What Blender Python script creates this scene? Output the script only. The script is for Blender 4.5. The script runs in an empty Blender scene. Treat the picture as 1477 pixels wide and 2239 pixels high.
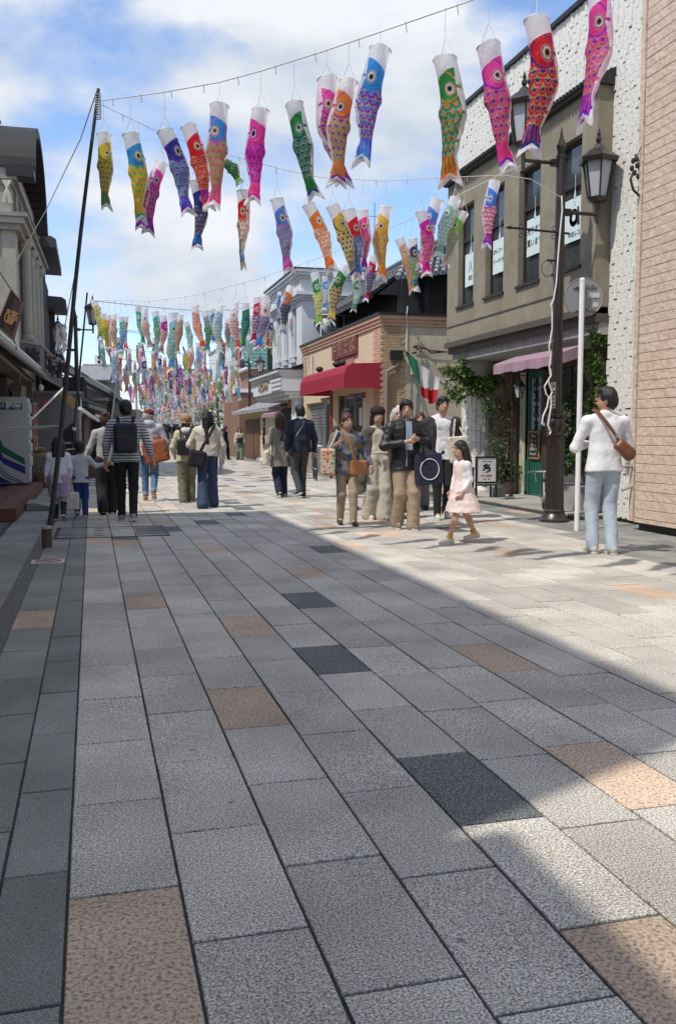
import bpy, math, random, time
import numpy as np
from mathutils import Vector, Matrix, Euler
try:
    import openvdb
except ImportError:
    import pyopenvdb as openvdb
T0 = time.time()
PI = math.pi
R = math.radians
random.seed(7)
rng = np.random.default_rng(7)
S = bpy.context.scene
COL = S.collection

# ------------------------------------------------------------------ camera, sky, sun, exposure
YAW, PITCH, EYE = 15.09, -4.87, 1.25
cam_d = bpy.data.cameras.new('camera')
cam = bpy.data.objects.new('camera', cam_d)
COL.objects.link(cam)
cam.location = (0, 0, EYE)
cam.rotation_euler = (R(90 + PITCH), 0, R(-YAW))
cam_d.sensor_fit = 'VERTICAL'
cam_d.sensor_height = 36
cam_d.lens = 32.0
cam_d.clip_start = 0.05
cam_d.clip_end = 2000
S.camera = cam
S.render.resolution_x, S.render.resolution_y = 675, 1024

SUN_DIR = Vector((0.60, 0.27, -1.0)).normalized()      # the way the light travels
sun_el = math.asin(-SUN_DIR.z)
sun_az = math.atan2(-SUN_DIR.x, -SUN_DIR.y)            # compass angle from +Y towards +X
W = bpy.data.worlds.new('World')
S.world = W
W.use_nodes = True
nt = W.node_tree
nt.nodes.clear()
def wn(t, **k):
    n = nt.nodes.new(t)
    for a, b in k.items():
        setattr(n, a, b)
    return n
out = wn('ShaderNodeOutputWorld')
bg = wn('ShaderNodeBackground')
bg.inputs['Strength'].default_value = 0.15
sky = wn('ShaderNodeTexSky', sky_type='NISHITA', sun_disc=False)
sky.sun_elevation = sun_el
sky.sun_rotation = sun_az
sky.air_density = 1.0
sky.dust_density = 0.1
sky.ozone_density = 1.6
tc = wn('ShaderNodeTexCoord')
sep = wn('ShaderNodeSeparateXYZ')
nt.links.new(tc.outputs['Generated'], sep.inputs[0])
zc = wn('ShaderNodeMath', operation='MAXIMUM'); zc.inputs[1].default_value = 0.0
nt.links.new(sep.outputs['Z'], zc.inputs[0])
zz = wn('ShaderNodeMath', operation='ADD'); zz.inputs[1].default_value = 0.16
nt.links.new(zc.outputs[0], zz.inputs[0])
dx = wn('ShaderNodeMath', operation='DIVIDE'); dy = wn('ShaderNodeMath', operation='DIVIDE')
nt.links.new(sep.outputs['X'], dx.inputs[0]); nt.links.new(zz.outputs[0], dx.inputs[1])
nt.links.new(sep.outputs['Y'], dy.inputs[0]); nt.links.new(zz.outputs[0], dy.inputs[1])
cmb = wn('ShaderNodeCombineXYZ')
nt.links.new(dx.outputs[0], cmb.inputs[0]); nt.links.new(dy.outputs[0], cmb.inputs[1])
cmb.inputs[2].default_value = 3.1
mpc = wn('ShaderNodeMapping'); mpc.inputs['Scale'].default_value = (1, 1, 2.0); mpc.inputs['Location'].default_value = (7.7, 2.9, 0.3)
nt.links.new(tc.outputs['Generated'], mpc.inputs['Vector'])
n1 = wn('ShaderNodeTexNoise'); n1.inputs['Scale'].default_value = 3.0; n1.inputs['Detail'].default_value = 10; n1.inputs['Roughness'].default_value = 0.52
n1.inputs['Distortion'].default_value = 0.12
nt.links.new(mpc.outputs[0], n1.inputs['Vector'])
r1 = wn('ShaderNodeValToRGB'); r1.color_ramp.elements[0].position = 0.455; r1.color_ramp.elements[1].position = 0.57
r1.color_ramp.elements[0].color = (0.06, 0.06, 0.06, 1); r1.color_ramp.elements[1].color = (0.97, 0.97, 0.97, 1)
hz1 = wn('ShaderNodeMath', operation='SUBTRACT'); hz1.inputs[0].default_value = 0.34; nt.links.new(zc.outputs[0], hz1.inputs[1]); hz1.use_clamp = True
hz2 = wn('ShaderNodeMath', operation='MULTIPLY_ADD'); hz2.inputs[1].default_value = 0.30; nt.links.new(hz1.outputs[0], hz2.inputs[0]); nt.links.new(n1.outputs['Fac'], hz2.inputs[2])
nt.links.new(hz2.outputs[0], r1.inputs[0])
# same field sampled a little lower: the difference gives lit tops and grey bases
mpd = wn('ShaderNodeMapping'); mpd.inputs['Scale'].default_value = (1, 1, 2.0); mpd.inputs['Location'].default_value = (7.7, 2.9, 0.40)
nt.links.new(tc.outputs['Generated'], mpd.inputs['Vector'])
n2 = wn('ShaderNodeTexNoise'); n2.inputs['Scale'].default_value = 3.0; n2.inputs['Detail'].default_value = 6; n2.inputs['Roughness'].default_value = 0.52
n2.inputs['Distortion'].default_value = 0.12
nt.links.new(mpd.outputs[0], n2.inputs['Vector'])
df = wn('ShaderNodeMath', operation='SUBTRACT'); nt.links.new(n1.outputs['Fac'], df.inputs[0]); nt.links.new(n2.outputs['Fac'], df.inputs[1])
dm = wn('ShaderNodeMapRange'); dm.inputs['From Min'].default_value = -0.12; dm.inputs['From Max'].default_value = 0.10
nt.links.new(df.outputs[0], dm.inputs['Value'])
r2 = wn('ShaderNodeValToRGB')
r2.color_ramp.elements[0].position = 0.0; r2.color_ramp.elements[0].color = (2.2, 2.5, 2.9, 1)
r2.color_ramp.elements[1].position = 1.0; r2.color_ramp.elements[1].color = (3.5, 3.57, 3.7, 1)
nt.links.new(dm.outputs[0], r2.inputs[0])
mixc = wn('ShaderNodeMix', data_type='RGBA')
nt.links.new(r1.outputs['Color'], mixc.inputs['Factor'])
skb = wn('ShaderNodeMix', data_type='RGBA', blend_type='MULTIPLY'); skb.inputs['Factor'].default_value = 1
nt.links.new(sky.outputs[0], skb.inputs['A']); skb.inputs['B'].default_value = (0.68, 0.75, 0.86, 1)
nt.links.new(skb.outputs['Result'], mixc.inputs['A'])
nt.links.new(r2.outputs['Color'], mixc.inputs['B'])
nt.links.new(mixc.outputs['Result'], bg.inputs['Color'])
nt.links.new(bg.outputs[0], out.inputs[0])

sun_d = bpy.data.lights.new('sun', 'SUN')
sun_d.energy = 2.15
sun_d.angle = R(0.9)
sun_d.color = (1.0, 0.945, 0.86)
sun = bpy.data.objects.new('sun', sun_d)
COL.objects.link(sun)
sun.rotation_euler = SUN_DIR.to_track_quat('-Z', 'Y').to_euler()
sun.location = (-10, -5, 20)
vs = S.view_settings
vs.view_transform = 'Standard'; vs.look = 'None'; vs.gamma = 1; vs.use_curve_mapping = False
vs.exposure = 0.82
S.cycles.max_bounces = 6
S.cycles.diffuse_bounces = 3
S.cycles.glossy_bounces = 3
S.cycles.transmission_bounces = 4
S.cycles.transparent_max_bounces = 6
S.cycles.caustics_reflective = False
S.cycles.caustics_refractive = False

# ------------------------------------------------------------------ photograph coordinates -> world points at a chosen depth
FPX, PCX, PCY = 1990.0, 738.5, 1119.5
_p, _y = R(PITCH), R(YAW)
FW = Vector((math.sin(_y) * math.cos(_p), math.cos(_y) * math.cos(_p), math.sin(_p)))
RT = Vector((math.cos(_y), -math.sin(_y), 0))
UP = RT.cross(FW)
def ray(u, v):
    return FW + RT * ((u - PCX) / FPX) + UP * ((PCY - v) / FPX)
def atY(u, v, Y):
    d = ray(u, v); return Vector((0, 0, EYE)) + d * (Y / d.y)
def atX(u, v, X):
    d = ray(u, v); return Vector((0, 0, EYE)) + d * (X / d.x)
def atZ(u, v, z=0.0):
    d = ray(u, v); return Vector((0, 0, EYE)) + d * ((z - EYE) / d.z)

# ------------------------------------------------------------------ object helpers
def props(o, label=None, cat=None, group=None, kind=None):
    if label: o['label'] = label
    if cat: o['category'] = cat
    if group: o['group'] = group
    if kind: o['kind'] = kind
    return o
def thing(name, label, cat, loc=(0, 0, 0), rz=0.0, group=None):
    o = bpy.data.objects.new(name, None)
    o.empty_display_size = 0.1
    COL.objects.link(o)
    o.location = loc
    o.rotation_euler = (0, 0, rz)
    return props(o, label, cat, group)
def link(name, me, parent=None, loc=None):
    o = bpy.data.objects.new(name, me)
    COL.objects.link(o)
    if parent is not None: o.parent = parent
    if loc is not None: o.location = loc
    return o
def wloc(o):
    v = Vector((0, 0, 0))
    while o is not None:
        v = v + o.location
        o = o.parent
    return v

class MB:
    """collects faces; build() makes one mesh object"""
    def __init__(s):
        s.v = []; s.f = []; s.m = []; s.mi = 0; s.uv = {}
    def add(s, vs_, fs, mi=None):
        b = len(s.v)
        s.v.extend([tuple(p) for p in vs_])
        for f in fs:
            s.f.append(tuple(i + b for i in f)); s.m.append(s.mi if mi is None else mi)
        return s
    def box(s, x0, x1, y0, y1, z0, z1, mi=None):
        vs_ = [(x, y, z) for z in (z0, z1) for y in (y0, y1) for x in (x0, x1)]
        return s.add(vs_, [(0, 2, 3, 1), (4, 5, 7, 6), (0, 1, 5, 4), (2, 6, 7, 3), (0, 4, 6, 2), (1, 3, 7, 5)], mi)
    def obox(s, c, sx, sy, sz, rot=None, mi=None):
        m = (rot.to_matrix() if isinstance(rot, Euler) else rot) if rot is not None else Matrix.Identity(3)
        c = Vector(c)
        vs_ = [c + m @ Vector((x * sx / 2, y * sy / 2, z * sz / 2)) for z in (-1, 1) for y in (-1, 1) for x in (-1, 1)]
        return s.add(vs_, [(0, 2, 3, 1), (4, 5, 7, 6), (0, 1, 5, 4), (2, 6, 7, 3), (0, 4, 6, 2), (1, 3, 7, 5)], mi)
    def cbox(s, x0, x1, y0, y1, z0, z1, c=0.004, mi=None):
        """box with a chamfered top edge"""
        vs_ = [(x0, y0, z0), (x1, y0, z0), (x1, y1, z0), (x0, y1, z0), (x0, y0, z1 - c), (x1, y0, z1 - c), (x1, y1, z1 - c), (x0, y1, z1 - c),
               (x0 + c, y0 + c, z1), (x1 - c, y0 + c, z1), (x1 - c, y1 - c, z1), (x0 + c, y1 - c, z1)]
        f = [(8, 9, 10, 11)]
        for a in range(4):
            b = (a + 1) % 4
            f.append((a, b, 4 + b, 4 + a)); f.append((4 + a, 4 + b, 8 + b, 8 + a))
        return s.add(vs_, f, mi)
    def tube(s, pts, r, n=8, cap=True, mi=None):
        pts = [Vector(p) for p in pts]
        rr = r if isinstance(r, (list, tuple)) else [r] * len(pts)
        vs_, fs = [], []
        prev = None
        for i, p in enumerate(pts):
            t = (pts[min(i + 1, len(pts) - 1)] - pts[max(i - 1, 0)])
            t = t.normalized() if t.length > 1e-9 else Vector((0, 0, 1))
            if prev is None:
                a = t.cross(Vector((0, 0, 1)))
                if a.length < 1e-3: a = Vector((1, 0, 0))
            else:
                a = prev - t * prev.dot(t)
            a.normalize(); prev = a
            b = t.cross(a)
            for k in range(n):
                w = 2 * PI * k / n
                vs_.append(p + (a * math.cos(w) + b * math.sin(w)) * rr[i])
        for i in range(len(pts) - 1):
            for k in range(n):
                k2 = (k + 1) % n
                fs.append((i * n + k, i * n + k2, (i + 1) * n + k2, (i + 1) * n + k))
        if cap:
            fs.append(tuple(range(n))[::-1]); fs.append(tuple((len(pts) - 1) * n + k for k in range(n)))
        return s.add(vs_, fs, mi)
    def lathe(s, c, prof, n=16, mi=None, ph=0.0, sx=1, sy=1):
        """prof: (radius, z) from bottom to top round a vertical axis at c"""
        vs_, fs = [], []
        for r_, z in prof:
            for k in range(n):
                w = 2 * PI * k / n + ph
                vs_.append((c[0] + sx * r_ * math.cos(w), c[1] + sy * r_ * math.sin(w), c[2] + z))
        for i in range(len(prof) - 1):
            for k in range(n):
                k2 = (k + 1) % n
                fs.append((i * n + k, i * n + k2, (i + 1) * n + k2, (i + 1) * n + k))
        fs.append(tuple(range(n))[::-1]); fs.append(tuple((len(prof) - 1) * n + k for k in range(n)))
        return s.add(vs_, fs, mi)
    def quad(s, a, b, c, d, mi=None):
        return s.add([a, b, c, d], [(0, 1, 2, 3)], mi)
    def prism(s, poly, ax, a0, a1, mi=None):
        """extrude a 2-D polygon along axis ax ('x','y','z')"""
        def p3(p, a):
            return (a, p[0], p[1]) if ax == 'x' else ((p[0], a, p[1]) if ax == 'y' else (p[0], p[1], a))
        n = len(poly)
        vs_ = [p3(p, a0) for p in poly] + [p3(p, a1) for p in poly]
        fs = [tuple(range(n))[::-1], tuple(range(n, 2 * n))]
        for i in range(n):
            j = (i + 1) % n
            fs.append((i, j, n + j, n + i))
        return s.add(vs_, fs, mi)
    def ell(s, c, r, n=12, mi=None):
        vs_, fs = [], []
        m = max(4, n // 2)
        for i in range(m + 1):
            th = PI * i / m
            for k in range(n):
                w = 2 * PI * k / n
                vs_.append((c[0] + r[0] * math.sin(th) * math.cos(w), c[1] + r[1] * math.sin(th) * math.sin(w), c[2] + r[2] * math.cos(th)))
        for i in range(m):
            for k in range(n):
                k2 = (k + 1) % n
                fs.append((i * n + k, (i + 1) * n + k, (i + 1) * n + k2, i * n + k2))
        return s.add(vs_, fs, mi)
    def mesh(s, name, mats, off=(0, 0, 0), smooth=False):
        me = bpy.data.meshes.new(name)
        o = Vector(off)
        me.from_pydata([tuple(Vector(p) - o) for p in s.v], [], s.f)
        for m in (mats if isinstance(mats, (list, tuple)) else [mats]):
            me.materials.append(m)
        if any(s.m): me.polygons.foreach_set('material_index', s.m)
        if smooth:
            me.polygons.foreach_set('use_smooth', [True] * len(me.polygons))
            try: me.set_sharp_from_angle(angle=R(smooth if smooth is not True else 40))
            except Exception: pass
        me.update()
        return me
    def build(s, name, mats, parent=None, smooth=False, kind=None, label=None):
        """verts are world coordinates; the object sits at its parent's place"""
        off = wloc(parent) if parent is not None else (0, 0, 0)
        o = link(name, s.mesh(name, mats, off, smooth), parent)
        return props(o, label=label, kind=kind)

# ------------------------------------------------------------------ materials
MATS = {}
def nodes_of(m):
    m.use_nodes = True
    t = m.node_tree
    b = t.nodes['Principled BSDF']
    return t, b
def mat(name, col, rough=0.8, var=0.12, scale=6.0, bump=0.0, bscale=40.0, metal=0.0, spec=0.5, col2=None, coord='pos', stretch=None, det=6, trans=0.0, alpha=None, emit=None):
    """plain material with noise variation of colour (col..col2) and fine relief"""
    if name in MATS: return MATS[name]
    m = bpy.data.materials.new(name); MATS[name] = m
    t, b = nodes_of(m)
    b.inputs['Roughness'].default_value = rough
    b.inputs['Metallic'].default_value = metal
    b.inputs['Specular IOR Level'].default_value = spec
    if coord == 'pos':
        g = t.nodes.new('ShaderNodeNewGeometry'); vec = g.outputs['Position']
    else:
        g = t.nodes.new('ShaderNodeTexCoord'); vec = g.outputs['Object']
    if stretch:
        mp = t.nodes.new('ShaderNodeMapping'); mp.inputs['Scale'].default_value = stretch
        t.links.new(vec, mp.inputs['Vector']); vec = mp.outputs[0]
    n = t.nodes.new('ShaderNodeTexNoise'); n.inputs['Scale'].default_value = scale; n.inputs['Detail'].default_value = det
    n.inputs['Roughness'].default_value = 0.6
    t.links.new(vec, n.inputs['Vector'])
    rr = t.nodes.new('ShaderNodeValToRGB')
    rr.color_ramp.elements[0].position = 0.3; rr.color_ramp.elements[1].position = 0.7
    c = Vector(col)
    c2 = Vector(col2) if col2 else c * (1 + var)
    c1 = c if col2 else c * (1 - var)
    rr.color_ramp.elements[0].color = (*c1, 1); rr.color_ramp.elements[1].color = (*c2, 1)
    t.links.new(n.outputs['Fac'], rr.inputs[0])
    t.links.new(rr.outputs[0], b.inputs['Base Color'])
    if bump:
        n2_ = t.nodes.new('ShaderNodeTexNoise'); n2_.inputs['Scale'].default_value = bscale; n2_.inputs['Detail'].default_value = 4
        t.links.new(vec, n2_.inputs['Vector'])
        bp = t.nodes.new('ShaderNodeBump'); bp.inputs['Strength'].default_value = bump; bp.inputs['Distance'].default_value = 0.02
        t.links.new(n2_.outputs['Fac'], bp.inputs['Height']); t.links.new(bp.outputs[0], b.inputs['Normal'])
    if trans:
        tr = t.nodes.new('ShaderNodeBsdfTranslucent'); t.links.new(rr.outputs[0], tr.inputs['Color'])
        mx = t.nodes.new('ShaderNodeMixShader'); mx.inputs[0].default_value = trans
        o = t.nodes['Material Output']
        t.links.new(b.outputs[0], mx.inputs[1]); t.links.new(tr.outputs[0], mx.inputs[2]); t.links.new(mx.outputs[0], o.inputs[0])
    return m
def srgb(h):
    h = h.lstrip('#'); c = [int(h[i:i + 2], 16) / 255 for i in (0, 2, 4)]
    return tuple((x / 12.92 if x <= 0.04045 else ((x + 0.055) / 1.055) ** 2.4) for x in c)

def granite(name, base, dark, light, sc=95.0, rnd=0.17, pits=False):
    m = bpy.data.materials.new(name)
    t, b = nodes_of(m)
    L = t.links.new
    g = t.nodes.new('ShaderNodeNewGeometry')
    n = t.nodes.new('ShaderNodeTexNoise'); n.inputs['Scale'].default_value = sc; n.inputs['Detail'].default_value = 3; n.inputs['Roughness'].default_value = 0.75
    L(g.outputs['Position'], n.inputs['Vector'])
    rr = t.nodes.new('ShaderNodeValToRGB')
    e = rr.color_ramp.elements
    e[0].position = 0.38; e[0].color = (*dark, 1)
    e[1].position = 0.62; e[1].color = (*light, 1)
    k = rr.color_ramp.elements.new(0.485); k.color = (*base, 1)
    L(n.outputs['Fac'], rr.inputs[0])
    big = t.nodes.new('ShaderNodeTexNoise'); big.inputs['Scale'].default_value = 1.7; big.inputs['Detail'].default_value = 4
    L(g.outputs['Position'], big.inputs['Vector'])
    oi = t.nodes.new('ShaderNodeObjectInfo')
    at = t.nodes.new('ShaderNodeAttribute'); at.attribute_name = 'tone'
    ad = t.nodes.new('ShaderNodeMath'); ad.operation = 'ADD'
    L(oi.outputs['Random'], ad.inputs[0]); L(at.outputs['Fac'], ad.inputs[1])
    fr = t.nodes.new('ShaderNodeMath'); fr.operation = 'FRACT'; L(ad.outputs[0], fr.inputs[0])
    mr = t.nodes.new('ShaderNodeMapRange'); mr.inputs['To Min'].default_value = 1 - rnd; mr.inputs['To Max'].default_value = 1 + rnd
    L(fr.outputs[0], mr.inputs['Value'])
    mb = t.nodes.new('ShaderNodeMapRange'); mb.inputs['From Min'].default_value = 0.3; mb.inputs['From Max'].default_value = 0.7
    mb.inputs['To Min'].default_value = 0.74; mb.inputs['To Max'].default_value = 1.12
    L(big.outputs['Fac'], mb.inputs['Value'])
    mu = t.nodes.new('ShaderNodeMath'); mu.operation = 'MULTIPLY'; L(mr.outputs[0], mu.inputs[0]); L(mb.outputs[0], mu.inputs[1])
    # small dark spots: chewing gum and stains
    vo = t.nodes.new('ShaderNodeTexVoronoi'); vo.inputs['Scale'].default_value = 3.1; L(g.outputs['Position'], vo.inputs['Vector'])
    sp = t.nodes.new('ShaderNodeMapRange'); sp.inputs['From Min'].default_value = 0.03; sp.inputs['From Max'].default_value = 0.06
    sp.inputs['To Min'].default_value = 0.6; sp.inputs['To Max'].default_value = 1.0
    L(vo.outputs['Distance'], sp.inputs['Value'])
    mu2 = t.nodes.new('ShaderNodeMath'); mu2.operation = 'MULTIPLY'; L(mu.outputs[0], mu2.inputs[0]); L(sp.outputs[0], mu2.inputs[1])
    mx = t.nodes.new('ShaderNodeVectorMath'); mx.operation = 'SCALE'
    L(rr.outputs[0], mx.inputs[0]); L(mu2.outputs[0], mx.inputs['Scale'])
    L(mx.outputs[0], b.inputs['Base Color'])
    b.inputs['Roughness'].default_value = 0.72
    b.inputs['Specular IOR Level'].default_value = 0.35
    bp = t.nodes.new('ShaderNodeBump'); bp.inputs['Strength'].default_value = 0.5; bp.inputs['Distance'].default_value = 0.003
    if pits:
        v2 = t.nodes.new('ShaderNodeTexNoise'); v2.inputs['Scale'].default_value = 42; v2.inputs['Detail'].default_value = 2
        L(g.outputs['Position'], v2.inputs['Vector'])
        L(v2.outputs['Fac'], bp.inputs['Height']); bp.inputs['Distance'].default_value = 0.006
    else:
        L(n.outputs['Fac'], bp.inputs['Height'])
    L(bp.outputs[0], b.inputs['Normal'])
    return m

M = {}
M['joint'] = mat('joint_mortar', (0.062, 0.059, 0.055), 0.95, 0.5, 14)
M['tile_grey'] = granite('granite_grey', (0.47, 0.435, 0.375), (0.15, 0.139, 0.12), (0.92, 0.865, 0.755), sc=150)
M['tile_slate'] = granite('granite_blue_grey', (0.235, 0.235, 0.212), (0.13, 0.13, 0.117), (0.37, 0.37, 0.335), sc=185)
M['tile_dark'] = granite('granite_dark', (0.108, 0.112, 0.110), (0.05, 0.053, 0.053), (0.30, 0.31, 0.30), sc=120)
M['tile_tan'] = granite('granite_tan', (0.58, 0.43, 0.31), (0.22, 0.165, 0.13), (0.72, 0.56, 0.41), sc=85, pits=True)
M['steel'] = mat('galvanised_steel', (0.32, 0.33, 0.33), 0.45, 0.2, 30, metal=0.6)
M['black_steel'] = mat('dark_steel', (0.03, 0.03, 0.03), 0.5, 0.2, 20, metal=0.4)
M['lamp_brown'] = mat('lamp_brown_paint', (0.028, 0.018, 0.014), 0.32, 0.2, 12, bump=0.1, spec=0.6)
M['pane'] = mat('frosted_pane', (0.62, 0.64, 0.66), 0.35, 0.05, 8, trans=0.3)
M['white_paint'] = mat('white_paint', (0.78, 0.78, 0.76), 0.4, 0.04, 9)
M['white_rope'] = mat('white_rope', (0.72, 0.71, 0.68), 0.9, 0.1, 60, bump=0.3)
M['wire'] = mat('grey_rope', (0.42, 0.42, 0.43), 0.8, 0.1, 60)
M['skin'] = mat('skin', (0.50, 0.29, 0.20), 0.55, 0.06, 14, coord='obj')
M['hair'] = mat('black_hair', (0.012, 0.010, 0.010), 0.5, 0.4, 60, stretch=(1, 1, 0.15), coord='obj', bump=0.35, bscale=120)
M['hair_brown'] = mat('brown_hair', (0.055, 0.022, 0.014), 0.5, 0.4, 60, stretch=(1, 1, 0.15), coord='obj', bump=0.35, bscale=120)
M['hair_grey'] = mat('grey_hair', (0.45, 0.44, 0.42), 0.6, 0.3, 60, stretch=(1, 1, 0.15), coord='obj', bump=0.35, bscale=120)
M['leaf'] = mat('leaf_green', (0.05, 0.11, 0.022), 0.55, 0, 9, col2=(0.20, 0.29, 0.06), trans=0.3)
M['leaf_dark'] = mat('leaf_dark_green', (0.03, 0.07, 0.018), 0.5, 0, 9, col2=(0.10, 0.15, 0.045), trans=0.2)
M['bark'] = mat('bark', (0.10, 0.07, 0.05), 0.9, 0.3, 20, bump=0.5)
M['glass'] = mat('dark_glass', (0.022, 0.027, 0.03), 0.07, 0, 2.2, spec=0.9, col2=(.06, .07, .075), bump=.05, bscale=3)
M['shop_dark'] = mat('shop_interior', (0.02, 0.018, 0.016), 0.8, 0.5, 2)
M['concrete'] = mat('concrete', (0.34, 0.33, 0.31), 0.9, 0.15, 5, bump=0.25, bscale=90)
M['timber'] = mat('dark_timber', (0.055, 0.034, 0.024), 0.75, 0.35, 5, stretch=(1, 1, 0.2), bump=0.25)
M['timber_mid'] = mat('brown_timber', (0.15, 0.08, 0.05), 0.7, 0.3, 6, stretch=(1, 1, 0.2), bump=0.25)
M['black_plaster'] = mat('black_plaster', (0.022, 0.022, 0.024), 0.7, 0.25, 3)
M['roof_tile'] = mat('grey_roof_tile', (0.10, 0.105, 0.11), 0.45, 0.3, 7, bump=0.1)
M['roof_tile_green'] = mat('green_roof_tile', (0.10, 0.23, 0.20), 0.35, 0.2, 7)
def plain(name, c, rough=0.8, var=0.1, **k):
    return mat(name, c, rough, var, **k)

def text_mesh(body, size, name, depth=0.004, bold=0.0):
    c = bpy.data.curves.new(name, 'FONT')
    c.body = body; c.size = size; c.extrude = depth; c.offset = bold
    c.align_x = 'CENTER'; c.align_y = 'CENTER'; c.resolution_u = 3
    o = bpy.data.objects.new(name + '_tmp', c)
    COL.objects.link(o)
    dg = bpy.context.evaluated_depsgraph_get(); dg.update()
    me = bpy.data.meshes.new_from_object(o.evaluated_get(dg))
    bpy.data.objects.remove(o); bpy.data.curves.remove(c)
    me.name = name
    return me
def put_text(body, size, name, material, parent, pos, facing='-y', depth=0.004, roll=0, rz=None, bold=0.0):
    """pos: world; facing: which way the lettering looks"""
    me = text_mesh(body, size, name, depth, bold)
    me.materials.clear(); me.materials.append(material)
    o = link(name, me, parent)
    o.location = Vector(pos) - (wloc(parent) if parent is not None else Vector((0, 0, 0)))
    z = {'-y': 0, '-x': -PI / 2, 'x': PI / 2, 'y': PI}[facing] if rz is None else rz
    o.rotation_euler = Euler((PI / 2, roll, z), 'XYZ')
    if facing == 'up': o.rotation_euler = (0, 0, 0)
    return o

# ================================================================== GROUND AND PAVING
g = MB(); g.quad((-150, -60, -0.03), (250, -60, -0.03), (250, 500, -0.03), (-150, 500, -0.03))
ground = g.build('ground', plain('ground_soil', (0.12, 0.115, 0.11), 0.95, 0.2), kind='structure')
street = MB(); street.quad((-1.15, -4, -0.0075), (9.5, -4, -0.0075), (9.5, 62, -0.0075), (-1.15, 62, -0.0075))
street = street.build('pavement', M['joint'], kind='structure')
fs = MB(); fs.quad((-1.2, 62, 0.0), (22, 62, 0.0), (40, 170, 0.0), (2, 170, 0.0))
fs.build('distant_road', M['tile_grey'], kind='structure')
fs = MB(); fs.quad((9.5, 11, -0.004), (16, 11, -0.004), (16, 62, -0.004), (9.5, 62, -0.004))
fs.build('side_pavement', M['concrete'], kind='structure')
fs = MB(); fs.quad((-9, -8, -0.006), (-1.16, -8, -0.006), (-1.16, 62, -0.006), (-9, 62, -0.006))
fs.build('shopfront_pavement', plain('old_asphalt', (0.10, 0.10, 0.098), 0.95, 0.2, scale=30, bump=0.3), kind='structure')

TL = 0.635
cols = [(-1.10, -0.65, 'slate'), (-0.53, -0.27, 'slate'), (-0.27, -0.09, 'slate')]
cols += [(-0.09 + 0.3 * k, 0.21 + 0.3 * k, 'grey') for k in range(32)]
phase = {3: .2475, 4: .5825, 5: .28, 6: .125, 7: .40, 8: .30, 9: .37, 10: .195}
special = {}
for u, v, k in [(67, 1347, 't'), (315, 1309, 't'), (480, 1206, 't'), (545, 1368, 't'), (532, 1540, 't'), (270, 2080, 't'), (695, 1259, 't'),
                (685, 1200, 'd'), (680, 1311, 'd'), (722, 1437, 'd'), (735, 1188, 't'), (1105, 1435, 't'), (1330, 1690, 't'), (1030, 1730, 'd'),
                (1400, 2130, 't'), (215, 1188, 't'), (285, 1180, 'd'), (330, 1170, 't'), (1095, 1205, 't'), (1420, 1285, 't'), (795, 1170, 't'),
                (1080, 1148, 't'), (860, 1085, 't'), (570, 1050, 't'), (515, 1080, 't'), (600, 1030, 't'), (560, 1010, 't'), (640, 1075, 'd')]:
    p = atZ(u, v); special[(round(p.x, 2), round(p.y, 2))] = k
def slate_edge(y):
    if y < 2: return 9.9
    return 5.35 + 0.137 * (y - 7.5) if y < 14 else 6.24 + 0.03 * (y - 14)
tiles = []
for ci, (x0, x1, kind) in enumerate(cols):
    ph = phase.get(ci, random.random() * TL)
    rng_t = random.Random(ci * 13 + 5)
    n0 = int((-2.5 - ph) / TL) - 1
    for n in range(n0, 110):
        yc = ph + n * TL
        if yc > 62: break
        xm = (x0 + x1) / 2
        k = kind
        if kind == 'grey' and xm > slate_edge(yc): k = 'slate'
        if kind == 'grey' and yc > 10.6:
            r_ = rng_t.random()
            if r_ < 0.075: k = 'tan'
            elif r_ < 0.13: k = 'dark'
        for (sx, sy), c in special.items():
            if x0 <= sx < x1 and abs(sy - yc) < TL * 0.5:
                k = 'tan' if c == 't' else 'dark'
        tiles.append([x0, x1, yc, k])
def proj(x, y, z):
    d = Vector((x, y, z - EYE)); c = d.dot(FW)
    return (PCX + FPX * d.dot(RT) / c, PCY - FPX * d.dot(UP) / c, c) if c > 0.05 else (1e6, 1e6, c)
def shown(t):
    u, v, c = proj((t[0] + t[1]) / 2, t[2], 0)
    inside = -60 < u < 1540 and 900 < v < 2330 and c > 0.3
    return (0 if inside else 1, c)
tiles.sort(key=shown)
tmesh = {}
def tile_mesh(w, k):
    key = (round(w, 2), k)
    if key not in tmesh:
        b = MB(); b.cbox(-w / 2 + 0.0042, w / 2 - 0.0042, -TL / 2 + 0.0065, TL / 2 - 0.0065, -0.02, 0.0, 0.0025)
        tmesh[key] = b.mesh('paving_tile', M['tile_' + k])
    return tmesh[key]
for t in tiles[:300]:
    w = t[1] - t[0]
    o = link('paving_tile', tile_mesh(w, t[3]), street, ((t[0] + t[1]) / 2, t[2], random.uniform(-0.0018, 0.0012)))
    o.rotation_euler = (random.uniform(-1, 1) * 0.0035, random.uniform(-1, 1) * 0.005, random.uniform(-1, 1) * 0.003)
vv, ff, mm, tone = [], [], [], []
midx = {'grey': 0, 'slate': 1, 'dark': 2, 'tan': 3}
for t in tiles[300:]:
    x0, x1, yc, k = t
    z = random.uniform(-0.002, 0.001); tn = random.random(); b = len(vv)
    a, c = x0 + .0055, x1 - .0055; y0, y1 = yc - TL / 2 + .008, yc + TL / 2 - .008
    vv += [(a, y0, -.02), (c, y0, -.02), (c, y1, -.02), (a, y1, -.02), (a, y0, z), (c, y0, z), (c, y1, z), (a, y1, z)]
    ff += [(b + 4, b + 5, b + 6, b + 7), (b, b + 1, b + 5, b + 4), (b + 1, b + 2, b + 6, b + 5), (b + 2, b + 3, b + 7, b + 6), (b + 3, b, b + 4, b + 7)]
    mm += [midx[k]] * 5; tone += [tn] * 8
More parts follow.
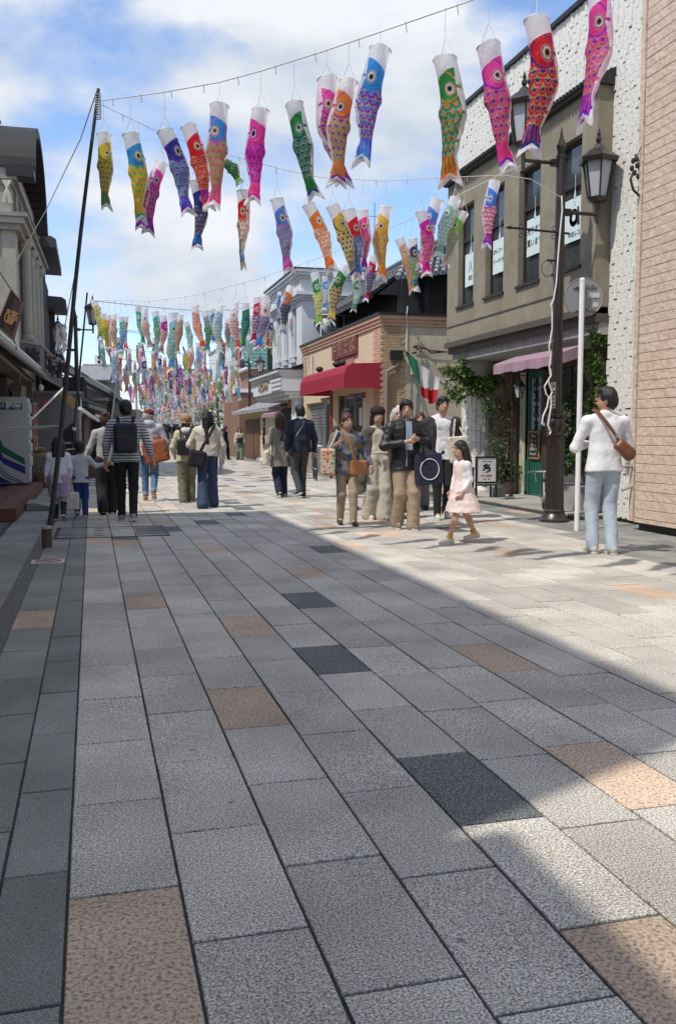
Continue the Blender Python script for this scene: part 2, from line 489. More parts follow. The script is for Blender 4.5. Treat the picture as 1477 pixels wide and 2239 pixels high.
me = bpy.data.meshes.new('paving_tiles_beyond'); me.from_pydata(vv, [], ff)
for k in ('grey', 'slate', 'dark', 'tan'): me.materials.append(M['tile_' + k])
me.polygons.foreach_set('material_index', mm)
at_ = me.attributes.new('tone', 'FLOAT', 'POINT'); at_.data.foreach_set('value', tone)
props(link('distant_paving_tiles', me, street), kind='stuff')

# slot drain along the left side: three steel bars in a dark groove
b = MB(); b.box(-0.65, -0.53, -3, 60, -0.01, -0.006)
for k in range(4): b.box(-0.642 + 0.028 * k, -0.628 + 0.028 * k, -3, 60, -0.008, -0.001)
b.build('drain_grating', plain('drain_iron', (0.12, 0.12, 0.105), 0.7, 0.4, scale=15), street)
b = MB()
for k in range(260):
    y = 1.5 + (k / 900) ** 1.3 * 16; x = -0.53 + random.uniform(-0.012, 0.03); r = random.uniform(.008, .02)
    b.add([(x - r, y - r, .001), (x + r, y - r * .5, .003), (x, y + r, .008)], [(0, 1, 2)])
b.build('moss', plain('moss_green', (0.045, 0.06, 0.02), 1, 0.4, scale=30), kind='stuff')

# tiled service cover in the paving
mh = thing('manhole_cover', 'steel framed inspection cover inlaid with paving strips behind the leaning pole', 'manhole cover', (0.2, 11.9, 0.0))
b = MB()
x0, x1, y0, y1 = -0.47, 0.92, 11.35, 12.65
for (a, c, d, e) in [(x0, x0 + .04, y0, y1), (x1 - .04, x1, y0, y1), (x0, x1, y0, y0 + .035), (x0, x1, y1 - .035, y1)]: b.box(a, c, d, e, -0.005, 0.006)
b.build('frame', M['black_steel'], mh)
for k in range(4):
    for (xa, xb, mk) in [(-.43, -.10, 'tile_slate'), (-.08, .2, 'tile_grey'), (.22, .5, 'tile_grey'), (.52, .88, 'tile_slate')]:
        b = MB(); ya = y0 + .045 + k * .305; b.cbox(xa + .01, xb - .01, ya + .02, ya + .285, -.004, .005, .002)
        b.build('inlaid_slab', M[mk], mh)
b = MB()
for k in range(5):
    for (xa, xb) in [(-.43, -.22), (.68, .88)]: b.box(xa, xb, y0 + .03 + k * .302, y0 + .05 + k * .302, 0.004, .009)
for k in range(4): b.lathe((.06, y0 + .19 + k * .305, .004), [(.05, 0), (.05, .003)], 12, sx=1.4, sy=.6)
b.build('lifting_slot', M['black_steel'], mh)

# red ring no-stopping mark on the left paving
p = atZ(105, 1228)
mk = thing('ground_marking', 'white rectangle with a red crossed ring stuck on the left paving', 'ground sign', (p.x, p.y, 0))
b = MB(); b.box(p.x - .155, p.x + .155, p.y - .13, p.y + .13, .0, .005); b.build('backing', plain('mark_white', (.62, .60, .57), .8, .15, scale=30), mk)
b = MB()
for k in range(32):
    a0, a1 = 2 * PI * k / 32, 2 * PI * (k + 1) / 32
    b.add([(p.x + r_ * 1.25 * math.cos(a), p.y + r_ * math.sin(a), .009) for a in (a0, a1) for r_ in (.075, .105)], [(0, 1, 3, 2)])
b.add([(p.x - .09, p.y + .05, .0095), (p.x - .075, p.y + .07, .0095), (p.x + .09, p.y - .05, .0095), (p.x + .075, p.y - .07, .0095)], [(0, 1, 2, 3)])
b.build('ring', plain('mark_red', (.42, .07, .06), .7, .2, scale=40), mk)

# entrance platform on the right
b = MB(); b.box(6.80, 9.6, 11.9, 18.4, -0.02, 0.05)
plat = b.build('entrance_platform', M['joint'], kind='structure')
for i in range(9):
    for j in range(5):
        b = MB(); xa, ya = 6.8 + j * .56, 11.9 + i * .72
        b.cbox(xa + .004, xa + .552, ya + .004, ya + .712, .05, .075, .003)
        b.build('platform_slab', M.setdefault('beige_stone', granite('beige_stone', (.42, .385, .33), (.26, .24, .2), (.56, .52, .45), 80)), plat)

# ================================================================== RIGHT: SIDING BUILDING (nearest)
def slab_mx(x, d, y0, y1, z0, z1, c=0.006):
    """slab whose face looks towards -x, standing d proud of plane x"""
    b = MB()
    vs_ = [(x, y0, z0), (x, y1, z0), (x, y1, z1), (x, y0, z1), (x - d + c, y0, z0), (x - d + c, y1, z0), (x - d + c, y1, z1), (x - d + c, y0, z1),
           (x - d, y0 + c, z0 + c), (x - d, y1 - c, z0 + c), (x - d, y1 - c, z1 - c), (x - d, y0 + c, z1 - c)]
    f = [(8, 11, 10, 9)]
    for a in range(4):
        e = (a + 1) % 4
        f.append((a, 4 + a, 4 + e, e)); f.append((4 + a, 8 + a, 8 + e, 4 + e))
    return b.add(vs_, f)
def add_slab(b, *a, **k):
    s = slab_mx(*a, **k); b.add(s.v, s.f); return b
sb = thing('siding_building', 'tan building clad in stone-look siding blocks behind the man in white', 'building', (10.3, 6, 0))
M['siding'] = mat('tan_siding', (0.53, 0.40, 0.30), 0.8, 0, 9, col2=(0.67, 0.53, 0.42), bump=0.9, bscale=16, det=3)
M['siding_core'] = mat('siding_joint', (0.40, 0.29, 0.215), 0.9, 0.1)
b = MB(); b.box(6.845, 14, 1.2, 10.50, 0.14, 8.9); b.build('wall', M['siding_core'], sb)
b = MB(); b.box(6.90, 13.9, 1.25, 10.45, -0.02, 0.14); b.build('base', M['black_steel'], sb)
b = MB(); b.box(6.815, 6.92, 10.47, 10.56, 0.12, 8.95); b.box(6.822, 6.86, 1.15, 10.46, 0.11, 0.16); b.box(6.83, 14, 10.49, 10.56, .14, 8.9)
b.build('corner_trim', M['siding'], sb)
b = MB(); b.box(6.7, 14.1, 1.1, 10.6, 8.9, 9.1); b.build('roof', M['concrete'], sb)
rs = random.Random(3)
big = MB(); cnt = 0
row = 0; z = 0.165
while z < 8.85:
    h = 0.118; y = 10.455; off = rs.choice([0, .12, .22]); first = True
    # ashlar rhythm: courses break at uneven lengths
    while y > 1.3:
        L_ = rs.choice([.22, .34, .34, .46]) if not first else .18 + off
        first = False
        y2 = max(y - L_, 1.25)
        dd = .014 + rs.uniform(-.002, .004)
        if y2 < 10.47 and y > 9.3 and z < 6.9 and cnt < 290:
            s = slab_mx(6.845, dd, y2 + .001, y - .001, z + .003, z + h - .003, .0035); s.build('siding_block', M['siding'], sb); cnt += 1
        else:
            add_slab(big, 6.845, dd, y2 + .002, y - .002, z + .003, z + h - .003, c=.004)
        y = y2
    z += h; row += 1
props(big.build('siding_blocks_beyond', M['siding'], sb), kind='stuff')
print('ground', round(time.time() - T0, 1))

# ================================================================== RIGHT: WHITE TILED BUILDING WITH THE OLIVE BAY
rb = thing('record_shop_building', 'white slab-clad shop with an olive upper bay of tall dark windows', 'building', (9.5, 14.5, 0))
M['white_slab'] = mat('white_cladding_slab', (0.74, 0.72, 0.65), 0.6, 0.10, 14, bump=0.5, bscale=25)
M['olive'] = mat('olive_render', (0.265, 0.232, 0.165), 0.9, 0.22, 2.2, bump=0.5, bscale=120)
M['olive_dark'] = mat('dark_olive_trim', (0.085, 0.07, 0.055), 0.8, 0.15, 6)
M['frame_brown'] = mat('dark_window_frame', (0.03, 0.026, 0.024), 0.5, 0.2, 9)
XT, XB = 7.30, 7.05
yE, yN, yF = 11.95, 10.62, 17.62     # bay end, pier near end, far end
b = MB()
b.box(XT + .03, 13.9, yE, yF, 6.34, 7.72)                 # upper wall core behind the slabs
b.box(XT + .03, 8.30, yN, yE, 0.0, 7.72)                  # pier core
b.box(8.30, 13.9, yN, yF, 0.0, 6.34)
b.box(8.30, 13.9, yN, yE, 6.34, 7.72)
b.box(7.4, 8.30, yE, yF, 3.1, 3.7)
b.build('wall', M['joint'], rb)
b = MB(); b.box(XT - .07, 14, yN - .05, yF + .02, 7.72, 7.79); b.build('coping', M['black_steel'], rb)
# cladding slabs
rs = random.Random(11); cnt = 0; big = MB()
def clad(ya, yb, za, zb, parts):
    global cnt
    y = yb; ci = 0
    while y > ya + .03:
        w = .070; y2 = y - w; z = za - (0 if ci % 2 else .105) - .01; ci += 1
        while z < zb:
            h = .21; z0, z1 = max(z, za), min(z + h, zb)
            if z1 - z0 > .03:
                d = rs.choice([.040, .041, .042, .043, .044, .046, .048, .058])
                lo = .022 if rs.random() < .16 else .002
                a = (XT + .03, d, y2 + .0015, y - .0015, z0 + min(lo, (z1 - z0) * .3), z1 - .0015)
                if parts and cnt < 295:
                    slab_mx(*a, c=.003).build('cladding_slab', M['white_slab'], rb); cnt += 1
                else: add_slab(big, *a, c=.003)
            z += h
        y = y2
clad(yN, yE, 1.6, 6.0, True)
clad(yN, yE, 6.0, 7.72, False); clad(yN, yE, 0.05, 1.6, False)
clad(yE, yF, 6.46, 7.72, False)
props(big.build('cladding_slabs_beyond', M['white_slab'], rb), kind='stuff')
b = MB()
for k in range(60):   # slabs on the near return of the pier
    x0 = 7.31 + (k % 3) * .11; z0 = .1 + (k // 3) * .37
    b.box(x0, x0 + .1, yN - rs.choice([.02, .03, .07]), yN - .0, z0, z0 + .36)
props(b.build('return_slabs', M['white_slab'], rb), kind='stuff')
# bay: shell with real openings
wins = [(16.31, 17.06), (15.00, 15.76), (13.66, 14.43), (12.38, 13.14)]
zs0, zs1, zt = 3.10, 3.76, 5.66
b = MB()
b.box(XB, 8.29, yE, yF, zs0, zs1); b.box(XB, 8.29, yE, yF, zt, 6.20)
ys = [yE] + [q for w in reversed(wins) for q in w] + [yF]
for i in range(0, len(ys), 2):
    b.box(XB + .001, XB + .26, ys[i], ys[i + 1], zs1, zt)
b.box(XB + .26, 8.29, yE, yE + .12, zs1, zt); b.box(XB + .26, 8.29, yF - .12, yF, zs1, zt)
b.build('bay_wall', M['olive'], rb)
b = MB(); b.box(XB - .05, XB + .02, yE - .03, yF + .02, zs0 - .10, zs0 + .0); b.box(XB + .03, XB + .3, yE - .02, yF, zs0 - .22, zs0 - .10)
b.box(XB - .012, XB, yE, yF, zs0 + .30, zs0 + .325)
b.build('bay_moulding', M['olive_dark'], rb)
b = MB(); b.prism([(XB - .10, 6.20), (XB - .12, 6.28), (XT + .02, 6.46), (XT + .02, 6.20)], 'y', yE - .06, yF)
b.build('bay_eave', M['black_steel'], rb)
b = MB()
for k in range(58): b.box(XB - .155, XB - .09, yE - .05 + k * .098, yE - .0 + k * .098, 6.24, 6.30)
props(b.build('eave_studs', M['black_steel'], rb), kind='stuff')
for i, (a, c) in enumerate(wins):
    wf = MB(); t_ = .05; xf = XB + .10
    wf.box(xf, xf + .06, a, a + t_, zs1, zt); wf.box(xf, xf + .06, c - t_, c, zs1, zt)
    wf.box(xf, xf + .06, a + t_, c - t_, zs1, zs1 + .07); wf.box(xf, xf + .06, a + t_, c - t_, zt - t_, zt)
    wf.box(xf - .01, xf + .07, a + t_, c - t_, 4.98, 5.06)
    wf.box(XB - .04, xf, a - .04, c + .04, zs1 - .045, zs1 - .0)
    w_ = wf.build('window', M['frame_brown'], rb)
    b = MB(); b.box(xf + .03, xf + .036, a + t_, c - t_, zs1 + .07, zt - t_); b.build('pane', M['glass'], w_)
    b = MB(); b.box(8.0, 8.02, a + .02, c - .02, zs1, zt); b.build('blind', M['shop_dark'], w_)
    b = MB()
    for k in range(5): b.box(xf + .055, xf + .060, a + t_, c - t_, 4.75 - k * .05 - .02 * i, 4.77 - k * .05 - .02 * i)
    props(b.build('blind_slats', plain('blind_grey', (.16, .16, .15), .7), w_), kind='stuff')
# posters hung in the windows
signs = [('poster', 'white poster with a round black record logo in the fourth bay window', 12.42, 13.0, 4.18, 4.82, [('a', .34, .05), ('中古レコ', .09, -.22), ('::', .1, .24)]),
         ('poster', 'white poster reading 売ります 買います in the third bay window', 13.72, 14.28, 4.22, 4.82, [('売ります', .135, .10), ('買います', .135, -.10)]),
         ('poster', 'white poster reading LPレコード ドーナツ盤 in the second bay window', 15.08, 15.62, 4.15, 4.75, [('LPレコード', .10, .09), ('ドーナツ盤', .10, -.09)]),
         ('poster', 'white poster with a moustache-like black logo in the farthest bay window', 16.38, 16.9, 4.12, 4.74, [('∴∴', .12, .14), ('八', .2, .02), ('∞', .22, -.16)])]
M['paper'] = plain('white_paper', (.62, .72, .70), .7, .04)
M['ink'] = plain('black_ink', (.015, .015, .018), .7, .1)
xs = XB + .085
for (nm, lab, ya, yb, za, zb, lines) in signs:
    t = thing(nm, lab, 'poster', (xs, (ya + yb) / 2, za), 0, 'posters hung in the bay windows')
    b = MB(); b.box(xs, xs + .008, ya, yb, za, zb); b.build('sheet', M['paper'], t)
    b = MB(); b.tube([(xs + .004, (ya + yb) / 2, zb), (xs + .004, (ya + yb) / 2, zb + .35)], .004, 5); b.lathe((xs + .004, (ya + yb) / 2, zb), [(.022, 0), (.006, .12)], 8)
    b.build('hanger', M['paper'], t)
    for (s, sz, dz) in lines:
        if s == 'a':
            b = MB()
            for k in range(28):
                a0, a1 = 2 * PI * k / 28, 2 * PI * (k + 1) / 28
                b.add([(xs - .003, (ya + yb) / 2 + .02 + r_ * math.cos(a), (za + zb) / 2 + .03 + r_ * math.sin(a)) for a in (a0, a1) for r_ in (.055, .13)], [(0, 1, 3, 2), (0, 2, 3, 1)])
            yc_ = (ya + yb) / 2 - .11
            b.add([(xs - .0035, yc_ + .03, (za + zb) / 2 - .1), (xs - .0035, yc_ - .05, (za + zb) / 2 - .1), (xs - .0035, yc_ - .02, (za + zb) / 2 + .17), (xs - .0035, yc_ + .03, (za + zb) / 2 + .17)], [(0, 1, 2, 3)])
            b.build('logo', M['ink'], t)
        else:
            put_text(s, sz, 'lettering', M['ink'], t, (xs - .004, (ya + yb) / 2, (za + zb) / 2 + dz), '-x', .001)
# fluted fascia below the bay
b = MB(); b.box(XT - .12, 8.29, yE, yF, 2.70, 2.99); fl = b.build('fascia', M['concrete'], rb)
b = MB()
for k in range(80): b.box(XT - .15, XT - .12, yE + .005 + k * .07, yE + .055 + k * .07, 2.72, 2.99)
props(b.build('fascia_flutes', M['concrete'], rb), kind='stuff')
# shop front set back at x = 8.25
XD = 8.22
def yD(u): return atX(u, 1000, XD).y
b = MB(); b.box(XD, 8.31, yD(1200), yD(1335), 0, .55); b.build('window_plinth', M['concrete'], rb)
b = MB()
b.box(XD - .06, XD + .06, yD(1199), yD(1189), .07, 2.70); b.box(XD - .06, XD + .06, yD(1143), yD(1133), .07, 2.70)
b.box(XD - .06, XD + .06, yE, yD(1143), 2.45, 2.70)
b.build('door_post', M['timber'], rb)
b = MB(); b.box(XD - .09, XD - .061, yD(1153), yD(1143), .07, 2.45); b.box(XD - .12, XD - .091, yD(1150), yD(1146), .07, 2.45)
b.build('cream_jamb', plain('cream_paint', (.55, .53, .38), .6, .1), rb)
M['door_green'] = plain('green_paint', (.018, .115, .085), .45, .2, scale=4)
b = MB(); ya, yb = yD(1188), yD(1154)
b.box(XD - .03, XD + .03, ya, ya + .1, .07, 2.45); b.box(XD - .03, XD + .03, yb - .1, yb, .07, 2.45); b.box(XD - .03, XD + .03, ya + .1, yb - .1, .07, .9)
b.box(XD - .03, XD + .03, ya + .1, yb - .1, 2.33, 2.45)
for k in range(6): b.box(XD - .045, XD - .03, ya + .12 + k * .1, ya + .18 + k * .1, .15, .75)
dr = b.build('door', M['door_green'], rb)
b = MB(); b.box(XD, XD + .01, ya + .1, yb - .1, .9, 2.33); b.build('pane', plain('pale_glass', (.35, .38, .4), .2, .3, scale=3), dr)
b = MB(); yc_ = (ya + yb) / 2
for k in range(5):
    z = 1.0 + k * .29
    for s in (-1, 1):
        b.tube([(XD - .012, yc_ + s * (.02 + .10 * math.sin(t_ * 1.2)) * (1 - t_ * .06), z + .028 * t_) for t_ in range(9)], .011, 5)
b.tube([(XD - .012, yc_, .92), (XD - .012, yc_, 2.3)], .012, 5)
b.build('iron_scrollwork', M['black_steel'], dr)
cb = thing('chalkboard', 'small chalk menu board hung on the green door', 'chalkboard', (XD - .06, yc_, .95))
b = MB(); b.box(XD - .075, XD - .05, ya + .06, yb - .12, .78, 1.32); b.build('frame', plain('orange_wood', (.35, .16, .06), .6, .2), cb)
b = MB(); b.box(XD - .079, XD - .075, ya + .10, yb - .16, .82, 1.28); b.build('board', plain('slate_board', (.02, .022, .022), .7, .2), cb)
M['chalk'] = plain('chalk', (.55, .55, .52), .9, .2)
for k, s in enumerate(['Menu', '2.5  ----', '2.8  ---', '営業中 ♪', 'Records']):
    put_text(s, .075, 'lettering', M['chalk'], cb, (XD - .081, (ya + yb) / 2 - .03, 1.22 - k * .085), '-x', .001)
b = MB(); b.box(8.26, 8.295, yE, yD(1199), .55, 2.45); b.build('shop_window', M['glass'], rb)
b = MB()
for u in (1199, 1240, 1290): b.box(8.235, 8.27, yD(u) - .03, yD(u) + .03, .55, 2.45)
b.box(8.235, 8.27, yE, yD(1199), 1.48, 1.53); b.build('mullion', M['timber'], rb)
for (u0, v0, u1, v1, c, lab) in [(1207, 902, 1245, 955, (.55, .22, .2), 'pink illustrated poster inside the café window'), (1209, 980, 1240, 1020, (.35, .55, .62), 'pale blue poster low inside the café window'), (1256, 905, 1290, 960, (.5, .35, .3), 'faded record sleeve in the café window beside the ivy')]:
    a = atX(u0, v0, 8.22); c_ = atX(u1, v1, 8.22)
    b = MB(); b.box(8.222, 8.232, c_.y, a.y, c_.z, a.z)
    props(b.build('window_poster', mat('poster_%d' % u0, c, .5, 0, 9, col2=(.75, .7, .68), det=2)), lab, 'poster')
M['stone_block'] = mat('old_stone', (.22, .2, .17), .9, .25, 9, bump=.6, bscale=30)
b = MB(); b.box(XD, 8.31, yD(1133), 19.0, .0, 1.2); b.build('lower_wall', M['stone_block'], rb)
b = MB(); b.box(XD + .02, 8.31, yD(1133), 19.0, 1.2, 3.1); wl = b.build('upper_panel_wall', M['timber_mid'], rb)
for k in range(20):
    y0 = yD(1133) + .01 + k * .115
    if y0 > 18.9: break
    b = MB(); b.box(XD - .005, XD + .02, y0, y0 + .1, 1.22, 2.7); b.build('board', M['timber_mid'], wl)
for k in range(21):
    y0 = yD(1133) + .02 + (k % 5) * .42 + ((k // 5) % 2) * .15; z0 = .04 + (k // 5) * .27
    b = MB(); b.cbox(0, 0, 0, 0, 0, 0) if False else add_slab(b, XD, .03, y0, y0 + .4, z0, z0 + .255, c=.01); b.build('stone', M['stone_block'], wl)
# slab-clad rounded column at the far corner
cc = (7.62, 17.35)
b = MB(); b.lathe((cc[0], cc[1], 0), [(.24, 0), (.24, 2.72)], 20); cw = b.build('column', M['joint'], rb)
for k in range(20):
    a = 2 * PI * k / 20; z = rs.choice([.35, .45, .3])
    while z < 2.25:
        h = rs.choice([.2, .24, .3]); d = .255 + rs.choice([0, .01, .02, .035])
        if math.cos(a - (-PI * .65)) > -.45:
            b = MB(); b.obox((cc[0] + d * math.cos(a), cc[1] + d * math.sin(a), z + h / 2), .05, .078, h - .006, Euler((0, 0, a)))
            b.build('column_slab', M['white_slab'], cw)
        z += h
b = MB(); b.lathe((cc[0], cc[1], 0), [(.34, .05), (.34, .12), (.28, .2), (.28, .3), (.31, .34), (.25, .36)], 24); b.build('column_base', M['white_slab'], cw)
b = MB(); b.lathe((cc[0], cc[1], 0), [(.25, 2.2), (.36, 2.28), (.36, 2.7)], 24); b.build('column_capital', M['white_slab'], cw)
b = MB(); b.box(6.98, 7.3, 17.45, 17.75, 0, .02); 
# mauve awning
M['mauve'] = mat('mauve_canvas', (.42, .27, .33), .85, .12, 12, stretch=(1, 4, 1), bump=.2, trans=.2)
aw = thing('mauve_awning', 'faded mauve canvas awning over the café entrance', 'awning', (7.1, 13.3, 2.3))
b = MB(); n = 30
for i in range(n):
    ya, yb = 12.42 + 2.30 * i / n, 12.42 + 2.30 * (i + 1) / n
    wob = lambda y: .012 * math.sin(y * 9) + .006 * math.sin(y * 23)
    pr_ = [(7.17, 2.60), (6.80, 2.47), (6.76, 2.44), (6.755, 2.29)]
    for j in range(3):
        a, c = pr_[j], pr_[j + 1]
        b.add([(a[0], ya, a[1]), (a[0], yb, a[1]), (c[0] + (wob(yb) if j == 2 else 0), yb, c[1] + wob(yb) * (j == 2)), (c[0] + (wob(ya) if j == 2 else 0), ya, c[1] + wob(ya) * (j == 2))], [(0, 1, 2, 3)])
for y in (12.42, 14.72): b.add([(7.17, y, 2.60), (6.80, y, 2.47), (6.755, y, 2.29), (7.17, y, 2.42)], [(0, 1, 2, 3)])
b.build('canvas', M['mauve'], aw)
b = MB(); b.tube([(6.8, 12.44, 2.44), (6.8, 14.7, 2.44)], .012, 6)
for y in (12.5, 13.4, 14.6): b.tube([(6.8, y, 2.44), (7.17, y, 2.3), (7.25, y, 1.95)], .012, 6)
b.build('frame', M['black_steel'], aw)
p = atZ(1116, 1085, .075)
M['rust_post'] = plain('dark_red_post', (.045, .016, .013), .55, .3)
t = thing('canopy_post', 'slim dark red iron post on the platform beside the café door', 'post', p)
b = MB(); b.tube([p, p + Vector((0, 0, 2.65))], .02, 8); b.lathe(p, [(.06, 0), (.06, .012), (.03, .03), (.026, .18), (.02, .2)], 10); b.build('shaft', M['rust_post'], t)
b = MB(); b.tube([p + Vector((0, 0, 1.75)), p + Vector((-.35, .1, 2.45))], .012, 6); b.lathe(p, [(.03, 1.7), (.034, 1.74), (.03, 1.78)], 8); b.build('brace', M['rust_post'], t)
# hanging lantern
def wall_lantern(name, label, c, s=1.0):
    t = thing(name, label, 'lantern', c)
    b = MB(); b.lathe(c, [(.02 * s, .0), (.045 * s, .01), (.055 * s, .02)], 6)
    for k in range(6):
        a = 2 * PI * k / 6; b.tube([(c[0] + .055 * s * math.cos(a), c[1] + .055 * s * math.sin(a), c[2] + .02), (c[0] + .10 * s * math.cos(a), c[1] + .10 * s * math.sin(a), c[2] + .2 * s)], .006, 4)
    b.lathe(c, [(.12 * s, .2 * s), (.07 * s, .27 * s), (.03 * s, .32 * s), (.012, .36 * s), (.012, .6)], 6)
    b.tube([(c[0], c[1], c[2] + .42), (c[0] + .3, c[1], c[2] + .42), (c[0] + .3, c[1], c[2] + .1)], .01, 5)
    b.build('frame', M['black_steel'], t)
    b = MB(); b.lathe(c, [(.05 * s, .025), (.094 * s, .198 * s)], 6); b.build('pane', M['pane'], t)
p = atY(1134, 872, 15.4); wall_lantern('wall_lantern', 'small iron lantern with pale panes beside the green door', p, 1.1)

# ================================================================== climbing plants
def leaves(b, c, r, n, size, flat=1.0, droop=0.4):
    for _ in range(n):
        d = Vector((random.gauss(0, 1), random.gauss(0, 1), random.gauss(0, 1))).normalized() * (random.random() ** .4)
        p = Vector(c) + Vector((d.x * r[0], d.y * r[1], d.z * r[2]))
        s = size * random.uniform(.6, 1.3)
        e = Euler((random.uniform(-.9, .9), random.uniform(-.9, .9), random.uniform(0, 2 * PI))).to_matrix()
        q = [p + e @ Vector(w) * s for w in ((0, 0, 0), (.35, .5, .07), (0, 1.15, -.1), (-.35, .5, .07))]
        b.add(q, [(0, 1, 2, 3)])
def vine(name, label, cat, blobs, stems, mt='leaf', size=.07):
    base = stems[0][0]
    t = thing(name, label, cat, base)
    b = MB()
    for st in stems: b.tube(st, [.018 * (1 - .6 * i / len(st)) + .004 for i in range(len(st))], 5)
    b.build('stem', M['bark'], t)
    b = MB()
    for (c, r, n) in blobs: leaves(b, c, r, int(n * 1.7), size)
    props(b.build('foliage', M[mt], t), kind='stuff')
A = lambda u, v, Y: atY(u, v, Y)
vine('climbing_vine', 'bright green creeper crowning the white slab-clad column', 'climbing plant',
     [(A(1010, 820, 17.0), (.25, .2, .2), 260), (A(1045, 845, 17.0), (.3, .2, .22), 380), (A(1080, 835, 16.7), (.25, .2, .16), 200), (A(985, 810, 16.9), (.2, .1, .12), 60), (A(1010, 790, 16.9), (.12, .1, .08), 30), (A(1000, 865, 16.9), (.2, .15, .2), 130), (A(978, 850, 16.9), (.06, .06, .3), 40)],
     [[(7.95, 17.3, 0.08), (7.9, 17.1, .8), (7.8, 17.05, 1.6), A(1050, 850, 17)], [A(1050, 850, 17), A(1010, 830, 17), A(975, 800, 16.9)]], 'leaf', .075)
vine('climbing_vine', 'dark straggling creeper between the column and the café door', 'climbing plant',
     [(A(1078, 890, 16.6), (.24, .2, .28), 200), (A(1085, 970, 16.6), (.18, .2, .4), 110), (A(1108, 930, 16.4), (.16, .15, .35), 90), (A(1095, 1040, 16.5), (.24, .2, .18), 110), (A(1120, 890, 16.4), (.12, .1, .1), 50)],
     [[(8.05, 16.6, .3), (8.0, 16.6, 1.2), A(1085, 880, 16.6)], [(8.05, 16.6, .3), A(1110, 990, 16.5), A(1120, 900, 16.4)]], 'leaf_dark', .06)
vine('climbing_vine', 'ivy hanging down the café side of the white pier', 'climbing plant',
     [(A(1305, 740, 12.1), (.17, .15, .17), 260), (A(1300, 800, 12.1), (.13, .15, .25), 300), (A(1298, 880, 12.1), (.14, .15, .25), 260), (A(1312, 860, 12.0), (.08, .1, .3), 120), (A(1295, 940, 12.1), (.12, .15, .25), 150)],
     [[(7.45, 12.1, .3), (7.4, 12.1, 1.5), (7.4, 12.1, 3.0)]], 'leaf', .05)
def pot_plant(label, base, pr, ph, blobs, mt='leaf_dark', size=.06, potc='concrete', group=None, box=None):
    t = thing('potted_plant', label, 'potted plant', base, 0, group)
    b = MB()
    if box: b.box(base[0] - box[0], base[0] + box[0], base[1] - box[1], base[1] + box[1], base[2], base[2] + ph)
    else: b.lathe(base, [(pr * .7, 0), (pr * .95, ph * .9), (pr, ph * .92), (pr, ph), (pr * .85, ph), (pr * .8, ph * .9)], 14)
    b.build('pot', M[potc], t)
    b = MB()
    for (c, r, n) in blobs:
        b.tube([Vector(base) + Vector((0, 0, ph * .8)), Vector(c)], .009, 5)
    b.build('stem', M['bark'], t)
    b = MB()
    for (c, r, n) in blobs: leaves(b, c, r, int(n * 1.7), size)
    props(b.build('foliage', M[mt], t), kind='stuff')
pot_plant('bushy plant in a grey planter trough below the creeper', (8.0, 16.75, .075), .3, .45, [(A(1110, 1030, 16.4), (.3, .2, .25), 260), (A(1095, 1000, 16.4), (.2, .2, .3), 140)], 'leaf_dark', .06, box=(.3, .25))
pot_plant('tall leafy shrub in a long grey planter behind the lamp post', (7.55, 12.9, .03), .4, .42, [(A(1225, 1000, 12.9), (.2, .3, .3), 420), (A(1235, 920, 12.9), (.2, .25, .35), 330), (A(1215, 860, 12.9), (.1, .1, .25), 60), (A(1260, 960, 12.9), (.2, .2, .45), 330), (A(1250, 870, 12.9), (.15, .1, .2), 80)], 'leaf_dark', .06, box=(.38, .5))
print('record shop', round(time.time() - T0, 1))

# ================================================================== RIGHT: BRICK-EDGED SHOP WITH THE RED AWNING
bs = thing('brick_shop_building', 'low cream shop with brick corners and a long red awning', 'building', (9.5, 27, 0))
M['cream'] = mat('cream_render', (.62, .50, .35), .85, .06, 3, bump=.15, bscale=60)
M['beige'] = mat('beige_stucco', (.52, .455, .34), .9, .12, 2.5, bump=.9, bscale=45)
M['brick_y'] = mat('ochre_brick', (.42, .29, .17), .8, .25, 3.3, bump=.3)
M['brick_p'] = mat('pinkish_brick', (.54, .34, .23), .8, .12, 3.3, bump=.3)
XS, YS, YE_, HS = 7.20, 22.4, 31.4, 4.32
b = MB(); b.box(XS + .02, 14, YS + .02, YE_, 2.42, 4.1); b.box(XS + .02, XS + .5, YS + .02, YS + 1.5, 0, 2.42); b.box(XS + .5, 14, YS + .02, YS + .3, 0, 2.42)
b.box(XS + .02, XS + .5, YE_ - .4, YE_, 0, 2.42); b.box(XS + 1.2, 14, YS + .3, YE_, 0, 2.42); b.box(XS + .02, XS + .4, 29.0, YE_ - .4, 2.3, 2.42)
b.build('wall', M['cream'], bs)
b = MB(); b.box(XS + .62, 14, YS - .0, YS + .019, 0, 4.02); b.build('side_wall', M['beige'], bs)
b = MB()
for k, (o_, z0, z1) in enumerate([(.03, 4.02, 4.10), (.06, 4.10, 4.19), (.10, 4.19, 4.28)]):
    b.box(XS - o_, 14, YS - o_, YE_ + .03, z0, z1)
b.build('cornice', M['brick_p'], bs)
b = MB(); b.box(XS - .13, 14, YS - .13, YE_ + .05, 4.28, 4.34); b.build('roof_edge', M['black_steel'], bs)
bmY = bmP = None
b = MB(); b.box(-.11, .11, -.018, 0, 0, .068); bmY = b.mesh('brick', M['brick_y'])
b = MB(); b.box(-.018, 0, -.11, .11, 0, .068); bmP = b.mesh('brick', M['brick_p'])
nb = 0; far = MB()
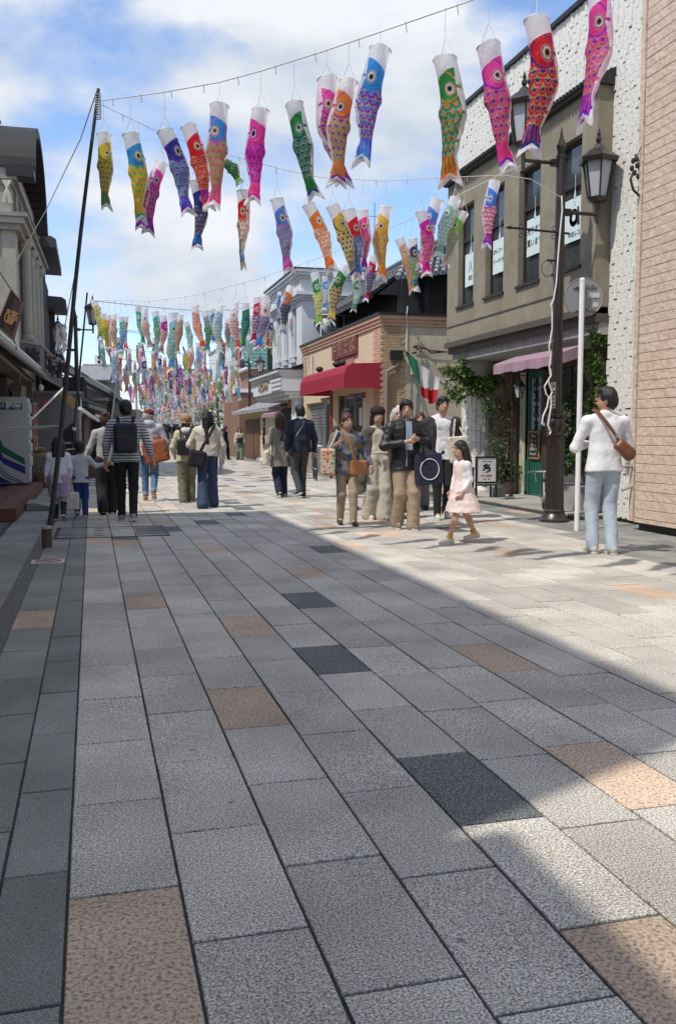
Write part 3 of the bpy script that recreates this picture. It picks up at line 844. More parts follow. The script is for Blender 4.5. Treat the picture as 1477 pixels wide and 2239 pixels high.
for r_ in range(52):
    z = .05 + r_ * .0762
    for k in range(3):
        x = XS + .1 + k * .225 + (r_ % 2) * .1 - .03
        if x + .11 > XS + .66: continue
        link('brick', bmY, bs, Vector((x, YS + .018, z)) - bs.location); nb += 1
    if z > 3.05 or True:
        for k in range(3):
            y = YS + .12 + k * .225 + (r_ % 2) * .1
            if nb < 290: link('brick', bmP, bs, Vector((XS + .018, y, z)) - bs.location); nb += 1
            else: far.box(XS, XS + .018, y - .11, y + .11, z, z + .068)
    if 3.0 < z < 4.0:
        for k in range(2): far.box(XS, XS + .018, YE_ - .55 + k * .23 + (r_ % 2) * .1, YE_ - .34 + k * .23 + (r_ % 2) * .1, z, z + .068)
props(far.build('bricks_beyond', M['brick_p'], bs), kind='stuff')
# shop window under the awning
b = MB()
for (y0, y1) in [(23.95, 25.15), (25.25, 26.3), (27.0, 28.7)]:
    b2 = MB(); b2.box(XS + .10, XS + .16, y0, y0 + .06, .35, 2.38); b2.box(XS + .10, XS + .16, y1 - .06, y1, .35, 2.38); b2.box(XS + .10, XS + .16, y0 + .06, y1 - .06, .35, .42)
    b2.box(XS + .10, XS + .16, y0 + .06, y1 - .06, 2.32, 2.38)
    w_ = b2.build('shop_window', M['steel'], bs)
    b2 = MB(); b2.box(XS + .12, XS + .128, y0 + .06, y1 - .06, .42, 2.32); b2.build('pane', M['glass'], w_)
b.box(XS + .05, XS + .4, 23.9, 28.95, 0, .35); b.build('stall_riser', M['cream'], bs)
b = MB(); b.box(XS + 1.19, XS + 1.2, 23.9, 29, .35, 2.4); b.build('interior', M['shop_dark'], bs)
b = MB(); b.box(6.62, 6.78, 25.1, 25.3, 0, 2.48); b.build('awning_pillar', M['cream'], bs)
b = MB(); b.box(6.57, 6.61, 25.1, 25.3, 0, 2.48); b.build('pillar_face', plain('maroon_strip', (.2, .03, .03), .6), bs)
# roller shutter near the far end
sh = MB(); sh.box(XS + .2, XS + .22, 29.0, 30.9, 0, 2.4); so = sh.build('shutter', M['steel'], bs)
for k in range(22):
    b = MB(); b.box(XS + .17, XS + .2, 29.0, 30.9, .02 + k * .105, .105 + k * .105); b.build('shutter_slat', M['steel'], so)
# notices in the window
for k, (y, z, h) in enumerate([(24.15, 1.1, .95), (24.5, 1.5, .5), (24.12, 2.05, .2)]):
    t = thing('shop_notice', ['tall white notice taped in the shop window under the red awning', 'small white notice beside the tall one in the shop window', 'little notice at the top of the red-awning shop window'][k], 'notice', (XS + .09, y, z))
    b = MB(); b.box(XS + .095, XS + .10, y, y + .27, z, z + h); b.build('sheet', M['white_paint'], t)
    for j in range(int(h / .12)): put_text('―――', .09, 'lettering', plain('notice_ink_%d' % (j % 2), (.3, .05, .05) if j % 2 else (.06, .06, .07)), t, (XS + .093, y + .135, z + h - .08 - j * .11), '-x', .0005)
# awning
M['red_awning'] = mat('red_canvas', (.36, .02, .042), .7, .12, 5, stretch=(1, 3, 1), bump=.15, trans=.15)
aw = thing('red_awning', 'long box-shaped red canvas awning over the brick-edged shop', 'awning', (6.7, 25, 2.5))
b = MB(); ya, yb = 22.42, 27.45
pr_ = [(XS - .001, 3.08), (6.42, 3.05), (6.28, 2.96), (6.22, 2.80), (6.20, 2.43)]
n = 22
for i in range(n):
    y0, y1 = ya + (yb - ya) * i / n, ya + (yb - ya) * (i + 1) / n
    for j in range(4):
        a, c = pr_[j], pr_[j + 1]
        b.add([(a[0], y0, a[1]), (a[0], y1, a[1]), (c[0], y1, c[1]), (c[0], y0, c[1])], [(0, 1, 2, 3)])
for y in (ya, yb): b.add([(p[0], y, p[1]) for p in pr_] + [(XS - .001, y, 2.43)], [(0, 1, 2, 3, 4, 5)])
b.build('canvas', M['red_awning'], aw)
b = MB()
for i in range(n + 1): b.box(6.196, 6.202, ya + (yb - ya) * i / n - .008, ya + (yb - ya) * i / n + .008, 2.44, 2.82)
props(b.build('canvas_seams', plain('red_seam', (.36, .02, .04), .7), aw), kind='stuff')
# carved wooden signboard
t = thing('shop_signboard', 'weathered brown carved signboard on the cream wall above the red awning', 'signboard', (XS - .03, 25.9, 3.5))
b = MB(); b.box(XS - .06, XS + .01, 24.6, 27.2, 3.50, 4.0); b.build('board', plain('weathered_wood', (.16, .05, .035), .7, .5, scale=7, bump=.5), t)
b = MB()
for k in range(4):
    put_text('手打そば'[k], .50, 'carved_character', plain('carved_wood', (.30, .17, .12), .8, .3), t, (XS - .066, 26.85 - k * .63, 3.75), '-x', .008)
b.box(XS - .008, XS + .015, 25.0, 26.8, 3.08, 3.48); b.build('panel_below', plain('faded_pink_wood', (.42, .18, .15), .8, .2), t)
for (y, s_) in [(25.3, .14), (27.4, .12), (24.7, .09)]:
    t = thing('spotlight', {25.3: 'dark round spotlight on the red awning below the carved signboard', 27.4: 'dark disc lamp at the far end of the red awning', 24.7: 'small grey spotlight next to the larger one above the red awning'}[y], 'spotlight', (6.8, y, 3.08))
    b = MB(); b.lathe((6.8, y, 3.06), [(.012, 0), (.012, .08), (s_ * .5, .1), (s_, .16), (s_, .2), (s_ * .6, .26)], 12); b.build('shade', M['black_steel'], t)
    b = MB(); b.tube([(6.8, y, 3.1), (7.2, y, 3.15)], .012, 5); b.build('arm', M['black_steel'], t)
# drainpipe, hopper, meter boxes, pipes, cable on the side wall
t = thing('drainpipe', 'brown downpipe with dark hopper on the ochre brick corner', 'drainpipe', (7.3, 22.3, 0))
b = MB(); b.box(7.40, 7.72, 22.24, 22.38, 3.15, 3.38); b.build('hopper', M['black_steel'], t)
b = MB(); b.tube([(7.62, 22.32, 3.2), (7.6, 22.32, 3.02), (7.32, 22.32, 2.85), (7.30, 22.32, 2.6), (7.30, 22.32, 0)], .05, 10); b.build('pipe', plain('pipe_brown', (.24, .17, .14), .6), t)
t = thing('meter_box', 'pale green meter box at the edge of the beige side wall', 'meter box', (8.0, 22.3, 2.6))
b = MB(); b.box(7.95, 8.22, 22.26, 22.39, 2.78, 3.2); b.build('box', plain('pale_green', (.42, .45, .26), .6), t)
b = MB(); b.tube([(7.98, 22.3, 2.62), (7.95, 22.3, 2.0), (8.1, 22.3, 1.2), (8.12, 22.3, .2)], .025, 6); b.tube([(8.08, 22.3, 2.62), (8.3, 22.3, 1.9), (8.2, 22.3, 1.2)], .018, 6)
b.build('cable', plain('cable_grey', (.12, .16, .18), .6), t)
t = thing('cable', 'white cable running down the corner between brick and beige stucco', 'cable', (7.85, 22.35, 2))
b = MB(); b.tube([(7.83, 22.25, 4.5), (7.80, 22.22, 4.32), (7.86, 22.37, 4.1), (7.85, 22.37, 3.3), (7.9, 22.37, 3.1)], .012, 6); b.build('cable_run', M['white_rope'], t)
t = thing('wiring', 'tangle of dark wires and clamps along the beige stucco wall', 'wiring', (9.2, 22.3, 3.2))
b = MB()
for k in range(4):
    b.tube([(8.0 + .07 * k, 22.34, 3.5 + .04 * k), (8.5, 22.33, 3.42 - .03 * k), (9.3, 22.34, 3.36 + .02 * k), (10.1, 22.34, 3.34 - .05 * k)], .010, 5)
for k in range(7): b.ell((7.95 + random.random() * .3, 22.3, 3.3 + random.random() * .25), (.04, .03, .03), 6)
props(b.build('wire_bundle', M['black_steel'], t), kind='stuff')
b = MB(); b.box(8.7, 12, 22.33, 22.39, 2.98, 3.1); b.box(10.05, 10.12, 22.3, 22.36, 0, 3.2); b.build('wall_ledge', M['beige'], bs)
t = thing('wall_fixture', 'white cylindrical fixture on a dark base at the brick corner', 'wall lamp', (7.7, 22.2, 1.7))
b = MB(); b.lathe((7.62, 22.2, 1.75), [(.09, 0), (.09, .2), (.07, .24)], 12); b.build('cap', M['white_paint'], t)
b = MB(); b.lathe((7.62, 22.2, 1.6), [(.07, 0), (.07, .15)], 12); b.box(7.6, 7.64, 22.2, 22.4, 1.65, 1.7); b.build('bracket', M['black_steel'], t)

# Italian-style tricolour hanging from an angled pole
t = thing('tricolour_flag', 'green white and red flag drooping from a slanting pole by the beige wall', 'flag', atY(995, 865, 20))
fa, fb = atY(992, 862, 19.6), atY(886, 768, 19.6)
b = MB(); b.tube([fa, fb], .014, 6); b.build('pole', M['black_steel'], t)
W_, H_ = 26, 16
vv, ff, mi = [], [], []
pA, pB = atY(884, 768, 19.5), atY(960, 828, 19.5)
for i in range(W_ + 1):
    for j in range(H_ + 1):
        s_, q = i / W_, j / H_
        p = pA.lerp(pB, s_) + Vector((.0, 0, .0))
        hang = .80 * (.55 + .45 * math.sin(PI * min(1, s_ * .8 + .15)))
        dxx = .30 * q * (1 - s_) - .10 * q * s_
        z = -hang * q * (1 + .05 * math.sin(s_ * 9))
        y = .07 * math.sin(s_ * 16 + q * 2.4) * (.3 + q)
        vv.append(p + Vector((dxx, y, z)))
for i in range(W_):
    for j in range(H_):
        a = i * (H_ + 1) + j
        ff.append((a, a + 1, a + H_ + 2, a + H_ + 1))
        sdiag = (i + .5) / W_
        qd = (j + .5) / H_
        mi.append(0 if sdiag < .36 and qd < .95 - sdiag * .3 else (1 if qd < .62 + .1 * math.sin(sdiag * 5) else 2))
b = MB(); b.add(vv, ff); b.m = mi
b.build('cloth', [mat('flag_green', (.02, .17, .09), .8, .1, trans=.3), mat('flag_white', (.68, .68, .64), .8, .03, trans=.3), mat('flag_red', (.50, .02, .02), .8, .1, trans=.3)], t, smooth=True)

# black timber house behind
def tile_roof(name, parent, x0, x1, y0, y1, z0, z1, m, axis='y', n=None, thick=.08):
    """sloped roof with tile ribs. slope rises from x0,z0 to x1,z1 for y0..y1"""
    r = MB(); r.add([(x0, y0, z0), (x0, y1, z0), (x1, y1, z1), (x1, y0, z1), (x0, y0, z0 - thick), (x0, y1, z0 - thick), (x1, y1, z1 - thick), (x1, y0, z1 - thick)],
        [(0, 3, 2, 1), (4, 5, 6, 7), (0, 1, 5, 4), (1, 2, 6, 5), (2, 3, 7, 6), (3, 0, 4, 7)])
    ro = r.build(name, m, parent)
    q = MB(); N = n or int(abs(y1 - y0) / .27)
    d = Vector((x1 - x0, 0, z1 - z0)).normalized(); up_ = Vector((-d.z, 0, d.x)) * (1 if d.x > 0 else -1)
    for k in range(N + 1):
        y = y0 + (y1 - y0) * k / N
        for j in range(8):
            a = Vector((x0, y, z0)).lerp(Vector((x1, y, z1)), j / 8) + up_ * (.035); c = Vector((x0, y, z0)).lerp(Vector((x1, y, z1)), (j + .97) / 8) + up_ * .02
            q.tube([a, c], [.062, .05], 6)
    props(q.build('roof_tiles', m, ro), kind='stuff')
    return ro
bh = thing('black_timber_house', 'black timber house with grey tiled roof behind the brick-edged shop', 'house', (10, 27.5, 0))
b = MB(); b.box(8.6, 15, 24.9, 33, 3.9, 5.75); b.build('wall', M['black_plaster'], bh)
tile_roof('roof', bh, 7.75, 9.9, 25.2, 33.2, 5.25, 6.75, M['roof_tile'])
b = MB(); b.box(7.7, 7.8, 25.1, 33.3, 5.1, 5.22); b.build('gutter', M['black_steel'], bh)
b = MB(); b.add([(7.9, 25.0, 5.2), (12.2, 25.0, 5.2), (9.9, 25.0, 6.7)], [(0, 1, 2)]); b.build('gable', M['black_plaster'], bh)
b = MB(); b.tube([(9.9, 25.0, 6.82), (9.9, 33.2, 6.82)], .12, 8); b.build('ridge', M['roof_tile'], bh)
for k in range(9):
    b = MB(); b.box(9.9 + k * .5, 9.96 + k * .5, 24.86, 24.9, 4.3, 5.2); b.build('batten', M['black_steel'], bh)
b = MB(); b.box(9.2, 9.32, 24.7, 24.82, 4.2, 5.9); b.build('corner_pipe', M['black_steel'], bh)
# lean-to roof facing the camera: bright round tile ends climbing to the right
b = MB(); b.add([(8.1, 23.9, 5.45), (13.2, 23.9, 6.2), (13.2, 25.4, 6.9), (9.0, 25.4, 6.4)], [(0, 1, 2, 3)]); b.build('lean_to_roof', M['roof_tile'], bh)
b = MB()
for k in range(24):
    a = Vector((8.1, 23.86, 5.45)).lerp(Vector((13.2, 23.86, 6.2)), k / 23); c = Vector((9.0, 25.4, 6.42)).lerp(Vector((13.2, 25.4, 6.92)), k / 23)
    for j in range(6): b.tube([a.lerp(c, j / 6) + Vector((0, 0, .05)), a.lerp(c, (j + .95) / 6) + Vector((0, 0, .03))], [.075, .06], 6)
props(b.build('tile_rows', mat('glazed_tile', (.30, .31, .32), .3, .3, 9), bh), kind='stuff')
t = thing('satellite_dish', 'white satellite dish on the flat roof edge of the brick-edged shop', 'satellite dish', atY(717, 725, 28.8))
p = atY(717, 712, 28.8)
b = MB()
rm = Euler((R(75), 0, R(35))).to_matrix()
vs_ = []; fs_ = []
for i in range(6):
    for k in range(18):
        rr_ = .27 * i / 5 + .001; w = 2 * PI * k / 18
        vs_.append(p + rm @ Vector((rr_ * math.cos(w), rr_ * math.sin(w), -rr_ * rr_ * .9)))
for i in range(5):
    for k in range(18): fs_.append((i * 18 + k, i * 18 + (k + 1) % 18, (i + 1) * 18 + (k + 1) % 18, (i + 1) * 18 + k))
b.add(vs_, fs_); b.build('dish', M['white_paint'], t, smooth=True)
b = MB(); b.tube([p, p + Vector((.1, -.1, -.25)), p + Vector((.1, 0, -.45))], .02, 6); b.tube([p, p + Vector((-.15, -.3, -.1))], .01, 5); b.build('mount', M['black_steel'], t)
t = thing('roof_railing', 'thin white railing frame on the roof between grey hall and black house', 'railing', (8.0, 30.5, 4.4))
b = MB()
for (x, y) in [(7.5, 30), (8.3, 30), (9.1, 30), (9.6, 28.5)]: b.tube([(x, y, 4.3), (x, y, 5.25)], .025, 6)
b.tube([(7.5, 30, 5.25), (9.1, 30, 5.25), (9.6, 28.5, 5.25)], .025, 6); b.tube([(7.5, 30, 4.8), (9.1, 30, 4.8)], .02, 6); b.build('rails', M['white_paint'], t)
t = thing('antenna_mast', 'thin television aerial mast rising behind the black house roof', 'antenna', (11.2, 34, 6.5))
b = MB(); b.tube([(10.3, 33, 6.4), (10.3, 33, 9.8)], .02, 5); b.tube([(10.0, 33, 9.3), (10.7, 33, 9.3)], .012, 4); b.build('mast', M['steel'], t)

# ================================================================== RIGHT: GREY CLASSICAL HALL
gh = thing('grey_classical_building', 'pale grey stone-faced hall with cornices and three tall windows', 'building', (9, 34, 0))
M['grey_stone'] = mat('pale_grey_render', (.62, .64, .66), .85, .06, 2.5, bump=.1)
XG, Y0, Y1 = 7.25, 31.8, 37.2
b = MB(); b.box(XG + .3, 14, Y0, Y1, 3.2, 6.95)
b.box(XG + .3, 14, Y0, Y1, 0, .3); b.box(XG + .3, XG + .6, Y0, Y0 + .5, .3, 3.2); b.box(XG + 2.5, 14, Y0, Y1, .3, 3.2)
b.build('wall', M['grey_stone'], gh)
b = MB()
wy = [(32.7, 33.45), (34.1, 34.85), (35.5, 36.25)]
ys = [Y0] + [q for w in wy for q in w] + [Y1]
for i in range(0, len(ys), 2): b.box(XG, XG + .3, ys[i], ys[i + 1], 4.15, 5.85)
b.box(XG, XG + .3, Y0, Y1, 3.75, 4.15); b.box(XG, XG + .3, Y0, Y1, 5.85, 6.0)
b.build('front_wall', M['grey_stone'], gh)
for (a, c) in wy:
    f = MB(); f.box(XG + .1, XG + .16, a, a + .07, 4.15, 5.85); f.box(XG + .1, XG + .16, c - .07, c, 4.15, 5.85); f.box(XG + .1, XG + .16, (a + c) / 2 - .03, (a + c) / 2 + .03, 4.15, 5.85)
    f.box(XG - .1, XG - .0, a - .1, c + .1, 4.05, 4.16); w_ = f.build('window', M['grey_stone'], gh)
    q = MB(); q.box(XG + .12, XG + .13, a, c, 4.15, 5.85); q.build('pane', M['glass'], w_)
    for s in (0, 1):
        q = MB(); q.box(XG - .12, XG - .002, a - .02 + s * .45, a + .28 + s * .45, 3.86, 4.02); q.build('bracket', M['grey_stone'], w_)
for k, (o_, z0, z1) in enumerate([(.06, 5.98, 6.06), (.14, 6.06, 6.14), (.22, 6.14, 6.26), (.05, 6.26, 6.72), (.12, 6.72, 6.82), (.22, 6.82, 6.92), (.28, 6.92, 7.02)]):
    q = MB(); q.box(XG - o_, 14, Y0 - o_, Y1 + o_, z0, z1); q.build('cornice_band', M['grey_stone'], gh)
q = MB(); q.box(XG - .32, 14, Y0 - .3, Y1 + .3, 7.02, 7.06); q.build('roof_edge', M['black_steel'], gh)
# stepped canopy fascia with lettering
for k, (o_, z0, z1) in enumerate([(.95, 3.42, 3.52), (.85, 3.3, 3.42), (.78, 2.78, 3.3), (.66, 2.66, 2.78), (.5, 2.54, 2.66)]):
    q = MB(); q.box(XG - o_, XG + .3, Y0 - .25 + .03 * k, Y1 + .2, z0, z1); q.build('canopy_band', M['grey_stone'], gh)
q = MB(); q.box(XG - .97, XG + .3, Y0 - .28, Y1 + .22, 3.52, 3.56); q.build('canopy_edge', M['black_steel'], gh)
for k in range(3):
    q = MB(); q.box(XG - .84, XG - .78, Y0 - .2, Y0 + 1.6, 2.82 + k * .16, 2.92 + k * .16); q.build('fascia_fin', M['grey_stone'], gh)
put_text('AEGAMM', .46, 'lettering', plain('brass_letter', (.34, .30, .20), .5), gh, (XG - .80, 35.0, 3.05), '-x', .03)
q = MB(); q.lathe((XG - .1, 32.0, 0), [(.24, 0), (.24, 2.55)], 16); q.build('column', M['grey_stone'], gh)
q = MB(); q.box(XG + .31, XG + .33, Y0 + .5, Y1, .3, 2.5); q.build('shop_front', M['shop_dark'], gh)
t = thing('kiosk_awning', 'small pink canopy under the grey hall canopy', 'awning', (7.0, 35.5, 2.1))
q = MB(); q.add([(7.3, 34.3, 2.35), (7.3, 37.0, 2.35), (6.75, 37.0, 2.05), (6.75, 34.3, 2.05), (6.75, 34.3, 1.92), (6.75, 37.0, 1.92)], [(0, 1, 2, 3), (3, 2, 5, 4)]); q.build('canvas', M['mauve'], t)
t = thing('shop_sign', 'small orange lit sign under the grey hall canopy', 'sign', (7.2, 33.6, 2.35))
q = MB(); q.box(7.1, 7.5, 33.5, 33.56, 2.25, 2.55); q.build('board', plain('orange_sign', (.55, .18, .08), .6, .3, scale=14), t)

# cream low house, brown block, green tiles and further buildings on the right
ch = thing('cream_low_house', 'low cream-walled house with a sloping tiled eave and brown timber doors', 'house', (9, 43, 0))
b = MB(); b.box(7.9, 13, 38.3, 48, 0, 2.6); b.build('wall', plain('cream_wall', (.58, .52, .36), .85), ch)
b = MB()
for k in range(6): b.box(7.84, 7.9, 43.8 + k * .7, 44.4 + k * .7, .05, 2.0)
props(b.build('timber_doors', M['timber_mid'], ch), kind='stuff')
tile_roof('eave', ch, 7.25, 9.3, 38.2, 48.5, 2.35, 3.1, mat('pale_tile', (.34, .34, .35), .5, .2, 5), n=24)
b = MB(); b.box(7.55, 7.9, 38.2, 38.3, 0.0, 1.5); b.box(7.6, 7.9, 37.5, 38.2, 0, 1.5); b.build('grey_tiled_plinth', plain('blue_grey_wall_tile', (.30, .34, .38), .5, .1, scale=20), ch)
br = thing('brown_block', 'brown rendered block with a white band and small window behind the cream house', 'building', (10.5, 51, 0))
M['brown_render'] = plain('brown_render', (.23, .125, .08), .85, .08)
p0, p1 = atY(523, 870, 50), atY(600, 770, 50)
b = MB(); b.box(p0.x, 15, 50, 56, 0, 3.55); b.box(p0.x + .9, 15, 51.5, 56, 3.55, 4.95); b.build('wall', M['brown_render'], br)
b = MB(); b.box(p0.x - .08, 15, 49.92, 56, 3.55, 3.75); b.build('parapet_band', M['white_paint'], br)
f = MB(); f.box(p0.x + 1.5, p0.x + 2.0, 51.4, 51.5, 3.85, 4.5); w_ = f.build('window', plain('cream_frame', (.6, .56, .42), .6), br)
f = MB(); f.box(p0.x + 1.58, p0.x + 1.92, 51.38, 51.4, 3.93, 4.42); f.build('pane', M['glass'], w_)
b = MB(); b.box(p0.x + .6, 15, 51.1, 56, 4.95, 5.05); b.build('eave', M['white_paint'], br)
r = MB(); r.add([(p0.x + .6, 51.0, 5.05), (15, 51.0, 5.05), (15, 53, 6.7), (p0.x + 1.0, 53, 6.7)], [(0, 1, 2, 3)]); ro = r.build('roof', M['roof_tile_green'], br)
q = MB()
for k in range(30):
    x = p0.x + .62 + k * .24
    for j in range(7): q.tube([(x, 51.0 + j * .285, 5.08 + j * .236), (x, 51.27 + j * .285, 5.28 + j * .236)], [.09, .075], 6)
props(q.build('roof_tiles', M['roof_tile_green'], ro), kind='stuff')
t = thing('hanging_sign', 'tall dark green sign with yellow katakana between the grey hall and green roof', 'sign', atY(598, 810, 40))
a, c = atY(585, 812, 40), atY(611, 690, 40)
b = MB(); b.box(a.x, c.x, 40, 40.15, a.z, c.z + .6); b.build('board', plain('sign_green', (.018, .045, .032), .5), t)
for k, s in enumerate('タルト'):
    put_text(s, .60, 'character', plain('sign_yellow', (.55, .42, .05), .5), t, ((a.x + c.x) / 2, 39.98, c.z - .15 - k * .68), '-y', .01, bold=.01)
b = MB(); b.box(a.x - .03, c.x + .03, 39.97, 40.18, a.z - .06, a.z); b.build('frame', M['white_paint'], t)
def block(name, label, u0, u1, v_top, Y, depth, col, floors=0, x1=None, winc=None, z0=0.0):
    p0, p1 = atY(u0, v_top, Y), atY(u1, v_top, Y)
    t = thing(name, label, 'building', ((p0.x + p1.x) / 2, Y + depth / 2, 0))
    b = MB(); b.box(p0.x, p1.x, Y, Y + depth, z0, p0.z)
    b.build('wall', plain('render_%s_%d' % (name[:6], u0), col, .85, .1), t)
    b = MB(); b.box(p0.x - .1, p1.x + .1, Y - .1, Y + depth + .1, p0.z, p0.z + .12); b.build('parapet', M['concrete'], t)
    w = p1.x - p0.x; hh = p0.z
    for fl_ in range(floors):
        zc_ = hh * (fl_ + .55) / floors
        nwin = max(1, int(w / 1.9))
        for k in range(nwin):
            xc_ = p0.x + w * (k + .5) / nwin
            f = MB(); f.box(xc_ - .5, xc_ + .5, Y - .04, Y - .002, zc_ - .5, zc_ + .55); wo = f.build('window', M['white_paint'], t)
            f = MB(); f.box(xc_ - .43, xc_ + .43, Y - .05, Y - .04, zc_ - .43, zc_ + .48); f.build('pane', M['glass'], wo)
    return t, p0, p1
block('white_building', 'white rendered building with framed windows beyond the brown block', 505, 560, 745, 62, 12, (.60, .62, .64), 2)
block('white_annex', 'plain white annex with dark trim left of the white building', 480, 512, 862, 75, 10, (.66, .67, .68), 1)
block('grey_tower', 'grey flat-fronted tower block rising behind the white building', 520, 580, 720, 84, 8, (.36, .38, .40), 3)
block('beige_louvred_building', 'beige building with horizontal louvres far down the street', 458, 486, 868, 92, 8, (.50, .45, .33), 2)
block('long_beige_building', 'long beige block closing the view above the distant roofs', 322, 470, 806, 135, 12, (.42, .40, .33), 3)
t, p0, p1 = block('end_shop_row', 'row of dark shopfronts under pale fascias at the far end of the street', 286, 462, 915, 128, 6, (.45, .43, .38), 0)
b = MB()
for k in range(14):
    x = p0.x + (p1.x - p0.x) * k / 14; b.box(x + .1, x + (p1.x - p0.x) / 14 - .1, 127.8, 128.0, .2, 2.2)
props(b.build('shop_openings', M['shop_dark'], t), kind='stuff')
b = MB(); b.box(p0.x, p1.x, 126.8, 128, 2.3, 2.7); b.build('canopy', M['black_steel'], t)
block('corner_white_shop', 'white corner shop front beside the far parked trees', 462, 500, 905, 100, 6, (.62, .62, .60), 1)
def tree(label, base, h, r, n, size=.2, lean=0):
    t = thing('pine_tree', label, 'tree', base)
    b = MB(); base = Vector(base)
    tr = [base + Vector((lean * q * q + .06 * math.sin(q * 5), 0, h * q)) for q in (0, .25, .5, .75, 1)]
    b.tube(tr, [.16, .13, .1, .07, .03], 7); 
    cl = []
    for k in range(9):
        q = .4 + .6 * k / 9; a = k * 2.4
        s = tr[0].lerp(tr[-1], q); e = s + Vector((math.cos(a) * r * (1.15 - q), math.sin(a) * r * (1.15 - q) * .8, .1)); b.tube([s, e], [.04, .015], 5); cl.append(e)
    cl.append(tr[-1]); b.build('trunk', M['bark'], t)
    b = MB()
    for e in cl: leaves(b, e, (r * .42, r * .42, r * .2), n, size)
    props(b.build('crown', M['leaf'], t), kind='stuff')
tree('sparse garden pine standing before the white buildings on the right', atZ(478, 993), 3.6, 1.5, 60, .16)
tree('smaller dark pine further down the right side', atZ(455, 990), 3.3, 1.2, 60, .16)
print('right side', round(time.time() - T0, 1))

# ================================================================== LEFT SIDE
# out-of-frame row beside the camera (throws the shade on the near paving)
M['grey_plaster'] = plain('grey_plaster', (.25, .25, .24), .9)
nl = thing('grey_corner_shop', 'tall grey shop beside the viewer whose shade lies across the paving', 'building', (-4.5, 7, 0))
b = MB(); b.box(-8, -1.52, 1.4, 12.75, 0, 6.85); b.build('wall', M['grey_plaster'], nl)
b = MB(); b.box(-8.1, -1.45, 1.35, 12.8, 6.85, 6.95); b.build('parapet', M['concrete'], nl)
for k in range(3):
    f = MB(); f.box(-1.52, -1.49, 2 + k * 3.6, 4 + k * 3.6, 3.4, 5.2); w_ = f.build('window', M['frame_brown'], nl)
    f = MB(); f.box(-1.49, -1.485, 2.1 + k * 3.6, 3.9 + k * 3.6, 3.5, 5.1); f.build('pane', M['glass'], w_)
n2 = thing('low_grey_shop', 'lower grey shop behind the viewer on the left', 'building', (-4.5, -3, 0))
b = MB(); b.box(-8, -1.55, -9, 1.3, 0, 4.45); b.build('wall', M['grey_plaster'], n2)
b = MB(); b.box(-8.1, -1.48, -9.1, 1.32, 4.45, 4.55); b.build('roof', M['concrete'], n2)

# brick step with tiles
M['red_brick'] = mat('red_brown_tile', (.125, .045, .032), .7, .25, 4, bump=.2)
st = thing('brick_step', 'low red-brown tiled step in front of the left shop', 'step', (-1.9, 17, 0))
b = MB(); b.box(-3.0, -1.085, 13.86, 21.5, -.0, .165); b.build('core', M['joint'], st)
for i in range(26):
    for j in range(2):
        b = MB(); b.cbox(-1.39 - j * .3, -1.10 - j * .3, 13.87 + i * .29, 14.15 + i * .29, .165, .185, .002); b.build('top_tile', M['red_brick'], st)
for i in range(26):
    b = MB(); b.box(-1.085, -1.07, 13.88 + i * .29, 14.155 + i * .29, .005, .18); b.build('riser_tile', M['red_brick'], st)
for i in range(7):
    b = MB(); b.box(-1.36 - i * .29, -1.09 - i * .29, 13.84, 13.86, .005, .18); b.build('riser_tile', M['red_brick'], st)
# access ramp
t = thing('kerb_ramp', 'grey rubber kerb ramp lying at the corner of the brick step', 'ramp', (-.95, 15.9, 0))
b = MB(); b.prism([(-1.05, 0.01), (-.55, 0.01), (-.55, .03), (-.9, .13), (-1.05, .13)], 'y', 15.6, 16.5); b.build('wedge', plain('rubber_grey', (.22, .22, .22), .8), t)
t = thing('stone_slab', 'flat beige stone slab by the drain at the left edge', 'stone slab', (-1.32, 9.6, 0))
b = MB(); b.cbox(-1.75, -1.20, 9.3, 10.3, 0, .10, .01); b.build('slab', M['concrete'], t)
b = MB(); b.cbox(-1.68, -1.30, 10.45, 11.1, 0, .06, .01); b.build('small_slab', M['concrete'], t)

# vending machine
vm = thing('vending_machine', 'white drinks vending machine with green and blue stripes on the brick step', 'vending machine', (-1.62, 20.6, .185))
vx0, vx1, vy0, vy1, vz0, vz1 = -2.35, -1.27, 20.2, 20.95, .23, 2.03
M['vm_white'] = plain('vending_white', (.46, .47, .49), .35, .05)
b = MB(); b.cbox(vx0, vx1 - .06, vy0, vy1, vz0, vz1, .01); b.build('cabinet', M['vm_white'], vm)
b = MB(); b.box(vx1 - .058, vx1, vy0 - .005, vy1, vz0 + .02, vz1 - .02); fr = b.build('door', M['vm_white'], vm)
b = MB(); b.box(vx0 + .05, vx1 - .1, vy0 + .02, vy1, .185, .23); b.build('foot', M['black_steel'], vm)
mgreen, mblue = plain('vm_green', (.005, .115, .065), .4, .05), plain('vm_blue', (.012, .022, .19), .4, .05)
yf = vy0 - .004
def sidepoly(pts, m, nm, d=0):
    q = MB(); vs_ = [(p[0], yf - d, p[1]) for p in pts]
    q.add(vs_, [tuple(range(len(pts)))]); q.build(nm, m, vm)
def vmP(u, v): p = atY(u, v, vy0); return (p.x, p.z)
sidepoly([vmP(-40, 878), vmP(49, 880), vmP(49, 893), vmP(-40, 890)], mgreen, 'header_stripe')
sidepoly([vmP(-40, 890), vmP(49, 893), vmP(49, 895.5), vmP(-40, 896)], mblue, 'header_blue')
sidepoly([vmP(-40, 960), vmP(2, 962), vmP(8, 976), vmP(54, 1002), vmP(56, 1017), vmP(6, 990), vmP(-40, 985)], mgreen, 'green_wave')
sidepoly([vmP(-40, 983), vmP(0, 985), vmP(8, 1000), vmP(56, 1021), vmP(56, 1037), vmP(10, 1015), vmP(-5, 1000), vmP(-40, 1000)], mblue, 'blue_wave')
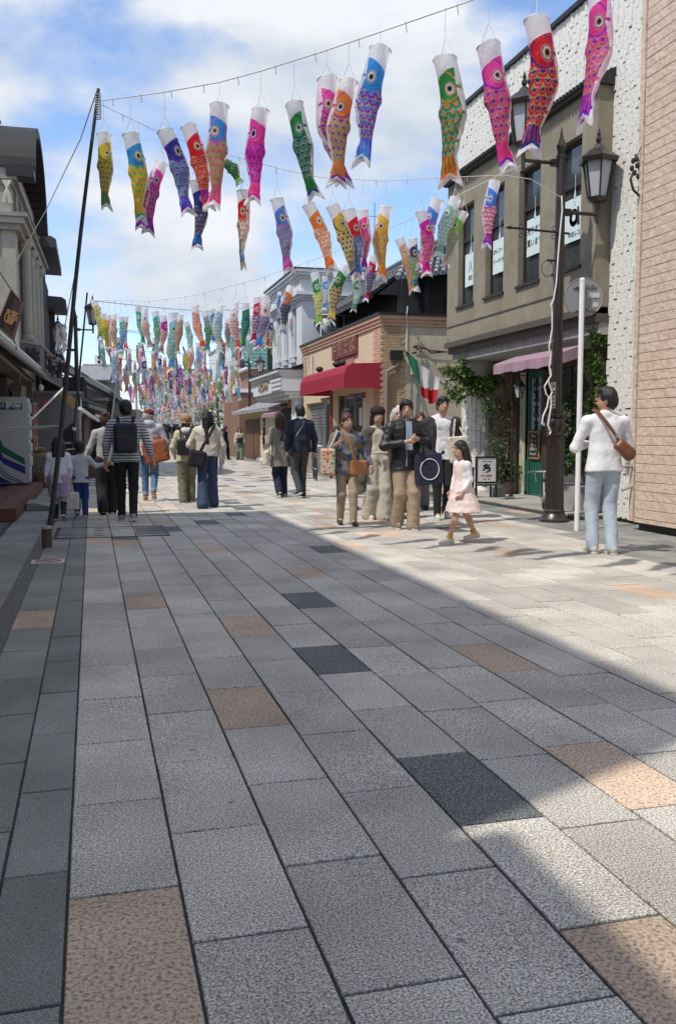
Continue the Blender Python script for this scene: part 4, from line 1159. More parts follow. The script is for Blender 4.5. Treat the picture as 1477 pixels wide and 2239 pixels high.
for k in range(2):
    sidepoly([vmP(-40, 1018 + 5 * k), vmP(3 - 3 * k, 1020 + 6 * k), vmP(14 - 3 * k, 1035 + 6 * k), vmP(54 - 8 * k, 1056), vmP(52 - 8 * k, 1057), vmP(13 - 3 * k, 1037 + 6 * k), vmP(2 - 3 * k, 1022 + 6 * k), vmP(-40, 1020 + 5 * k)], mblue, 'thin_wave', .0005)
sidepoly([vmP(-40, 1040), vmP(0, 1042), vmP(28, 1056), vmP(-40, 1056)], mblue, 'corner_wave')
p = atY(21, 887, vy0); put_text('伊藤園', .155, 'lettering', M['white_paint'], vm, (p.x, yf - .003, p.z), '-y', .001, bold=.003)
p = atY(-2, 887, vy0); q = MB(); q.ell((p.x, yf - .002, p.z), (.05, .003, .035), 10); q.build('leaf_mark', plain('logo_pale', (.45, .55, .2), .5), vm)
for k in range(5):
    q = MB(); q.box(vx1, vx1 + .03, vy0 + .03, vy1 - .03, vz0 + .35 + k * .28, vz0 + .38 + k * .28); sh_ = q.build('rack', M['steel'], vm)
b = MB()
for k in range(5):
    for j in range(8): b.lathe((vx1 + .01, vy0 + .08 + j * .08, vz0 + .385 + k * .28), [(.028, 0), (.028, .15), (.012, .19)], 8)
props(b.build('bottles', mat('bottle_mix', (.12, .3, .1), .4, 0, 9, col2=(.6, .6, .5)), vm), kind='stuff')

# left shop with the tiled pent roof
ls = thing('left_tiled_shop', 'dark old shop with a long tiled pent roof on the left side', 'shop', (-3.4, 19, 0))
M['old_timber'] = mat('old_shop_timber', (.11, .085, .065), .85, .3, 5, stretch=(1, 1, .3), bump=.2)
M['door_timber'] = plain('brown_lattice', (.10, .048, .028), .7, .25)
b = MB(); b.box(-7, -2.35, 12.9, 25.5, 0, 3.6); b.box(-7, -1.75, 21.2, 25.5, 0.0, 2.5); b.build('wall', M['old_timber'], ls)
b = MB()
for k in range(8): b.box(-1.76 - .0, -1.72, 21.4 + k * .5, 21.8 + k * .5, .3, 2.3)
props(b.build('lattice_doors', M['door_timber'], ls), kind='stuff')
E0, E1 = Vector((-1.44, 15.2, 2.84)), Vector((-1.28, 27.0, 2.98))
def pent(parent, E0, E1, wdt, rise, m, tm, n, thick=.1, name='pent_roof'):
    side = Vector((-wdt, 0, rise)); q = MB()
    a, b_, c, d = E0, E1, E1 + side, E0 + side; dn = Vector((0, 0, -thick))
    q.add([a, b_, c, d, a + dn, b_ + dn, c + dn, d + dn], [(0, 3, 2, 1), (4, 5, 6, 7), (0, 1, 5, 4), (1, 2, 6, 5), (2, 3, 7, 6), (3, 0, 4, 7)])
    ro = q.build(name, m, parent); q = MB()
    for k in range(n + 1):
        s = E0.lerp(E1, k / n)
        for j in range(6): q.tube([s + side * (j / 6) + Vector((0, 0, .045)), s + side * ((j + .96) / 6) + Vector((0, 0, .03))], [.065, .052], 7)
    props(q.build('roof_tiles', tm, ro), kind='stuff')
    return ro
pent(ls, E0, E1, 1.0, .42, M['roof_tile'], mat('silvered_tile', (.26, .265, .27), .35, .3, 9), 44)
b = MB(); b.tube([E0 + Vector((.05, -.1, -.1)), E1 + Vector((.05, 0, -.1))], .06, 8); b.build('gutter', plain('gutter_grey', (.17, .165, .15), .5), ls)
b = MB(); b.box(-2.4, -1.5, 15.3, 26.8, 2.58, 2.66)
for k in range(24): b.box(-2.35, -1.5, 15.4 + k * .49, 15.48 + k * .49, 2.66, 2.76)
props(b.build('rafters', M['old_timber'], ls), kind='stuff')
b = MB(); b.prism([(-2.35, 3.25), (-1.62, 2.62), (-2.35, 2.0)], 'y', 24.4, 24.5); b.build('bracket_board', M['old_timber'], ls)
for (x, y) in [(-1.55, 21.3), (-1.5, 24.6)]:
    b = MB(); b.box(x - .07, x + .07, y, y + .14, 0, 2.6); b.build('post', M['old_timber'], ls)
b = MB(); b.box(-2.34, -2.31, 13.2, 21, .2, 2.4); b.build('shop_window', M['shop_dark'], ls)
t = thing('display_stand', 'shop stand with a basket of yellow fruit behind the vending machine', 'stand', (-1.2, 23.2, 0))
b = MB(); b.box(-1.38, -1.05, 22.9, 23.5, .72, .80); b.box(-1.35, -1.3, 22.95, 23.0, 0, .72); b.box(-1.13, -1.08, 22.95, 23.0, 0, .72); b.box(-1.35, -1.08, 23.4, 23.45, 0, .72); b.build('table', plain('pale_wood', (.3, .26, .2), .8), t)
b = MB(); b.lathe((-1.22, 23.2, .8), [(.1, 0), (.15, .1), (.14, .1)], 12); b.build('basket', plain('wicker', (.2, .13, .06), .9, .4, scale=40), t)
b = MB()
for k in range(9): b.ell((-1.22 + random.uniform(-.1, .1), 23.2 + random.uniform(-.1, .1), .92), (.05, .03, .025), 7)
props(b.build('fruit', plain('fruit_yellow', (.5, .33, .08), .6), t), kind='stuff')
t = thing('cloth_cover', 'draped grey cloth hanging under the fruit stand', 'cloth', (-1.2, 22.85, 0))
b = MB()
for k in range(12):
    a0, a1 = k / 12, (k + 1) / 12; w_ = lambda s, z: .02 * math.sin(s * 25) * (1 - z)
    b.add([(-1.4 + .36 * a0, 22.86 + w_(a0, 1), .71), (-1.4 + .36 * a1, 22.86 + w_(a1, 1), .71), (-1.4 + .36 * a1, 22.82 + w_(a1, 0), .12), (-1.4 + .36 * a0, 22.82 + w_(a0, 0), .12)], [(0, 1, 2, 3)])
b.build('drape', plain('grey_cloth', (.17, .15, .13), .9, .2), t)
# hanging brown signboard with gold characters
t = thing('hanging_signboard', 'tilted dark brown signboard with gold characters above the tiled pent roof', 'signboard', atY(25, 690, 19))
q = [atY(25, 634, 19), atY(50, 665, 19), atY(28, 742, 19), atY(-6, 712, 19)]
b = MB(); dn = Vector((.02, .14, .0)); b.add(q + [p + dn for p in q], [(0, 1, 2, 3), (7, 6, 5, 4), (0, 4, 5, 1), (1, 5, 6, 2), (2, 6, 7, 3), (3, 7, 4, 0)]); b.build('board', plain('board_brown', (.045, .02, .014), .5, .2), t)
b = MB()
for k in range(4): 
    a, c = q[k] + Vector((0, -.015, 0)), q[(k + 1) % 4] + Vector((0, -.015, 0)); b.tube([a, c], .02, 5)
b.build('rim', plain('rim_brown', (.10, .055, .04), .5), t)
gm = plain('gold_leaf', (.36, .20, .07), .5, .2)
for k in range(3):
    for j, s in enumerate(['たい', '焼菓', '名代'][k]):
        p = atY(20 + k * 6.5 - j * 4, 687 + k * 3 + j * 14 - 2, 18.96); put_text(s, .15, 'character', gm, t, p, '-y', .002, roll=R(14), bold=.004)
b = MB(); b.tube([q[0], q[0] + Vector((-.3, .2, .5))], .012, 5); b.tube([q[2] + Vector((0, 0, .1)), q[2] + Vector((.12, .3, -.5))], .015, 5); b.build('stay', M['black_steel'], t)

# stone bank-like building with a barrel roof
sg = thing('stone_building', 'old stone building with heavy cornices and a slate barrel roof', 'building', (-3.5, 30, 0))
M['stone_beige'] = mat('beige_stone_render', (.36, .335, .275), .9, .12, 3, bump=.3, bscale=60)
M['stone_dark'] = mat('dark_trim_stone', (.27, .255, .225), .9, .15, 4)  # darker stone tone for mouldings, window frames, rims and roof edges
M['slate'] = mat('slate_roof', (.09, .102, .105), .55, .2, 4)
sl = .022
def sx(x, y): return x + sl * (y - 26)
def sbox(b, x0, x1, y0, y1, z0, z1):
    vs_ = [(sx(x, y), y, z) for z in (z0, z1) for y in (y0, y1) for x in (x0, x1)]
    return b.add(vs_, [(0, 2, 3, 1), (4, 5, 7, 6), (0, 1, 5, 4), (2, 6, 7, 3), (0, 4, 6, 2), (1, 3, 7, 5)])
b = MB(); sbox(b, -8, -1.98, 26, 33.5, 0, 8.2); b.build('wall', M['stone_beige'], sg)
b = MB(); sbox(b, -2.16, -1.82, 25.94, 26.6, 0, 6.7); b.build('corner_pier', M['stone_beige'], sg)
for k in range(4):
    y = 27.6 + k * 1.55
    b = MB(); b.lathe((sx(-1.72, y), y, 3.9), [(.2, 0), (.2, .1), (.15, .16), (.14, 2.55), (.2, 2.65), (.22, 2.8)], 12); b.build('half_column', M['stone_beige'], sg)
for k in range(4):
    y0 = 26.9 + k * 1.55
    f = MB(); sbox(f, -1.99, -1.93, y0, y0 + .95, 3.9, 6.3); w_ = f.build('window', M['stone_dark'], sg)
    f = MB(); sbox(f, -1.93, -1.92, y0 + .12, y0 + .83, 4.0, 6.2); f.build('pane', M['glass'], w_)
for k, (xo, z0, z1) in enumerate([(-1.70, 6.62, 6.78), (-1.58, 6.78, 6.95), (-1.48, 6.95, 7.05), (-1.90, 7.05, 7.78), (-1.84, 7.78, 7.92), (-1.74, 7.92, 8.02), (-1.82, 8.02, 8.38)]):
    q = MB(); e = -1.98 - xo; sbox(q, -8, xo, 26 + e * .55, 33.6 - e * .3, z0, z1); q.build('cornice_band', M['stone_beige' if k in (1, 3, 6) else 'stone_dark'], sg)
q = MB(); sbox(q, -8, -1.80, 25.86, 33.6, 8.38, 8.43); q.build('copper_flashing', plain('copper_brown', (.25, .12, .09), .7), sg)
q = MB()   # wheat-like relief on the frieze
p = atY(16, 418, 25.84)
for s in (-1, 1):
    for k in range(3): q.tube([p + Vector((s * (.02 + .04 * k), 0, .28)), p + Vector((-s * .03 * k, -.02, -.05)), p + Vector((-s * (.05 + .03 * k), 0, -.3))], [.03, .02, .025], 6)
q.build('relief', plain('relief_pale', (.55, .52, .43), .9), sg)
for k in range(5):
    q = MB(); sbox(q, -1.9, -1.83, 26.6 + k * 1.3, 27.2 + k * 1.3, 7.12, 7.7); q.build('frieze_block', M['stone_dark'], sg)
# barrel roof: horizontal slate courses, deep dark overhang towards the street
yc_, ry, rzv, zb_ = 29.4, 3.5, 1.75, 8.25
q = MB(); N = 22
def arc(a, k=1.0): return (yc_ - k * ry * math.cos(a), zb_ + k * rzv * math.sin(a))
for i in range(N):
    a0, a1 = PI * i / N, PI * (i + 1) / N
    (y0, z0), (y1, z1) = arc(a0), arc(a1 + .012)
    y0b, z0b = arc(a0, 1.012)
    nseg = 7
    for s in range(nseg):
        xa = -7.5 + (6.22 / nseg) * s; xb = xa + 6.22 / nseg - .012
        q.add([(xa, y0b, z0b), (xb, y0b, z0b), (xb, y1, z1), (xa, y1, z1), (xa, y0, z0 - .02), (xb, y0, z0 - .02)], [(0, 1, 2, 3), (0, 4, 5, 1)])
props(q.build('slate_courses', M['slate'], sg), kind='stuff')
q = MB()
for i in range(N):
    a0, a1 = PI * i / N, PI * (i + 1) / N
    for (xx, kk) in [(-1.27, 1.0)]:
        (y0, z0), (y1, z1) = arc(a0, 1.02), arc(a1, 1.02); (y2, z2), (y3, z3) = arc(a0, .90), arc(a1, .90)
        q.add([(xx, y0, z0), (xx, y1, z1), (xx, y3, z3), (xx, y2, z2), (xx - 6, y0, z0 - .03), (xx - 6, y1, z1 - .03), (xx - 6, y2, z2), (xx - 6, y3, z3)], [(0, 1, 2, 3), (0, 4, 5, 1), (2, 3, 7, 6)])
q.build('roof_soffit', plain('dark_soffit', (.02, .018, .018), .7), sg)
q = MB(); q.box(-2.0, -1.30, 25.82, 26.5, 8.0, 8.3); q.build('eave_beam', M['black_steel'], sg)
q = MB(); q.box(-2.0, -1.26, 32.3, 33.1, 7.95, 8.3); q.build('eave_beam', M['black_steel'], sg)
q = MB(); q.tube([(-2.35, 28.3 - 1.2 * math.cos(a * .2), 10.0 + .05 * math.sin(a)) for a in range(8)], .1, 6); q.build('ridge_roll', M['slate'], sg)

# two dark buildings beyond it
d1 = thing('dark_grey_building', 'dark building with two stepped grey eaves beyond the stone one', 'building', (-4, 37, 0))
b = MB(); b.box(-8, -1.62, 33.8, 38.5, 0, 7.7); b.build('wall', plain('charcoal_render', (.06, .06, .06), .8), d1)
for (y0, y1, z, xo) in [(33.7, 39.6, 8.1, -1.03), (37.0, 39.6, 6.5, -.83)]:
    q = MB(); q.prism([(-8, z + .45), (xo - .15, z), (xo, z - .1), (xo, z - .38), (-8, z - .2)], 'y', y0, y1); q.build('eave', plain('dark_eave', (.06, .062, .065), .6), d1)
q = MB(); q.box(-1.62, -1.32, 38.5, 39.4, 0, 6.1); q.build('side_wing', plain('charcoal_render2', (.05, .05, .052), .8), d1)
for k in range(7):
    q = MB(); q.box(-1.615, -1.50, 34.1 + k * .62, 34.2 + k * .62, 3.9, 6.9); q.build('mullion_fin', M['slate'], d1)
d2 = thing('dark_low_annex', 'low dark annex with vertical cladding under the stepped eaves', 'building', (-2.6, 42, 0))
b = MB(); b.box(-8, -1.25, 39.7, 45, 0, 4.6); b.build('wall', M['black_plaster'], d2)
b = MB(); b.box(-8, -1.1, 39.6, 45.1, 4.6, 4.75); b.build('roof', M['slate'], d2)
# angular lettered fascia panel
t = thing('lettered_fascia', 'angled dark fascia with big black characters under the stone building', 'signboard', atY(90, 800, 27))
a0, a1, a2 = atY(46, 746, 26.5), atY(88, 753, 26.6), atY(137, 800, 30.5)
c0, c1, c2 = atY(46, 800, 26.5), atY(90, 822, 26.6), atY(137, 848, 30.5)
b = MB(); bk = Vector((-.3, .5, 0)); b.add([a0, a1, a2, c0, c1, c2, a0 + bk, a1 + bk, a2 + bk], [(0, 3, 4, 1), (1, 4, 5, 2), (0, 1, 7, 6), (1, 2, 8, 7)]); b.build('panel', plain('fascia_grey', (.12, .115, .105), .7, .2), t)
b = MB(); b.tube([a0, a1, a2], .04, 6); b.tube([c0, c1, c2], .03, 6); b.build('rim', M['stone_dark'], t)
d = (a2 - a1).normalized(); ang = math.atan2(d.y, d.x)
for k, s in enumerate('丸徳屋'):
    p = a1.lerp(a2, .22 + .27 * k).lerp(c1.lerp(c2, .22 + .27 * k), .5) + Vector((.02, -.06, 0))
    put_text(s, .62, 'character', M['ink'], t, p, '-y', .03, rz=ang * .55, bold=.02)
p = a0.lerp(c1, .5) + Vector((0, -.03, 0)); put_text('井', .5, 'crest', M['ink'], t, p, '-y', .03, bold=.02)

# grey and white shop, black storehouse row following the bend of the street
g1 = thing('grey_panel_shop', 'plain grey-panelled shop with a white pillar behind the children', 'shop', (-1.6, 33, 0))
x0 = atY(118, 900, 30).x; x1 = atY(172, 900, 30).x
b = MB(); b.box(-5, x1, 30, 36.0, 0, 2.52); b.build('wall', plain('grey_panel', (.17, .175, .18), .6, .06), g1)
b = MB(); b.box(x1 + .002, x1 + .05, 30.02, 31.2, 0, 2.5); b.box(x1 + .002, x1 + .06, 30.02, 36.0, 1.95, 2.5); b.build('white_pillar', plain('pillar_grey', (.42, .43, .44), .6), g1)
q = MB(); q.box(x1 + .002, x1 + .03, 31.3, 35.9, .1, 1.94); q.build('louvre_shutter', plain('shutter_tan', (.14, .125, .10), .7), g1)
a, c = atY(135, 945, 29.98), atY(160, 1000, 29.98)
q = MB(); q.add([(a.x, 29.98, a.z), (c.x + .1, 29.98, a.z + .35), (c.x + .1, 29.98, c.z - .4), (a.x, 29.98, c.z - .4)], [(0, 3, 2, 1)]); q.build('black_opening', M['ink'], g1)
q = MB(); q.box(a.x + .05, c.x, 29.95, 29.97, .95, 1.02); q.build('grey_bar', M['steel'], g1)
q = MB(); q.box(-5, x1 + .15, 29.9, 36.0, 2.52, 2.60); q.build('roof_edge', M['stone_dark'], g1)
kb = thing('black_storehouse', 'black plastered storehouse with striped boards and a long tiled roof edge', 'storehouse', (-1, 42, 0))
def bx(y, off=0): return -1.0 + .1 * (y - 31) + off
b = MB()
for (o0, o1, z0, z1) in [(-6, -.35, 0, 3.35)]:
    vs_ = [(bx(y, o), y, z) for z in (z0, z1) for y in (36.05, 52) for o in (o0, o1)]
    b.add(vs_, [(0, 2, 3, 1), (4, 5, 7, 6), (0, 1, 5, 4), (2, 6, 7, 3), (0, 4, 6, 2), (1, 3, 7, 5)])
b.box(-6, -.2, 34.2, 36.0, 2.6, 3.3)
b.build('wall', M['black_plaster'], kb)
for k in range(9):
    q = MB(); q.box(-.95 + k * .095, -.88 + k * .095, 34.16, 34.2, 2.55, 3.2); q.build('board', plain('blue_black_board', (.03, .033, .045), .6), kb)
pent(kb, Vector((bx(31.5), 31.5, 3.62)), Vector((bx(52), 52, 3.62)), 2.4, 1.1, M['roof_tile'], mat('silvered_tile', (.26, .265, .27), .35, .3, 9), 50, .18, 'roof')
pent(kb, Vector((bx(36.2, .42), 36.2, 2.42)), Vector((bx(44, .42), 44, 2.42)), .8, .3, M['roof_tile'], M['roof_tile'], 22, .15, 'lower_roof')
ar = thing('arched_brown_shop', 'brown shopfront with a rounded arch among the black storehouses', 'shop', (.6, 47, 0))
p0, p1 = atY(214, 868, 45), atY(234, 880, 45)
b = MB(); b.box(-2, p1.x, 45, 49, 0, 2.85); b.build('wall', plain('brown_plaster', (.13, .105, .085), .85), ar)
b = MB(); b.box(-2, p1.x + .08, 44.9, 49.1, 2.85, 2.98); b.build('cornice', plain('cornice_pale', (.3, .27, .23), .8), ar)
b = MB(); b.prism([(p1.x - .45 + .28 * math.cos(PI * k / 10), 1.9 + .35 * math.sin(PI * k / 10)) for k in range(11)] + [(p1.x - .73, .1), (p1.x - .17, .1)], 'y', 44.95, 44.99); b.build('arch_opening', M['ink'], ar)
f1 = thing('far_black_house', 'far black gabled house where the street bends', 'house', (2.0, 60, 0))
def bx2(y, off=0): return 1.45 + .1 * (y - 53) + off
b = MB(); vs_ = [(bx2(y, o), y, z) for z in (0, 3.1) for y in (52.6, 76) for o in (-6, -.2)]
b.add(vs_, [(0, 2, 3, 1), (4, 5, 7, 6), (0, 1, 5, 4), (2, 6, 7, 3), (0, 4, 6, 2), (1, 3, 7, 5)]); b.build('wall', M['black_plaster'], f1)
pent(f1, Vector((bx2(52), 52, 3.45)), Vector((bx2(66), 66, 3.1)), 1.6, .7, M['roof_tile'], M['roof_tile'], 26, .15, 'roof')
f2 = thing('far_grey_shop', 'distant grey shopfront past the black houses', 'shop', (4, 85, 0))
b = MB(); vs_ = [(1.45 + .1 * (y - 53) + o, y, z) for z in (0, 3.3) for y in (76.5, 127) for o in (-6, 0)]
b.add(vs_, [(0, 2, 3, 1), (4, 5, 7, 6), (0, 1, 5, 4), (2, 6, 7, 3), (0, 4, 6, 2), (1, 3, 7, 5)]); b.build('wall', plain('far_grey', (.2, .195, .19), .85, .3, scale=.7), f2)
block('roof_block', 'pale building with a corrugated roof edge and air conditioners behind the storehouses', 185, 262, 800, 66, 8, (.42, .41, .36), 2)
t = thing('air_conditioner', 'pair of stacked white air conditioner units on the pale roof', 'air conditioner', atY(217, 793, 66))
for k in range(2):
    p = atY(217, 791 - 10 * k, 66); b = MB(); b.box(p.x - .3, p.x + .3, 66.2, 66.6, p.z - .17, p.z + .15); u_ = b.build('unit', M['white_paint'], t)
    b = MB(); b.lathe((0, 0, 0), [(.11, 0), (.11, .01)], 12); 
    for i in range(len(b.v)): x, y, z = b.v[i]; b.v[i] = (p.x + x, 66.18 - z, p.z + y)
    b.build('fan_grille', M['black_steel'], u_)
tile_b = thing('long_tiled_roof_house', 'house with a long grey tiled roof behind the storehouses', 'house', (2, 60, 0))
p0, p1 = atY(185, 852, 58), atY(262, 852, 58)
b = MB(); b.box(p0.x, p1.x, 58, 63, 0, p0.z + .5); b.build('wall', plain('pale_olive', (.32, .33, .28), .85), tile_b)
b = MB(); b.add([(p0.x - .3, 57.4, p0.z + .5), (p1.x + .3, 57.4, p0.z + .5), (p1.x - .4, 60, p0.z + 1.5), (p0.x, 60, p0.z + 1.5)], [(0, 1, 2, 3)]); ro = b.build('roof', M['roof_tile'], tile_b)
b = MB()
for k in range(22):
    x = p0.x - .2 + k * (p1.x - p0.x) / 21
    b.tube([(x, 57.4, p0.z + .54), (x - .15, 60, p0.z + 1.54)], .06, 5)
props(b.build('roof_tiles', mat('silvered_tile', (.26, .265, .27), .35, .3, 9), ro), kind='stuff')
# rolled tan awning on white pole
t = thing('rolled_awning', 'tan awning folded on a white slanting arm beside the leaning pole', 'awning', atY(140, 850, 22))
a, c, e = atY(68, 918, 21.5), atY(140, 848, 22), atY(172, 880, 23.5)
b = MB(); b.tube([a, c], .022, 7); b.build('arm', M['white_paint'], t)
b = MB(); dz = Vector((0, 0, -.16))
for k in range(10):
    q0, q1 = c.lerp(e, k / 10), c.lerp(e, (k + 1) / 10); w0, w1 = .04 * math.sin(k * 1.9), .04 * math.sin((k + 1) * 1.9)
    b.add([q0, q1, q1 + dz + Vector((-.12, 0, w1)), q0 + dz + Vector((-.12, 0, w0))], [(0, 1, 2, 3)])
b.build('cloth', plain('tan_cloth', (.26, .18, .09), .9, .2), t)
b = MB(); b.tube([atY(175, 893, 24), atY(215, 920, 30)], .05, 6); b.tube([atY(210, 908, 32), atY(240, 922, 38)], .05, 6)
t = thing('shop_canopy_tube', 'pale canopy rails along the left shops behind the family', 'canopy rail', atY(190, 900, 26)); b.build('rails', M['white_paint'], t)
print('left side', round(time.time() - T0, 1))

# ================================================================== STREET FURNITURE
def lamp(name, label, base, h, zl, zr, rz=0.0, s=1.0, extras=False, lean=None):
    t = thing(name, label, 'street lamp', base, 0, 'lantern street lamps')
    B = Vector(base); n = 20 if extras else 12
    cs, sn = math.cos(rz), math.sin(rz)
    b = MB(); b.lathe(B, [(.215, 0), (.215, .03), (.19, .05), (.165, .10), (.15, .12), (.15, .15), (.155, .16), (.135, .18)], n); b.build('foot', M['lamp_brown'], t, smooth=35)
    b = MB()
    nn = 32 if extras else 12
    prof = [(.135, .18), (.118, 1.22)]
    vs_, fs_ = [], []
    for (r_, z) in prof:
        for k in range(nn):
            w = 2 * PI * k / nn; q = r_ * (1.0 if k % 2 else .93); vs_.append((B.x + q * math.cos(w), B.y + q * math.sin(w), B.z + z))
    for k in range(nn): fs_.append((k, (k + 1) % nn, nn + (k + 1) % nn, nn + k))
    b.add(vs_, fs_); b.build('fluted_shaft', M['lamp_brown'], t)
    b = MB(); b.lathe(B, [(.118, 1.22), (.14, 1.24), (.14, 1.27), (.115, 1.29), (.13, 1.33), (.145, 1.39), (.13, 1.45), (.115, 1.48), (.14, 1.5), (.14, 1.53), (.1, 1.55)], n); b.build('collar', M['lamp_brown'], t, smooth=30)
    b = MB(); b.lathe(B, [(.078, 1.55), (.066, h - .75), (.064, h - .45), (.074, h - .44), (.074, h - .40), (.05, h - .38)], n); b.build('pole', M['lamp_brown'], t, smooth=30)
    b = MB(); b.lathe(B, [(.05, h - .38), (.075, h - .28), (.05, h - .22), (.028, h - .15), (.0, h)], 8); b.build('spear_finial', M['lamp_brown'], t)
    for (zz, sd) in ((zl, -1), (zr, 1)):
        if zz is None: continue
        L_ = .58
        P = B + Vector((sd * L_ * cs, sd * L_ * sn, zz))
        b = MB(); b.tube([B + Vector((0, 0, zz)), P], .026, 8); b.tube([P - Vector((0, 0, .12)), P + Vector((0, 0, .16))], [.028, .035], 8)
        b.obox(B + Vector((sd * .1 * cs, sd * .1 * sn, zz)), .12, .07, .09, Euler((0, 0, rz)))
        ar_ = b.build('arm', M['lamp_brown'], t)
        c = P + Vector((0, 0, .16))
        b = MB(); b.lathe(c, [(.03, 0), (.10, .01), (.14, .03), (.15, .06), (.15, .075), (.12, .075)], 6)
        for k in range(6):
            w = 2 * PI * k / 6 + .2; b.tube([c + Vector((.14 * math.cos(w), .14 * math.sin(w), .07)), c + Vector((.215 * math.cos(w), .215 * math.sin(w), .56))], .014, 5)
        b.lathe(c, [(.22, .55), (.28, .545), (.30, .60), (.23, .65), (.14, .72), (.11, .735), (.06, .80), (.03, .82)], 6, ph=.2)
        b.lathe(c, [(.02, .82), (.042, .86), (.042, .89), (.02, .92), (.03, .95), (0.0, 1.04)], 8)
        b.build('lantern_frame', M['lamp_brown'], t)
        b = MB(); b.lathe(c, [(.125, .075), (.20, .55)], 6, ph=.2); b.build('lantern_pane', M['pane'], t)
    return t
Lb = Vector((6.41, 11.82, 0))
lamp('street_lamp', 'dark brown street lamp with two lanterns and a fluted foot before the olive bay', Lb, 5.53, 5.02, 4.36, 0.0, extras=True)
lamp('street_lamp', 'left street lamp with its tall lantern over the road beside the grey shop', (-.44, 33, 0), 5.55, 4.15, 4.85)
lamp('street_lamp', 'street lamp in front of the brown block down the right side', (8.05, 47.6, 0), 5.5, 5.0, 4.3)
lamp('street_lamp', 'distant street lamp by the black storehouse roof edge', (1.75, 62, 0), 5.3, 4.0, None)
lamp('street_lamp', 'small distant street lamp left of the white building', (8.4, 66, 0), 5.5, 4.9, 4.3)
t = thing('banner_bracket', 'black iron bracket with ring ends on the near lamp post', 'bracket', Lb + Vector((0, -.06, 4.06)))
a = Lb + Vector((0, -.05, 4.06)); b = MB(); b.tube([a + Vector((.12, 0, .0)), a + Vector((-.78, 0, .03))], .016, 6); b.tube([a + Vector((-.78, 0, .03)), a + Vector((-.86, 0, .03))], [.03, .002], 6)
for xx in (-.62, -.12):
    for dz in (-.06, .06): b.tube([a + Vector((xx + .03 * math.cos(k * PI / 4), 0, dz + .03 * math.sin(k * PI / 4))) for k in range(9)], .006, 4)
b.build('bar', M['black_steel'], t)
t = thing('post_plate', 'narrow black address plate with white edge on the lamp post', 'plate', Lb + Vector((-.1, -.1, 1.85)))
b = MB(); b.box(Lb.x - .15, Lb.x - .085, Lb.y - .13, Lb.y - .115, 1.62, 1.98); b.build('rim', M['white_paint'], t)
b = MB(); b.box(Lb.x - .143, Lb.x - .092, Lb.y - .134, Lb.y - .13, 1.63, 1.97); b.build('plate', M['ink'], t)
for k, s in enumerate('川越一番街通'): put_text(s, .05, 'lettering', M['white_paint'], t, (Lb.x - .118, Lb.y - .136, 1.94 - k * .055), '-y', .0005)
# knotted white rope along the lamp post
t = thing('knotted_rope', 'loose white rope knotted down the near lamp post', 'rope', Lb + Vector((-.1, -.12, 4)))
b = MB(); pts = []
for (u, v) in [(1227, 428), (1228, 460), (1224, 500), (1219, 560), (1215, 620), (1209, 655), (1203, 668), (1206, 680), (1206, 720), (1199, 760), (1203, 778), (1200, 800), (1202, 820)]: pts.append(atY(u, v, 11.68))
b.tube(pts, .011, 6)
b.tube([atY(u, v, 11.67) for (u, v) in [(1202, 806), (1204, 820), (1197, 832), (1189, 845), (1193, 862), (1200, 870), (1206, 858), (1200, 842), (1198, 830)]], .011, 6)
b.tube([atY(u, v, 11.66) for (u, v) in [(1199, 868), (1195, 890), (1186, 910), (1184, 927), (1189, 931), (1187, 925)]], .012, 6)
b.tube([atY(u, v, 11.66) for (u, v) in [(1203, 862), (1204, 885), (1199, 915), (1197, 930), (1203, 945), (1200, 950)]], .012, 6)
b.build('rope_run', M['white_rope'], t)
t = thing('iron_ring', 'iron ring clipped to the near lamp post below the bracket', 'ring', atY(1198, 585, 11.75))
c = atY(1196, 587, 11.72); b = MB(); b.tube([c + Vector((.09 * math.cos(k * PI / 8), 0, .11 * math.sin(k * PI / 8))) for k in range(17)], .006, 5); b.tube([c + Vector((.0, 0, .11)), Lb + Vector((-.05, -.05, c.z + .12))], .018, 5)
b.build('loop', M['black_steel'], t)

# round road sign seen from behind on a white pole
wp = Vector((6.08, 10.6, 0))
t = thing('road_sign', 'round road sign seen from behind on a white pole beside the lamp', 'road sign', wp)
b = MB(); b.tube([wp, wp + Vector((0, 0, 3.2))], .033, 14); b.lathe(wp, [(.036, 3.2), (.036, 3.22), (.02, 3.24)], 12); b.build('pole', M['white_paint'], t)
c = atY(1275, 650, 10.68); ang = R(-22)
rm = Euler((PI / 2, 0, ang)).to_matrix()
M['sign_back'] = plain('sign_back_grey', (.25, .245, .24), .5, .1, metal=.2)
b = MB(); b.lathe((0, 0, 0), [(.235, -.004), (.243, -.01), (.25, 0), (.243, .01), (.235, .004), (.0, .004)], 48)
b.v = [tuple(c + rm @ Vector(p)) for p in b.v]; b.build('disc', M['sign_back'], t)
for dz in (.14, -.16):
    b = MB(); b.obox(c + rm @ Vector((.005, dz, .014)), .29, .045, .018, rm); b.obox(c + rm @ Vector((-.05, dz, .04)), .10, .03, .05, rm)
    b.build('bracket', M['sign_back'], t)
b = MB(); b.obox(c + rm @ Vector((.12, .02, .008)), .15, .06, .008, rm); b.obox(c + rm @ Vector((.15, -.1, .008)), .07, .06, .006, rm); b.build('sticker', plain('sticker', (.5, .49, .46), .5), t)
b = MB()
for dz in (.14, -.16):
    for k in range(4): b.obox(c + rm @ Vector((.03 + .022 * k + .02 * (k // 2), dz, .026)), .01, .022, .006, rm)
props(b.build('slot', M['ink'], t), kind='stuff')
t = thing('small_wall_wiring', 'black cable bundle and fittings at the edge of the white pier', 'wiring', atY(1387, 370, 10.9))
b = MB()
